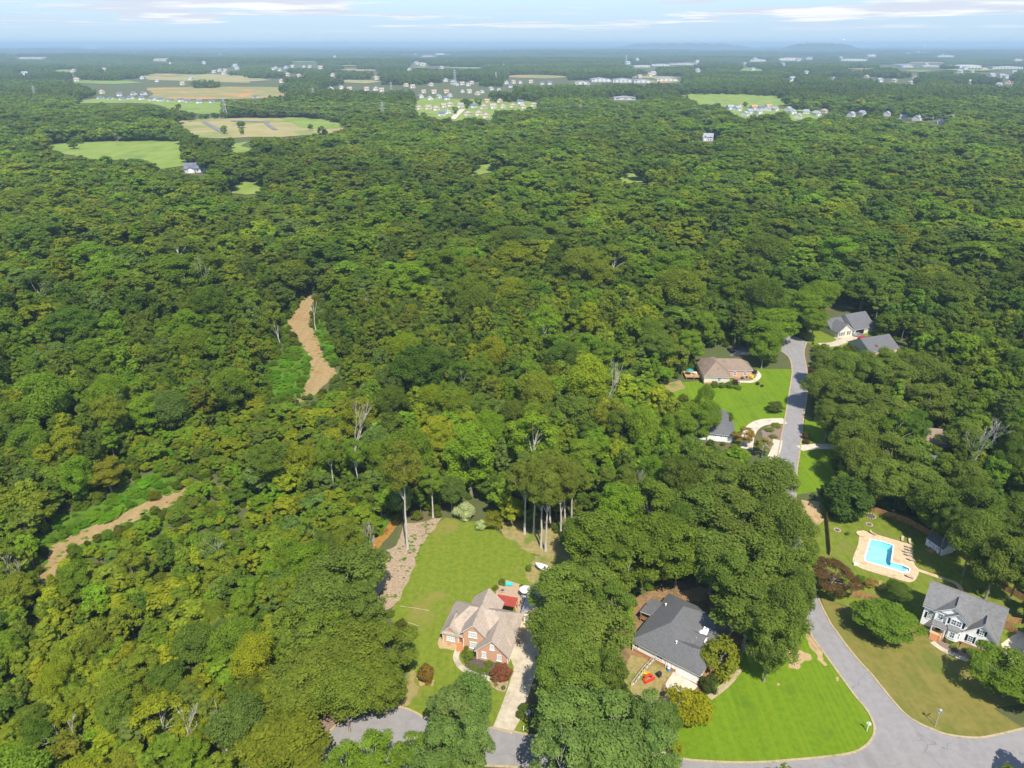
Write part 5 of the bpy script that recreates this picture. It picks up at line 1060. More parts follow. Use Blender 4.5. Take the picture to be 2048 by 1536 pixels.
# ------------------------------------------------------------------ pool yard
def shed():
    p = gp(1850, 1089); q = gp(1882, 1112); a = math.atan2(q[1] - p[1], q[0] - p[0]); ln = math.hypot(q[0] - p[0], q[1] - p[1])
    t = thing('garden_shed', 'small white garden shed with dark roof and double doors beside the pool', 'shed', (p[0], p[1], 0.03), a)
    mb = MB(); gwall_x(mb, 0, ln, 0, 4.0, 2.4, 3.7); mb.build('wall', 'white_siding', t); roof_obj(t, 'slate_shingle', gable_x, (0, ln, 0, 4.0, 2.4, 3.75, 0.2))
    for x in (0.22, 0.78): window(t, (ln * x, 0, 1.55), FRONT, 0.55, 0.75, 2, 2, glass='glass')
    for k, x in enumerate((0.42, 0.58)):
        m2 = MB(); panel(m2, (ln * x, 0, 0.1), FRONT, -0.36, 0.36, 0, 1.95, 0, 0.05); d = m2.build('door', 'white_trim', t)
        f = MB(); panel(f, (ln * x, 0, 0.1), FRONT, -0.42, -0.36, 0, 2.0, 0, 0.06); panel(f, (ln * x, 0, 0.1), FRONT, 0.36, 0.42, 0, 2.0, 0, 0.06); f.build('door_frame', 'black_shutter', d)
    MB().slab([(ln * 0.3, -1.6, 0.03), (ln * 0.7, -1.6, 0.03), (ln * 0.7, 0, 0.35), (ln * 0.3, 0, 0.35)], 0.06).build('ramp', 'fence_wood', t)
shed()
def lounger(i, px, py, rz, label):
    x, y, _ = gp(px, py); t = thing('sun_lounger', label, 'lounge chair', (x, y, 0.085), math.radians(rz), 'loungers round the pool')
    m_ = MB(); m_.slab([(-0.3, -0.75, 0.36), (0.3, -0.75, 0.36), (0.3, 0.45, 0.36), (-0.3, 0.45, 0.36)], 0.05); m_.build('seat', 'stone', t)
    m_ = MB(); m_.slab([(-0.3, 0.46, 0.37), (0.3, 0.46, 0.37), (0.3, 0.95, 0.85), (-0.3, 0.95, 0.85)], 0.05); m_.build('backrest', 'stone', t)
    for sx in (-0.27, 0.27):
        for sy in (-0.65, 0.4): MB().box(sx - 0.03, sx + 0.03, sy - 0.03, sy + 0.03, 0, 0.31).build('leg', 'black_plastic', t)
LG = [(1804, 1081, -30, 'farthest lounge chair at the back edge of the pool deck'), (1819, 1086, -20, 'lounge chair at the far right corner of the pool deck'), (1818, 1096, 80, 'first of the lounge chairs lined along the right pool deck edge from the far corner'), (1820, 1102, 75, 'second of the lounge chairs along the right pool deck edge from the far corner'), (1814, 1106, 80, 'third of the lounge chairs along the right pool deck edge from the far corner'), (1817, 1112, 80, 'fourth of the lounge chairs along the right pool deck edge from the far corner'), (1823, 1122, 70, 'lounge chair where the pool deck narrows to the path'), (1820, 1156, 60, 'lone lounge chair on the near right corner of the pool deck'), (1746, 1069, 40, 'lounge chair at the far left corner of the pool deck')]
for i, a in enumerate(LG): lounger(i, *a)
for px, py, r_, l in ((1741, 1033, 1.3, 'round stone ring with a dead stump on the pool lawn'), (1738, 1050, 0.8, 'small blackened fire ring on the pool lawn'), (1674, 1061, 0.8, 'small stone ring on the lawn left of the pool')):
    x, y, _ = gp(px, py); t = thing('stone_ring', l, 'stone ring', (x, y, 0.034))
    for k in range(12): a = k * math.pi / 6; MB().lathe([(0.17, 0), (0.21, 0.06), (0.18, 0.26), (0.1, 0.3)], r_ * math.cos(a), r_ * math.sin(a), 6).build('stone', 'stone', t)
    MB().lathe([(r_ * 0.9, 0.0), (r_ * 0.9, 0.05), (r_ * 0.4, 0.12)], sides=12).build('soil', 'dark_mulch', t)
x, y, _ = gp(1722, 1069); t = thing('planter', 'round pale stone planter at the far left corner of the pool deck', 'planter', (x, y, 0.034)); MB().lathe([(1.2, 0), (1.25, 0.3), (1.0, 0.32), (0.95, 0.2)], sides=18).build('wall', 'pool_stone', t)
x, y, _ = gp(1709, 1130); t = thing('pool_pump', 'white pool pump housing beside the reddish tree', 'pump', (x, y, 0.034)); MB().lathe([(0.35, 0), (0.38, 0.4), (0.3, 0.75), (0.08, 0.85)], sides=12).build('tank', 'white_plastic', t); MB().box(0.4, 1.0, -0.2, 0.2, 0, 0.4).build('motor', 'white_plastic', t)
def fence(pts, label, h=1.8, mat='fence_wood', step=2.4):
    pts = [np.array(p) for p in pts]; o = pts[0]; t = thing('wooden_fence', label, 'fence', (o[0], o[1], 0.03))
    for a, b_ in zip(pts, pts[1:]):
        d = b_ - a; ln = np.hypot(*d); n = max(1, int(round(ln / step))); d = d / ln
        for i in range(n):
            p0 = a - o + d * ln * i / n; u1 = ln / n; pm = MB(); nb_ = max(4, int(u1 / 0.16)); rr = random.Random(i + int(ln * 10))
            for k in range(nb_):
                panel(pm, (p0[0], p0[1], 0), tuple(d), 0.04 + (u1 - 0.08) * k / nb_, 0.04 + (u1 - 0.08) * (k + 0.93) / nb_, 0.06, h + rr.uniform(-0.03, 0.03), 0.0, 0.025)
            panel(pm, (p0[0], p0[1], 0), tuple(d), 0.04, u1 - 0.04, 0.4, 0.5, -0.04, -0.002); panel(pm, (p0[0], p0[1], 0), tuple(d), 0.04, u1 - 0.04, h - 0.4, h - 0.3, -0.04, -0.002)
            pm.build('fence_panel', mat, t); ps = MB(); ps.box(p0[0] - 0.06, p0[0] + 0.06, p0[1] - 0.06, p0[1] + 0.06, 0, h + 0.08); ps.build('post', mat, t)
fence(G([(1659, 1112), (1656, 1075), (1652, 1030), (1651, 1012)]), 'tall wooden fence along the road side of the pool yard, dark in shade')
fence(G([(1715, 1022), (1745, 1024), (1772, 1033)]), 'sunlit wooden fence at the back left of the pool lawn under the trees')
fence(G([(1772, 1033), (1812, 1046), (1852, 1068), (1870, 1082)]), 'wooden fence running behind the pool lawn to the shed')
fence(G([(1700, 1192), (1730, 1198), (1756, 1204)]), 'short wooden fence between the pool lawn and the olive front lawn')
fence([gp(1909, 1103)[:2], gp(1960, 1145)[:2], gp(2010, 1182)[:2], gp(2060, 1210)[:2]], 'wooden fence along the dark trees right of the white house')
fence([gp(2006, 1256)[:2], gp(2030, 1268)[:2], (110.5, 127.5), (116, 126)], 'golden wooden fence behind the white house driveway')

# ------------------------------------------------------------------ houses up the road
def tan_house():
    o = gp(1407, 769); t = thing('tan_roofed_house', 'cream house with tan hipped roof on the bright lawn up the road', 'house', (o[0], o[1], 0), math.radians(-2))
    mb = MB(); mb.box(0, 9.8, 0, 15.5, 0.9, 3.6); mb.box(9.7, 20, 6.8, 14.4, 0.02, 3.6); mb.build('wall', 'cream_siding', t); f = MB(); f.box(0.05, 9.75, 0.05, 15.45, 0, 0.9); f.build('foundation', 'foundation_brick', t)
    bv = MB(); bv.box(11.2, 19.96, 6.72, 6.82, 0.03, 3.3); bv.build('brick_front', 'brick', t)
    roof_obj(t, 'brown_shingle', hip, (0, 9.8, 0, 15.5, 3.9, 0.72, 0.45)); roof_obj(t, 'brown_shingle', hip, (3.0, 20.0, 6.8, 14.5, 3.87, 0.72, 0.45))
    window(t, (5.8, 0, 2.3), FRONT, 1.1, 1.3); window(t, (9.8, 3.5, 2.1), RIGHT, 1.2, 1.5); door(t, (9.8, 5.6, 0.9), RIGHT, 1.0, 2.1); window(t, (13.5, 6.72, 1.9), FRONT, 1.1, 1.4); window(t, (17.5, 6.72, 1.9), FRONT, 1.1, 1.4); window(t, (0, 5, 2.2), LEFT, 1.6, 1.4); garage_door(t, (20.0, 10.6, 0.1), RIGHT, 4.8, 2.2)
    for x, y in ((2.5, 4.5), (3.6, 4.9)): MB().tube([(x, y, 5.0), (x, y, 6.2)], 0.1, 8).build('vent_pipe', 'grey_plastic', t)
    dk = MB(); 
    for k in range(14): dk.box(-6.2 + 0.44 * k, -5.8 + 0.44 * k, 4, 9.5, 1.1, 1.2)
    dk.build('deck', 'pale_wood', t)
    for x, y in ((-6, 4.1), (-3, 4.1), (-0.3, 4.1), (-6, 9.4), (-3, 9.4)): post(t, x, y, 0, 2.1, 0.09, 'deck_wood')
    r_ = MB(); r_.box(-6.1, -0.1, 4.02, 4.1, 1.9, 2.0)
    for k in range(24): r_.box(-6.0 + 0.25 * k, -5.95 + 0.25 * k, 4.03, 4.08, 1.2, 1.9)
    r_.build('railing', 'deck_wood', t)
    x, y = local(o, math.radians(-2), -4.4, 6.5); u = thing('patio_umbrella', 'teal patio umbrella on the tan house deck', 'umbrella', (x, y, 1.2)); MB().lathe([(1.4, 1.95), (1.4, 2.0), (0.7, 2.35), (0.04, 2.55)], sides=8).build('canopy', 'teal_fabric', u); MB().tube([(0, 0, 0), (0, 0, 2.5)], 0.03, 6).build('pole', 'metal', u)
    x, y = local(o, math.radians(-2), -2.2, 7.0); u = thing('patio_table', 'round pale table on the tan house deck', 'table', (x, y, 1.2)); MB().lathe([(0.8, 0.7), (0.82, 0.74), (0.78, 0.78)], sides=16).build('table_top', 'white_fabric', u); MB().lathe([(0.3, 0), (0.1, 0.1), (0.1, 0.7)], sides=10).build('leg', 'metal', u)
tan_house()
def blue_house():
    o = gp(1396, 878); t = thing('blue_grey_roofed_house', 'white house with blue grey roof and garage doors half hidden by trees', 'house', (o[0], o[1], 0), math.radians(-14))
    mb = MB(); mb.box(0, 11, 0, 8.5, 0, 3.2); mb.box(0.02, 9.4, 8.4, 15, 0, 3.2); mb.build('wall', 'white_siding', t); roof_obj(t, 'blue_grey_shingle', hip, (0, 11, 0, 8.6, 3.4, 0.65, 0.5)); roof_obj(t, 'blue_grey_shingle', gable_y, (0.1, 9.4, 5, 15.2, 3.38, 6.2, 0.4))
    for x in (4.4, 8.4): garage_door(t, (x, 0, 0.05), FRONT, 3.0, 2.3)
    window(t, (11, 4, 1.9), RIGHT, 1.2, 1.4); window(t, (9.4, 11, 1.9), RIGHT, 1.0, 1.5)
blue_house()
def cream_house():
    o = gp(1706, 671); t = thing('cream_house', 'cream gabled house with dark grey roof at the end of the road', 'house', (o[0], o[1], 0), math.radians(22))
    mb = MB(); gwall_x(mb, -9.4, 0.02, 4.4, 12.0, 3.4, 6.4); gwall_x(mb, -0.0, 11.5, 0, 13, 3.3, 8.0); mb.build('wall', 'cream_siding', t); roof_obj(t, 'blue_grey_shingle', gable_x, (0, 11.5, 0, 13, 3.3, 8.1, 0.5)); roof_obj(t, 'blue_grey_shingle', gable_x, (-9.4, 1, 4.4, 12, 3.4, 6.5, 0.5))
    ga = MB(); gwall_y(ga, -9.35, -1.0, -0.2, 6, 3.2, 6.3); ga.build('wall', 'cream_siding', t); roof_obj(t, 'blue_grey_shingle', gable_y, (-9.35, -1.0, -0.2, 6, 3.2, 6.4, 0.45))
    for x in (-8.0, -6.6, -3.2): window(t, (x, -0.2, 1.8), FRONT, 0.8, 1.7, 2, 3, True)
    op = MB(); panel(op, (3.6, 0, 0.1), FRONT, -2.5, 2.5, 0, 2.3, 0.0, 0.03); op.build('dark_opening_panel', 'black_shutter', t); window(t, (8.5, 0, 1.9), FRONT, 1.0, 1.3)  # black panel on the solid wall; its colour stands in for shade inside the garage
    MB().box(1.0, 1.1, -0.1, 0.02, 0, 2.5).build('garage_frame', 'white_trim', t)
cream_house()
def hidden_house(px, py, rz, roof, wall, label, w=13, d=10, ze=3.2, zr=6.2):
    o = gp(px, py); t = thing('house', label, 'house', (o[0], o[1], 0), math.radians(rz)); mb = MB(); gwall_x(mb, 0, w, 0, d, ze, zr); mb.build('wall', wall, t); roof_obj(t, roof, gable_x, (0, w, 0, d, ze, zr + 0.1, 0.45))
    for x in (0.2, 0.5, 0.8): window(t, (w * x, 0, 1.8), FRONT, 1.1, 1.4)
    door(t, (w * 0.35, 0, 0.1), FRONT, 1.0, 2.1); window(t, (0, d / 2, 1.8), LEFT, 1.1, 1.4)
    return t
hidden_house(1737, 716, 20, 'blue_grey_shingle', 'beige_siding', 'house with grey roof behind the red blossoms across the road', 15, 12, 3.2, 6.6)
hidden_house(1786, 812, 8, 'slate_shingle', 'cream_siding', 'dark roofed house buried in the trees across the road', 14, 10)
hidden_house(1833, 900, -12, 'brown_shingle', 'white_siding', 'low brown roofed house near the bare white tree', 12, 9)
hidden_house(1812, 955, -10, 'slate_shingle', 'white_siding', 'white walled house glimpsed through the oaks right of the road', 10, 8)
def car(px, py, rz, mat, label):
    x, y, _ = gp(px, py); t = thing('parked_car', label, 'car', (x, y, 0.07), math.radians(rz))
    b = MB(); b.extr([(-2.2, 0.3), (2.15, 0.3), (2.2, 0.75), (1.2, 0.95), (0.6, 1.4), (-1.1, 1.42), (-1.9, 1.0), (-2.25, 0.85)], 'y', -0.85, 0.85); b.build('body', mat, t)
    g_ = MB(); g_.extr([(1.05, 0.97), (0.58, 1.36), (-1.05, 1.38), (-1.7, 1.02)], 'y', -0.87, 0.87); g_.build('side_window', 'glass', t)
    for sx in (-1.35, 1.35):
        for sy in (-0.8, 0.8): MB().tube([(sx, sy - 0.1, 0.32), (sx, sy + 0.1, 0.32)], 0.32, 12).build('wheel', 'black_plastic', t)
car(1716, 672, 20, 'car_silver', 'silver car parked before the cream house'); car(1726, 678, 15, 'car_red', 'red car parked beside the silver one before the cream house'); car(1462, 703, 100, 'black_shutter', 'dark car in the shade of the far driveway by the tan house')

# ------------------------------------------------------------------ far houses and buildings
def far_proto(w, d, ze, zr, wall, roof, kind):
    P = []
    mb = MB()
    if kind == 'gable_x': gwall_x(mb, -w / 2, w / 2, -d / 2, d / 2, ze, zr)
    elif kind == 'gable_y': gwall_y(mb, -w / 2, w / 2, -d / 2, d / 2, ze, zr)
    else: mb.box(-w / 2, w / 2, -d / 2, d / 2, 0, ze)
    if kind != 'hip': mb.extr([(-w * 0.42, 0), (-w * 0.02, 0), (-w * 0.02, ze * 0.8), (-w * 0.22, ze * 1.2), (-w * 0.42, ze * 0.8)], 'y', -d / 2 - 1.5, 0)
    P.append(('wall', mb.mesh('wall', wall)))
    r = MB()
    if kind == 'gable_x': gable_x(r, -w / 2, w / 2, -d / 2, d / 2, ze, zr, 0.5)
    elif kind == 'gable_y': gable_y(r, -w / 2, w / 2, -d / 2, d / 2, ze, zr, 0.5)
    else: hip(r, -w / 2, w / 2, -d / 2, d / 2, ze, (zr - ze) / (min(w, d) / 2), 0.5)
    if kind != 'hip': gable_y(r, -w * 0.44, w * 0.0, -d / 2 - 1.6, 0, ze * 0.8, ze * 1.25, 0.3)
    P.append(('roof', r.mesh('roof', roof)))
    for x, z in ((-0.3, 1.5), (0.12, 1.5), (0.34, 1.5)) + (((0.12, 4.3), (0.34, 4.3), (-0.22, 4.4)) if ze > 4.5 else ()):
        g_ = MB(); y = -d / 2 - (1.5 if x < 0 and kind != 'hip' else 0); panel(g_, (w * x, y, z), FRONT, -0.7, 0.7, -0.65, 0.75, 0.02, 0.08); P.append(('window', g_.mesh('window', 'glass')))
    g_ = MB(); panel(g_, (0.24 * w, -d / 2, 0.05), FRONT, -1.3, 1.3, 0, 0.02, 0.02, 0.1); panel(g_, (-0.22 * w, -d / 2 - (1.5 if kind != 'hip' else 0), 0), FRONT, -1.2, 1.2, 0.05, 2.3, 0.1, 0.16); P.append(('garage_door', g_.mesh('garage_door', 'white_trim')))
    return P
FP = {
 'tan': far_proto(12, 11, 5.2, 8.6, 'beige_siding', 'far_roof_tan', 'hip'), 'cream': far_proto(11, 10, 5.2, 8.8, 'cream_siding', 'far_roof_tan', 'gable_x'),
 'white': far_proto(11, 10, 5.3, 9.0, 'far_white', 'far_roof_grey', 'gable_y'), 'slate': far_proto(12, 10, 4.8, 8.2, 'far_white', 'far_roof_slate', 'gable_x'),
 'terra': far_proto(12, 10, 5.0, 8.2, 'beige_siding', 'roof_terracotta', 'gable_x'), 'low': far_proto(13, 10, 3.1, 6.0, 'far_white', 'far_roof_slate', 'gable_x'), 'grey': far_proto(12, 11, 5.2, 8.8, 'far_white', 'far_roof_grey', 'gable_x')}
KW = {'tan': 'beige house with tan hipped roof', 'cream': 'cream house with tan roof', 'white': 'white house with grey front gable', 'slate': 'white house with slate roof', 'terra': 'beige house with terracotta roof', 'low': 'low house with slate roof', 'grey': 'white house with grey roof'}
def far_houses(lst, where, group, rot=0.0, sc=1.0):
    for i, (kind, px, py) in enumerate(lst):
        x, y, z = gh(px, py); t = thing('house', KW[kind] + ' ' + where, 'house', (x, y, z), rot + random.uniform(-0.5, 0.5), group)
        t.scale = (sc * random.uniform(0.92, 1.12),) * 3
        for n_, me in FP[kind]: link(n_, me, t)
        f = y * CP - (z - CAMH) * SP; wpx = 8.0 * sc * FPX / f; HIDE.append([(px - wpx, py + 1), (px + wpx, py + 1), (px + wpx, py - wpx * 1.1), (px - wpx, py - wpx * 1.1)])
far_houses([('tan', 838, 219), ('cream', 858, 219), ('tan', 872, 221), ('cream', 887, 215), ('tan', 900, 213), ('cream', 922, 215), ('slate', 948, 216), ('tan', 968, 218), ('cream', 986, 217), ('tan', 1006, 216), ('tan', 1026, 215), ('cream', 1044, 217), ('tan', 1068, 213), ('slate', 884, 232), ('white', 895, 228), ('tan', 936, 231), ('tan', 957, 231), ('tan', 972, 236), ('terra', 973, 205), ('tan', 1000, 205), ('slate', 1040, 208)], 'by the pale far street', 'houses of the near far subdivision', 0.1)
far_houses([('white', 842, 196), ('white', 860, 200), ('white', 878, 196), ('cream', 848, 186), ('cream', 868, 187), ('terra', 893, 186), ('slate', 892, 200), ('white', 900, 194), ('white', 925, 185), ('cream', 938, 186), ('white', 964, 186), ('cream', 955, 190), ('white', 982, 180), ('white', 998, 182)], 'in rows behind the far street', 'houses of the middle far subdivision', 0.3)
far_houses([('white', 914, 171), ('cream', 925, 170), ('white', 936, 172), ('cream', 944, 168), ('white', 1013, 168), ('cream', 1026, 167), ('slate', 1020, 175), ('white', 1040, 167), ('cream', 1062, 166), ('slate', 1084, 169), ('slate', 1098, 169), ('cream', 812, 173), ('cream', 826, 176), ('cream', 734, 181), ('white', 752, 181), ('cream', 763, 183), ('cream', 700, 181), ('cream', 862, 172)], 'in the farthest subdivision rows', 'houses of the farthest subdivision', 0.3, 1.1)
far_houses([('grey', 1460, 219), ('terra', 1478, 218), ('grey', 1474, 222), ('terra', 1507, 219), ('grey', 1498, 227), ('slate', 1523, 221), ('terra', 1536, 217), ('grey', 1534, 222), ('white', 1550, 222), ('grey', 1490, 232), ('white', 1516, 228), ('grey', 1576, 222), ('white', 1584, 228), ('grey', 1602, 221), ('white', 1612, 228), ('grey', 1624, 221), ('white', 1633, 232), ('grey', 1596, 237), ('tan', 1648, 226)], 'below the bright far meadow', 'houses below the far meadow', 0.5)
far_houses([('grey', 1702, 233), ('white', 1724, 230), ('grey', 1773, 232), ('white', 1806, 239), ('grey', 1833, 241), ('white', 1856, 239), ('grey', 1882, 247)], 'along the far wood edge', 'houses along the far wood edge', 0.6)
far_houses([('low', 202, 198), ('low', 222, 199), ('low', 246, 200), ('slate', 262, 199), ('slate', 284, 200), ('slate', 306, 202), ('slate', 322, 203), ('low', 340, 203), ('slate', 362, 204), ('low', 378, 205), ('slate', 400, 207), ('low', 425, 206), ('slate', 268, 190), ('slate', 288, 190), ('slate', 240, 192), ('low', 512, 196)], 'along the far left meadow', 'dark roofed houses along the left meadow', 0.0)
far_houses([('cream', 428, 146), ('white', 440, 143), ('cream', 450, 142), ('white', 545, 140), ('white', 560, 142), ('cream', 552, 138), ('white', 572, 137), ('cream', 585, 135), ('white', 608, 135), ('cream', 620, 136), ('cream', 318, 121), ('white', 340, 128)], 'near the left horizon', 'houses near the left horizon', 0.2, 1.5)
far_houses([('tan', 204, 187), ('white', 285, 158), ('white', 315, 164), ('white', 382, 160), ('cream', 366, 170), ('white', 662, 181), ('white', 683, 178), ('white', 1668, 160), ('tan', 1733, 155), ('terra', 1828, 157), ('white', 1998, 173), ('white', 2028, 172), ('terra', 2015, 168), ('tan', 1008, 131), ('white', 1944, 145)], 'standing alone among distant trees', 'scattered distant houses', 0.4, 1.2)
for k_ in range(70):
    rr = random.Random(500 + k_); y_ = 101 + 68 * rr.random() ** 1.2; x_ = rr.uniform(600, 2040) if k_ % 4 else rr.uniform(20, 700); far_houses([(rr.choice(('white', 'white', 'cream', 'grey', 'tan')), x_, y_)], 'as a hazy horizon speck', 'pale specks of houses towards the horizon', 0.4, 1.3 + (170 - y_) / 60)
def lone(kind, px, py, rz, label, sc=1.0):
    x, y, z = gh(px, py); t = thing('house', label, 'house', (x, y, z), rz); t.scale = (sc,) * 3
    for n_, me in FP[kind]: link(n_, me, t)
lone('low', 392, 343, 0.3, 'low house with pale grey roof below the far green field', 1.5); lone('grey', 1416, 281, -0.4, 'single grey roofed house in a gap of the far right woods', 1.1); lone('low', 1050, 319, 0.4, 'dark roofed house beside the small meadow in the centre woods', 1.1); lone('grey', 918, 262, 0.0, 'small white roofed house in the woods below the far street', 1.0); lone('low', 12, 275, 0.0, 'pale house by the road at the far left edge', 1.0)
def big_building(px0, px1, py, hm, wall, roof, label, cat='building', pitched=False, dm=None):
    a, b_ = gh(px0, py), gh(px1, py); w = b_[0] - a[0]; d = dm or min(60, w * 0.6); t = thing('building', label, cat, ((a[0] + b_[0]) / 2, (a[1] + b_[1]) / 2, min(a[2], b_[2])), random.uniform(-0.12, 0.12))
    mb = MB()
    if pitched:
        n = max(1, int(w / 45)); 
        for k in range(n):
            x0, x1 = -w / 2 + w * k / n, -w / 2 + w * (k + 0.93) / n; mb2 = MB(); gwall_y(mb2, x0, x1, 0, d * (1 + 0.2 * (k % 2)), hm, hm * 1.45); mb2.build('wall', wall, t); r = MB(); gable_y(r, x0, x1, 0, d * (1 + 0.2 * (k % 2)), hm, hm * 1.48, 0.8, 0.4); r.build('roof', roof, t)
    else:
        mb.box(-w / 2, w / 2, 0, d, 0, hm); mb.box(-w * 0.2, w * 0.3, d * 0.2, d * 0.8, hm, hm * 1.2); mb.build('wall', wall, t); r = MB(); r.box(-w / 2 - 0.4, w / 2 + 0.4, -0.4, d + 0.4, hm + 0.02, hm + 0.8); r.build('roof', roof, t)
    nf = max(1, int(hm / 4))
    for fl in range(nf):
        nw = max(3, min(9, int(w / 14)))
        for k in range(nw):
            g_ = MB(); g_.box(-w / 2 + w * (k + 0.25) / nw, -w / 2 + w * (k + 0.7) / nw, -0.12, -0.02, hm * (fl + 0.35) / nf, hm * (fl + 0.75) / nf); g_.build('window', 'glass', t)
    HIDE.append([(px0 - 2, py + 1), (px1 + 2, py + 1), (px1 + 2, py - 5), (px0 - 2, py - 5)])
BB = [(1183, 1226, 164, 9, 'far_white', 'far_roof_grey', 'leftmost white apartment block with grey gables above the far woods', True), (1226, 1268, 165, 9, 'far_white', 'far_roof_grey', 'largest white apartment block with grey gables above the far woods', True), (1268, 1306, 166, 8, 'far_white', 'far_roof_grey', 'apartment block beside the red roof in the far woods', True), (1314, 1360, 163, 8, 'far_white', 'far_roof_grey', 'rightmost white apartment block before the pale road bend', True), (1150, 1182, 169, 7, 'far_white', 'far_roof_tan', 'low pale apartment row left of the apartment blocks', True), (1228, 1274, 200, 5, 'pale_wall', 'metal_roof', 'long grey roofed barn in the far woods right of centre', True),
 (1268, 1300, 135, 10, 'pale_wall', 'pale_wall', 'cream shop building left of the red front in the distance', False), (1304, 1340, 132, 9, 'far_white', 'far_roof_grey', 'white shop row in the middle of the distant shops', False), (1345, 1388, 130, 10, 'pale_wall', 'roof_terracotta', 'shop building with red front in the distance', False), (1500, 1530, 123, 12, 'far_white', 'far_roof_grey', 'pale blue white building left of the red and white block', False), (1562, 1598, 121, 17, 'far_white', 'roof_terracotta', 'tall red and white block in the right distance', False), (1612, 1625, 119, 12, 'pale_wall', 'far_roof_grey', 'small pale block right of the red and white block', False),
 (1682, 1730, 122, 12, 'far_white', 'far_white', 'wide white hall in the right distance', False), (1734, 1752, 114, 16, 'far_white', 'far_white', 'stepped white building behind the wide white hall', False), (1628, 1652, 95, 40, 'far_white', 'far_white', 'bright white warehouse near the right horizon', False), (1660, 1740, 94, 26, 'pale_wall', 'pale_wall', 'long pale warehouse near the right horizon', False), (1806, 1826, 135, 9, 'pale_wall', 'blue_roof', 'building with vivid blue roof in the right distance', True), (1845, 1880, 134, 8, 'pale_wall', 'pale_wall', 'long cream building right of the blue roof', False), (1760, 1790, 134, 8, 'pale_wall', 'roof_terracotta', 'low tan building left of the blue roof', False), (1918, 1945, 136, 14, 'far_white', 'far_white', 'tall white hall left of the pointed roof', False), (1962, 1978, 140, 8, 'beige_siding', 'roof_terracotta', 'tan building with pointed roof in the right distance', True), (1985, 2046, 138, 9, 'pale_wall', 'metal_roof', 'long metal roofed building at the right edge of the distance', False), (1874, 1908, 114, 14, 'pale_wall', 'far_roof_grey', 'pale building on the far right ridge', False), (2025, 2048, 122, 16, 'beige_siding', 'roof_terracotta', 'tan building at the right edge below the horizon', False),
 (420, 468, 93, 30, 'far_white', 'far_white', 'left of the two long white warehouses on the horizon', False), (478, 548, 93, 34, 'far_white', 'far_white', 'right of the two long white warehouses on the horizon', False), (362, 374, 92, 30, 'far_white', 'far_white', 'short white warehouse left of the long horizon ones', False), (166, 196, 97, 22, 'far_white', 'far_white', 'white warehouse near the left horizon', False), (38, 86, 118, 10, 'pale_wall', 'far_roof_tan', 'pale low buildings at the far left', True), (838, 870, 113, 12, 'beige_siding', 'pale_wall', 'tan quarry shed below the middle horizon', False), (872, 898, 110, 14, 'far_white', 'far_white', 'white quarry building below the middle horizon', False), (308, 332, 122, 12, 'pale_wall', 'far_roof_tan', 'pale hall on the left ridge', True), (1348, 1364, 95, 30, 'far_white', 'far_white', 'small white block under the far mountain', False), (1490, 1514, 93, 30, 'far_white', 'far_white', 'pale block left of the far hill', False), (900, 930, 90, 60, 'pale_wall', 'pale_wall', 'faint pale block left on the middle horizon', False), (1045, 1092, 89.6, 70, 'pale_wall', 'pale_wall', 'faint pale city buildings on the middle horizon', False)]
for b_ in BB: big_building(*b_[:7], 'building', b_[7])

# ------------------------------------------------------------------ pylons and wires
def pylon(px, pyb, pyt, label):
    x, y, z = gh(px, pyb); z = float(hgt(x, y)); f = y * CP - (z - CAMH) * SP; h = (pyb - pyt) * f / FPX * 1.02
    t = thing('pylon', label, 'pylon', (x, y, z), 0.2, 'steel pylons'); r = max(0.16, f * 0.00016); mb = MB(); w = h * 0.1; tw = h * 0.02
    def P(u, sx, sy): k = (w * (1 - u) ** 1.3 + tw); return (sx * k, sy * k, h * u)
    for sx in (-1, 1):
        for sy in (-1, 1): mb.tube([P(u, sx, sy) for u in (0, 0.25, 0.5, 0.75, 1.0)], r, 4)
    us = (0, 0.2, 0.38, 0.54, 0.68, 0.8, 0.9, 1.0)
    for a, b_ in zip(us, us[1:]):
        for s in (-1, 1):
            mb.tube([P(a, -1, s), P(b_, 1, s)], r * 0.6, 3); mb.tube([P(a, 1, s), P(b_, -1, s)], r * 0.6, 3); mb.tube([P(a, s, -1), P(b_, s, 1)], r * 0.6, 3)
    mb.build('lattice', 'pylon_steel', t)
    for u in (0.68, 0.82, 0.95):
        arm = MB(); arm.tube([(-h * 0.13, 0, h * u), (h * 0.13, 0, h * u)], r * 0.8, 4); arm.tube([(-h * 0.13, 0, h * u), (0, 0, h * (u + 0.05)), (h * 0.13, 0, h * u)], r * 0.6, 4); arm.build('cross_arm', 'pylon_steel', t)
    return (x, y, z, h)
PY = [pylon(72, 200, 174, 'steel pylon at the far left among the woods'), pylon(452, 237, 199, 'steel pylon at the back edge of the straw coloured field'), pylon(767, 246, 207, 'steel pylon in the woods left of the far street'), pylon(1160, 236, 211, 'steel pylon in the woods right of the far street'), pylon(1902, 254, 231, 'steel pylon beside the rightmost far wood edge house')]
pylon(910, 172, 143, 'tall steel pylon rising over the far subdivision'); pylon(992, 162, 146, 'small steel pylon right of the tall subdivision one'); pylon(783, 186, 166, 'short steel pylon left of the subdivision rows'); pylon(628, 205, 178, 'slim steel pylon beside the clay field'); pylon(1252, 130, 112, 'thin steel pylon left of the distant shops')
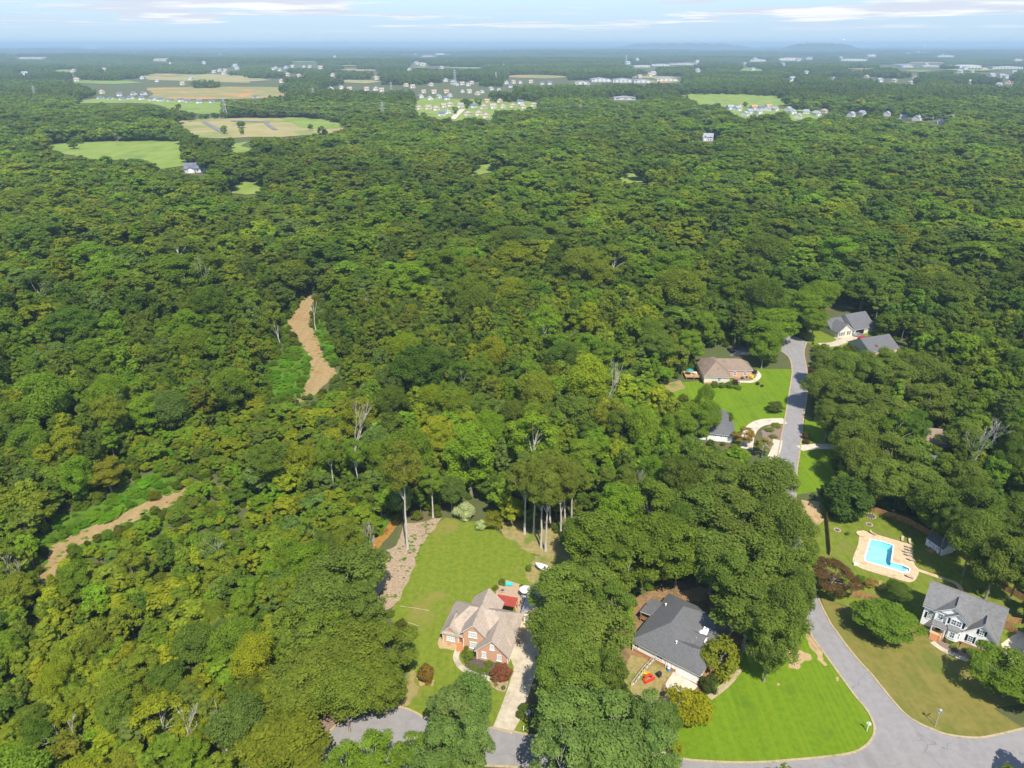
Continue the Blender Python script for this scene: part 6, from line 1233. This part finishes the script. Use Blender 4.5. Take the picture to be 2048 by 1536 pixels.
def wires():
    for i in range(1, len(PY) - 1):
        a, b_ = PY[i], PY[i + 1]; t = thing('power_line', ('pair of power line wires spanning from the straw field pylon to the next', 'pair of power line wires spanning above the woods below the far street', 'pair of power line wires spanning to the rightmost pylon')[i - 1], 'power line', (a[0], a[1], a[2] + a[3]), 0, 'power line spans')
        n = 3 if i == 3 else 1
        for u in (0.68, 0.95):
            pts = []
            for k in range(25):
                s = k / 24; q = s * n - int(min(s * n, n - 1e-6)); sag = 4 * q * (1 - q) * 9
                pts.append((a[0] + (b_[0] - a[0]) * s - a[0], (b_[1] - a[1]) * s, a[3] * (u - 1) + s * (b_[3] * u + b_[2] - a[3] * u - a[2]) - sag))
            MB().tube(pts, 0.10, 3).build('wire', 'wire', t)
wires()
x, y, _ = gp(466, 356); t = thing('utility_pole', 'pale utility pole above the small bright clearing', 'utility pole', (x, y, 0)); MB().tube([(0, 0, 0), (0, 0, 13)], [0.25, 0.16], 8).build('pole', 'pale_bark', t); MB().box(-1.5, 1.5, -0.12, 0.12, 12.2, 12.5).build('cross_arm', 'pale_bark', t)
def mast():
    x, y, z = gh(1747, 112); f = y * CP; h = 34 * f / FPX; t = thing('radio_mast', 'thin guyed radio mast crossing the right horizon', 'mast', (x, y, z)); MB().tube([(0, 0, 0), (0, 0, h)], [1.2, 0.8], 4).build('mast', 'pylon_steel', t)
    for k in range(3): a = k * 2.1; MB().tube([(h * 0.3 * math.cos(a), h * 0.3 * math.sin(a), 0), (0, 0, h * 0.9)], 0.25, 3).build('guy_wire', 'pylon_steel', t)
mast()
for px, py, pt, l in ((975 + 710, 88, 80, 'white water tower on the right horizon'), (1848, 99, 92, 'slender white water tower at the far right')):
    x, y, z = gh(px, py + 3); f = y * CP; h = (py + 3 - pt) * f / FPX; t = thing('water_tower', l, 'water tower', (x, y, z)); MB().tube([(0, 0, 0), (0, 0, h * 0.75)], [h * 0.08, h * 0.05], 8).build('stem', 'white_plastic', t); MB().lathe([(h * 0.05, h * 0.7), (h * 0.2, h * 0.8), (h * 0.22, h * 0.9), (h * 0.1, h)], sides=14).build('tank', 'white_plastic', t)

# ------------------------------------------------------------------ distant hills
def hills(name, px0, px1, dist, prof):
    xs = np.linspace(px0, px1, 40); v = []; f = []; nr = 7
    for i, px in enumerate(xs):
        X = (px - 1024) / FPX / (CP + 0.47 * SP) * dist; top = np.interp(px, [p[0] for p in prof], [p[1] for p in prof]); H = max(0.0, 88 - top) / FPX * dist / 1.1 + 115 * min(1.0, max(0.0, 88 - top) / 2.0)
        for k in range(nr):
            u = k / (nr - 1); v.append((X, dist + (u - 0.5) * 2500, H * math.sin(math.pi * u) ** 1.2 * (1 + 0.06 * math.sin(i * 1.7 + k)) - 20))
    for i in range(39):
        for k in range(nr - 1): f.append((i * nr + k, (i + 1) * nr + k, (i + 1) * nr + k + 1, i * nr + k + 1))
    me = bpy.data.meshes.new(name); me.from_pydata(v, [], f); me.materials.append(MATS['hill']); me.polygons.foreach_set('use_smooth', [True] * len(f)); me.update(); o = link(name, me); o['kind'] = 'structure'
hills('mountain', 1180, 1540, 17000, [(1180, 88), (1240, 86.8), (1275, 86), (1300, 85.2), (1340, 85), (1400, 85.2), (1440, 85.8), (1500, 87), (1540, 88)])
hills('hill', 1560, 1720, 13000, [(1560, 88), (1590, 86.6), (1612, 85), (1640, 84.4), (1665, 85), (1690, 86.6), (1720, 88)])


# ------------------------------------------------------------------ the woods: individuals near by, masses farther off
def tint_at(px, py, x, y, d, r):
    n = len(px); T = np.array([DK, MG, BG, YG, OL, GG, OD]); w = np.ones((n, 7)) * np.array([0.5, 1.3, 0.35, 0.35, 0.9, 0.4, 0.9])
    ll = np.clip((700 - px) / 300, 0, 1) * np.clip((py - 1000) / 150, 0, 1); w[:, 3] += ll * 3.0; w[:, 4] += ll * 2.2; w[:, 1] += ll; w[:, 2] += ll * 0.8
    lm = np.clip((520 - px) / 250, 0, 1) * np.clip((py - 480) / 120, 0, 1) * np.clip((960 - py) / 100, 0, 1); w[:, 1] += lm * 2.5; w[:, 2] += lm * 1.2; w[:, 0] += lm * 1.0
    rt = np.clip((px - 1300) / 250, 0, 1) * np.clip((py - 420) / 150, 0, 1); w[:, 0] += rt * 1.6; w[:, 6] += rt * 2.2; w[:, 3] *= 1 - 0.8 * rt; w[:, 2] *= 1 - 0.6 * rt
    ct = np.clip(1 - np.abs(px - 780) / 330, 0, 1) * np.clip((py - 520) / 120, 0, 1) * np.clip((1000 - py) / 120, 0, 1); w[:, 3] += ct * 0.9; w[:, 4] += ct * 1.2; w[:, 2] += ct * 0.5
    pn = vnoise(x / 38, y / 38); w[:, 3] *= np.exp(1.0 * pn); w[:, 2] *= np.exp(0.7 * vnoise(x / 30 + 4, y / 30)); w[:, 0] *= np.exp(-0.8 * pn)
    bx, by = proj(x, y, np.zeros(n))
    for p in SCRUB:
        kk = inpoly(bx, by, p); w[kk, 3] += 2.0; w[kk, 2] += 2.0; w[kk, 1] += 1.0; w[kk, 0] *= 0.2
    c = np.cumsum(w / w.sum(1, keepdims=True), 1); k = (r.uniform(size=(n, 1)) > c).sum(1).clip(0, 6); t = T[k] * (1 + r.normal(size=(n, 1)) * 0.10) * (1 + r.normal(size=(n, 3)) * 0.04); mean = (w / w.sum(1, keepdims=True)) @ T; far = np.clip((d - 230) / 600, 0, 1)[:, None]; t = t * (1 - 0.15 - 0.2 * far) + mean * (0.15 + 0.2 * far); t = t * (1 - 0.04 * far * np.array([1.6, 0.9, 0.3])) * (1 + 0.20 * vnoise(x / 80 + 1, y / 95) + 0.10 * vnoise(x / 31, y / 37))[:, None]
    return np.clip(t, 0.008, 0.4), k
def scatter(name, pts, scl, rz, tint, sources, label, cat='woods'):
    me = bpy.data.meshes.new(name); me.from_pydata([tuple(p) for p in pts], [], []); n = len(pts)
    for an, ty, key, arr in (('scl', 'FLOAT_VECTOR', 'vector', scl), ('tint', 'FLOAT_VECTOR', 'vector', tint)):
        a = me.attributes.new(an, ty, 'POINT'); a.data.foreach_set(key, np.asarray(arr, np.float32).reshape(-1))
    a = me.attributes.new('rz', 'FLOAT', 'POINT'); a.data.foreach_set('value', np.asarray(rz, np.float32))
    a = me.attributes.new('pick', 'INT', 'POINT'); a.data.foreach_set('value', rng.integers(0, len(sources), n).astype(np.int32))
    o = link(name, me); o['kind'] = 'stuff'; tag(o, label, cat)
    ng = bpy.data.node_groups.new(name, 'GeometryNodeTree'); ng.interface.new_socket('Geometry', in_out='INPUT', socket_type='NodeSocketGeometry'); ng.interface.new_socket('Geometry', in_out='OUTPUT', socket_type='NodeSocketGeometry')
    gi = ng.nodes.new('NodeGroupInput'); go = ng.nodes.new('NodeGroupOutput'); ip = ng.nodes.new('GeometryNodeInstanceOnPoints'); jn = ng.nodes.new('GeometryNodeJoinGeometry'); L = ng.links.new
    for s in sources:
        oi = ng.nodes.new('GeometryNodeObjectInfo'); oi.transform_space = 'ORIGINAL'; oi.inputs['Object'].default_value = s; oi.inputs['As Instance'].default_value = False
        g2 = ng.nodes.new('GeometryNodeGeometryToInstance'); L(oi.outputs['Geometry'], g2.inputs[0]); L(g2.outputs[0], jn.inputs[0])
    def attr(nm, ty):
        na = ng.nodes.new('GeometryNodeInputNamedAttribute'); na.data_type = ty; na.inputs['Name'].default_value = nm; return na.outputs['Attribute']
    L(gi.outputs[0], ip.inputs['Points']); L(jn.outputs[0], ip.inputs['Instance']); ip.inputs['Pick Instance'].default_value = True; L(attr('pick', 'INT'), ip.inputs['Instance Index'])
    cx = ng.nodes.new('ShaderNodeCombineXYZ'); L(attr('rz', 'FLOAT'), cx.inputs[2]); e2 = ng.nodes.new('FunctionNodeEulerToRotation'); L(cx.outputs[0], e2.inputs[0]); L(e2.outputs[0], ip.inputs['Rotation'])
    L(attr('scl', 'FLOAT_VECTOR'), ip.inputs['Scale']); L(ip.outputs[0], go.inputs[0])
    md = o.modifiers.new('scatter', 'NODES'); md.node_group = ng
    return o
def grid(y0, y1, step, half=0.78, jit=0.42):
    xs = np.arange(-half * y1 - 60, half * y1 + 60, step); ys = np.arange(y0, y1, step * 0.9); X, Y = np.meshgrid(xs, ys); X = X + (np.arange(len(ys)) % 2)[:, None] * step * 0.5
    X = X + rng.uniform(-jit, jit, X.shape) * step; Y = Y + rng.uniform(-jit, jit, Y.shape) * step; X, Y = X.ravel(), Y.ravel(); k = np.abs(X) < half * Y + 45
    return X[k], Y[k]
SCRUB = [[(80, 1085), (110, 1030), (190, 1000), (250, 950), (330, 930), (430, 950), (420, 985), (360, 1005), (150, 1080)], [(520, 700), (600, 680), (700, 760), (740, 860), (660, 940), (560, 975), (450, 1010), (360, 990), (260, 945), (250, 890), (420, 860), (490, 830), (510, 760)], [(90, 1150), (110, 1120), (260, 1055), (420, 985), (560, 1010), (640, 1060), (560, 1130), (380, 1130), (250, 1180), (120, 1210)], [(640, 1000), (720, 1000), (780, 1040), (740, 1110), (640, 1110)]]
def size_at(px, py, x, y, n, r):
    big = np.exp(r.normal(0, 0.33, n)) * (1 + 0.22 * vnoise(x / 45, y / 41))
    R_ = 4.7 * big; ll = np.clip((720 - px) / 250, 0, 1) * np.clip((py - 960) / 120, 0, 1); R_ *= 1 - 0.22 * ll
    H_ = (6.2 + 1.95 * R_) * np.exp(r.normal(0, 0.12, n)) * (1 - 0.18 * ll)
    for p in SCRUB:
        k = inpoly(px, py, p); R_ = np.where(k, R_ * 0.55, R_); H_ = np.where(k, H_ * 0.33, H_)
    return np.clip(H_, 3.0, 25), np.clip(R_, 1.8, 9.5)
def darts(y0, y1):
    X, Y = grid(y0, y1, 4.2, jit=0.5); px, py = proj(X, Y, np.zeros(len(X))); H_, R_ = size_at(px, py, X, Y, len(X), np.random.default_rng(77))
    o = np.random.default_rng(5).permutation(len(X)); ax = np.zeros(len(X)); ay = np.zeros(len(X)); ar = np.zeros(len(X)); c = 0; keep = []
    for i in o:
        if c and (np.hypot(ax[:c] - X[i], ay[:c] - Y[i]) < 0.57 * (ar[:c] + R_[i])).any(): continue
        ax[c], ay[c], ar[c] = X[i], Y[i], R_[i]; c += 1; keep.append(i)
    keep = np.array(keep); darts.H, darts.R = H_[keep], R_[keep]; return X[keep], Y[keep]
def build_woods():
    ALL = CLEAR + HIDE + STRIPS
    X1, Y1 = darts(70, 330); X2, Y2 = grid(330, 1650, 10.4, jit=0.5); X3, Y3 = grid(72, 450, 5.6); X = np.concatenate([X1, X2, X3]); Y = np.concatenate([Y1, Y2, Y3]); n = len(X); D = np.hypot(X, Y); young = np.arange(n) >= len(X1) + len(X2)
    r = rng; px, py = proj(X, Y, np.zeros(n)); Hh, Rr = size_at(px, py, X, Y, n, r); Rr = np.where(D > 330, Rr * 1.55, Rr); Hh[:len(X1)] = darts.H; Rr[:len(X1)] = darts.R * 1.04
    Hh = np.where(young, np.minimum(r.uniform(4.5, 11.5, n), Hh * 0.8 + 1), Hh); Rr = np.where(young, Hh * r.uniform(0.34, 0.52, n), Rr)
    bad = visible_clear(X, Y, Hh, Rr, ALL)
    bad &= ~((D > 700) & (r.uniform(size=n) < 0.006) & ~visible_clear(X, Y, Hh, Rr, HIDE))
    PL = np.array(PLACED)
    for i in range(0, n, 4000):
        s = slice(i, i + 4000); dd = np.hypot(X[s, None] - PL[None, :, 0], Y[s, None] - PL[None, :, 1]); bad[s] |= (dd < np.where(young[s], 0.3, 0.62)[:, None] * (Rr[s, None] + PL[None, :, 2])).any(1)
    for poly in (G([(1609, 1240), (1380, 1400), (1383, 1521), (1749, 1500), (1749, 1440)]), road_poly):
        bad |= inpoly(X, Y, [tuple(p[:2]) for p in poly])
    for hx, hy, rr_ in ((-9, 122, 13), (6, 132, 8), (35, 122, 15), (99, 127, 14)): bad |= np.hypot(X - hx, Y - hy) < rr_
    k = ~bad; X, Y, D, Hh, Rr, young = X[k], Y[k], D[k], Hh[k], Rr[k], young[k]; px, py = proj(X, Y, Hh * 0.6); tint, tk = tint_at(px, py, X, Y, D, r)
    inside = (px > -40) & (px < 2090) & (py < 1600); score = np.where(inside & ~young, Hh * Rr / D ** 2, 0); order = np.argsort(-score); budget = max(0, 292 - NB[0] - 22); near = order[:budget]
    ZN = []
    for i in near:
        a, b_ = px[i], py[i]
        z = ('of the bottom left woods' if a < 640 and b_ > 1060 else 'in the woods beside the left dirt track' if a < 500 and b_ > 880 else 'in the middle woods around the bending dirt track' if a < 900 and b_ > 560 else 'in the woods above the brick house lawn' if a < 1250 else 'in the woods below the tan house' if a < 1560 else 'in the dark woods right of the road')
        cn = ('dark green tree', 'mid green tree', 'bright green tree', 'yellow green tree', 'olive tree', 'grey green tree', 'dark olive tree')[tk[i]]
        tree((KB + KO[:1])[int(r.integers(0, 9))], (X[i], Y[i]), Hh[i], Rr[i], tint[i], cn + ' ' + z, cn.replace(' tree', ' trees') + ' ' + z)
    rest = np.ones(len(X), bool); rest[near] = False
    snag = [dead_mb(60 + j, 15, 0.2, 0.6, 4).mesh('snag_trunk', ('pale_bark', 'bark')[j % 3 == 2]) for j in range(5)]
    for q, i in enumerate(near[3::12][:10]):
        if not (500 < py[i] < 1480): continue
        o = thing('dead_tree', 'small bare pale snag poking out of the leafy canopy', 'tree', (X[i] + Rr[i] * 0.8, Y[i] - Rr[i] * 0.5, 0), float(q), 'bare snags in the canopy'); c = link('trunk', snag[q % 5], o); c.scale = (0.8, 0.8, max(0.6, Hh[i] * 1.05 / 15))
    # the trees the distant masses repeat stand in the woods themselves
    def first(meshes, name, lab, idx):
        o_ = []
        for me, i in zip(meshes, idx):
            c = link(name, me, None, (X[i], Y[i], 0), float(r.uniform(0, 6))); c.scale = (Rr[i] / 5.1, Rr[i] / 5.1, Hh[i] / 18); c['tint'] = [float(v) for v in tint[i]]; tag(c, lab, 'tree', lab); rest[i] = False; o_.append(c)
        return o_
    cand = np.nonzero(rest & ~young & (D > 330) & (D < 420) & inside)[0]; mids = first(MID, 'woodland_tree', 'rounded tree in the continuous woods beyond the bending dirt track', cand[:len(MID) * 9:9])
    cand = np.nonzero(rest & (D > 760) & (D < 900) & inside)[0]; lows = first(LOW, 'woodland_tree', 'small distant tree in the wood belt below the far fields', cand[:len(LOW) * 9:9])
    m1 = rest & (D < 720); m2 = rest & (D >= 720); rzv = r.uniform(0, 6.28, len(X))
    pos = np.stack([X, Y, np.zeros(len(X))], 1); sc_ = np.stack([Rr / 5.1, Rr / 5.1, Hh / 18], 1)
    scatter('forest', pos[m1], sc_[m1], rzv[m1], tint[m1], mids, 'continuous mixed green woods filling the middle of the view')
    scatter('distant_forest', pos[m2], sc_[m2] * np.array([1.05, 1.05, 1.0]), rzv[m2], tint[m2], lows, 'belt of distant woods around the far fields and subdivisions')
    # clumps to the horizon
    XX, YY = grid(1620, 9000, 56); h0 = hgt(XX, YY); nn = len(XX); b2 = np.zeros(nn, bool)
    for ox in (-0.45, 0.0, 0.45): b2 |= visible_clear(XX + ox * 56, YY, np.full(nn, 19.0), np.full(nn, 11.0), ALL, h0)
    b2 |= vnoise(XX / 420 + 3, YY / 300) > 0.86
    XX, YY, h0 = XX[~b2], YY[~b2], h0[~b2]; nn = len(XX); qx, qy = proj(XX, YY, h0 + 10); tt, _ = tint_at(qx, qy, XX, YY, np.hypot(XX, YY), r); tt = (tt * 0.35 + np.array((0.060, 0.088, 0.026)) * 0.65) * (1 + 0.22 * vnoise(XX / 260, YY / 210))[:, None]
    cs = []
    for j, me in enumerate(CLUMP):
        c = link('far_wood', me, None, (XX[j * 40 + 300], YY[j * 40 + 300], h0[j * 40 + 300]), 0.0); c['tint'] = [float(v) for v in tt[j * 40 + 300]]; c['kind'] = 'stuff'; tag(c, 'patch of far woods beyond the subdivisions', 'woods', 'far wood patches'); cs.append(c)
    scatter('far_forest', np.stack([XX, YY, h0], 1), np.stack([np.ones(nn), np.ones(nn), r.uniform(0.85, 1.25, nn)], 1), r.integers(0, 4, nn) * 1.5708, tt, cs, 'hazy far woods rolling towards the horizon')
    XX, YY = grid(9000, 52000, 330); h0 = hgt(XX, YY); nn = len(XX); b2 = visible_clear(XX, YY, np.full(nn, 22.0), np.full(nn, 120.0), HIDE, h0) | (vnoise(XX / 1900, YY / 1500) > 0.8); XX, YY, h0 = XX[~b2], YY[~b2], h0[~b2]; nn = len(XX)
    tt = np.array((0.055, 0.082, 0.028)) * (1 + 0.25 * vnoise(XX / 900, YY / 700))[:, None]
    scatter('horizon_forest', np.stack([XX, YY, h0 - 2], 1), np.stack([np.full(nn, 6.2), np.full(nn, 6.2), r.uniform(1.0, 1.5, nn)], 1), r.integers(0, 4, nn) * 1.5708, tt, cs, 'blue hazed woods along the horizon')
    # undergrowth
    UX, UY = grid(75, 420, 3.4); n = len(UX); hh = r.uniform(1.0, 3.2, n); rr_ = hh * r.uniform(0.5, 0.85, n); b3 = visible_clear(UX, UY, hh * 0.8, rr_, CLEAR[:8] + CLEAR[10:]) | visible_clear(UX, UY, hh * 0.7, rr_ * 0.8, TRACKS); u, v_ = proj(UX, UY, np.zeros(n))
    weedy = np.zeros(n, bool)
    for w_ in WEEDY: weedy |= inpoly(u, v_, w_)
    b3 &= ~(weedy & (r.uniform(size=n) < 0.75))
    for poly in (G([(1609, 1240), (1380, 1400), (1383, 1521), (1749, 1500), (1749, 1440)]), road_poly, G([(1230, 1215), (1300, 1180), (1440, 1150), (1480, 1200), (1490, 1290), (1400, 1400), (1310, 1520), (1240, 1330)])): b3 |= inpoly(UX, UY, [tuple(p[:2]) for p in poly])
    for hx, hy, q in ((-9, 122, 14), (6, 132, 9), (35, 122, 15), (99, 127, 15)): b3 |= np.hypot(UX - hx, UY - hy) < q
    for dp in (G([(358, 978), (231, 1038), (97, 1096), (80, 1180), (105, 1185), (158, 1084), (304, 1020), (420, 975)]),): b3 |= inpoly(UX, UY, dp)
    UX, UY, hh, rr_, weedy = UX[~b3], UY[~b3], hh[~b3], rr_[~b3], weedy[~b3]; n = len(UX); ut = np.array((0.085, 0.125, 0.018)) * (1 + r.normal(size=(n, 1)) * 0.18) * (1 + r.normal(size=(n, 3)) * 0.08); ut[weedy] = ut[weedy] * np.array((1.0, 1.35, 0.9)); hh = np.where(weedy, hh * 0.55, hh); rr_ = np.where(weedy, rr_ * 1.1, rr_)
    src = []
    for j in range(4):
        x, y, _ = gp((540, 130, 700, 350)[j], (760, 1075, 1075, 930)[j]); c = link('shrub', KS[j].crown, None, (x, y, 0), j); tag(c, ('low green bush in the weeds left of the bending dirt track', 'low green bush in the weeds beside the left dirt track', 'low green bush on the weedy bank of the creek', 'low green bush in the overgrown gap above the left dirt track')[j], 'shrub'); c['tint'] = [0.085, 0.15, 0.018]; src.append(c)
    scatter('undergrowth', np.stack([UX, UY, np.zeros(n)], 1), np.stack([rr_ / 1.5, rr_ / 1.5, hh / 2.6], 1), r.uniform(0, 6.28, n), np.clip(ut, 0.01, 0.4), src, 'tangled green undergrowth beneath and between the trees', 'undergrowth')
    print('WOODS', len(near), m1.sum(), m2.sum(), n, nn)
build_woods()

# ------------------------------------------------------------------ haze
def haze():
    m = bpy.data.materials.new('haze'); m.use_nodes = True; nt = m.node_tree; nt.nodes.clear(); out = nt.nodes.new('ShaderNodeOutputMaterial'); pv = nt.nodes.new('ShaderNodeVolumePrincipled')
    pv.inputs['Color'].default_value = (0.47, 0.65, 0.86, 1); pv.inputs['Density'].default_value = 1.0e-4; pv.inputs['Anisotropy'].default_value = 0.0
    nt.links.new(pv.outputs[0], out.inputs['Volume']); MATS['haze'] = m
    mb = MB(); mb.box(-95000, 95000, -95000, 95000, -60, 152); o = mb.build('haze', 'haze'); o['kind'] = 'stuff'; tag(o, 'pale blue haze over the far woods', 'haze')
haze()

# ------------------------------------------------------------------ look-alikes are told apart by their place from the left
def ordinals():
    ORD = ('leftmost', 'second', 'third', 'fourth', 'fifth', 'sixth', 'seventh', 'eighth', 'ninth', 'tenth', 'eleventh', 'twelfth', 'thirteenth', 'fourteenth', 'fifteenth', 'sixteenth', 'seventeenth', 'eighteenth', 'nineteenth', 'twentieth', 'twenty-first', 'twenty-second', 'twenty-third', 'twenty-fourth', 'twenty-fifth', 'twenty-sixth', 'twenty-seventh', 'twenty-eighth', 'twenty-ninth')
    by = {}
    for o in COL.objects:
        if o.parent is None and 'group' in o and 'label' in o and o.get('kind') is None: by.setdefault((o['group'], o['label']), []).append(o)
    for (g_, l), os_ in by.items():
        if not 1 < len(os_) <= 29 or len(l.split()) > 12: continue
        os_.sort(key=lambda o: proj(o.location.x, o.location.y, o.location.z)[0])
        for i, o in enumerate(os_): o['label'] = l + (', leftmost' if i == 0 else ', rightmost' if i == len(os_) - 1 else ', ' + ORD[i] + ' from the left')
ordinals()
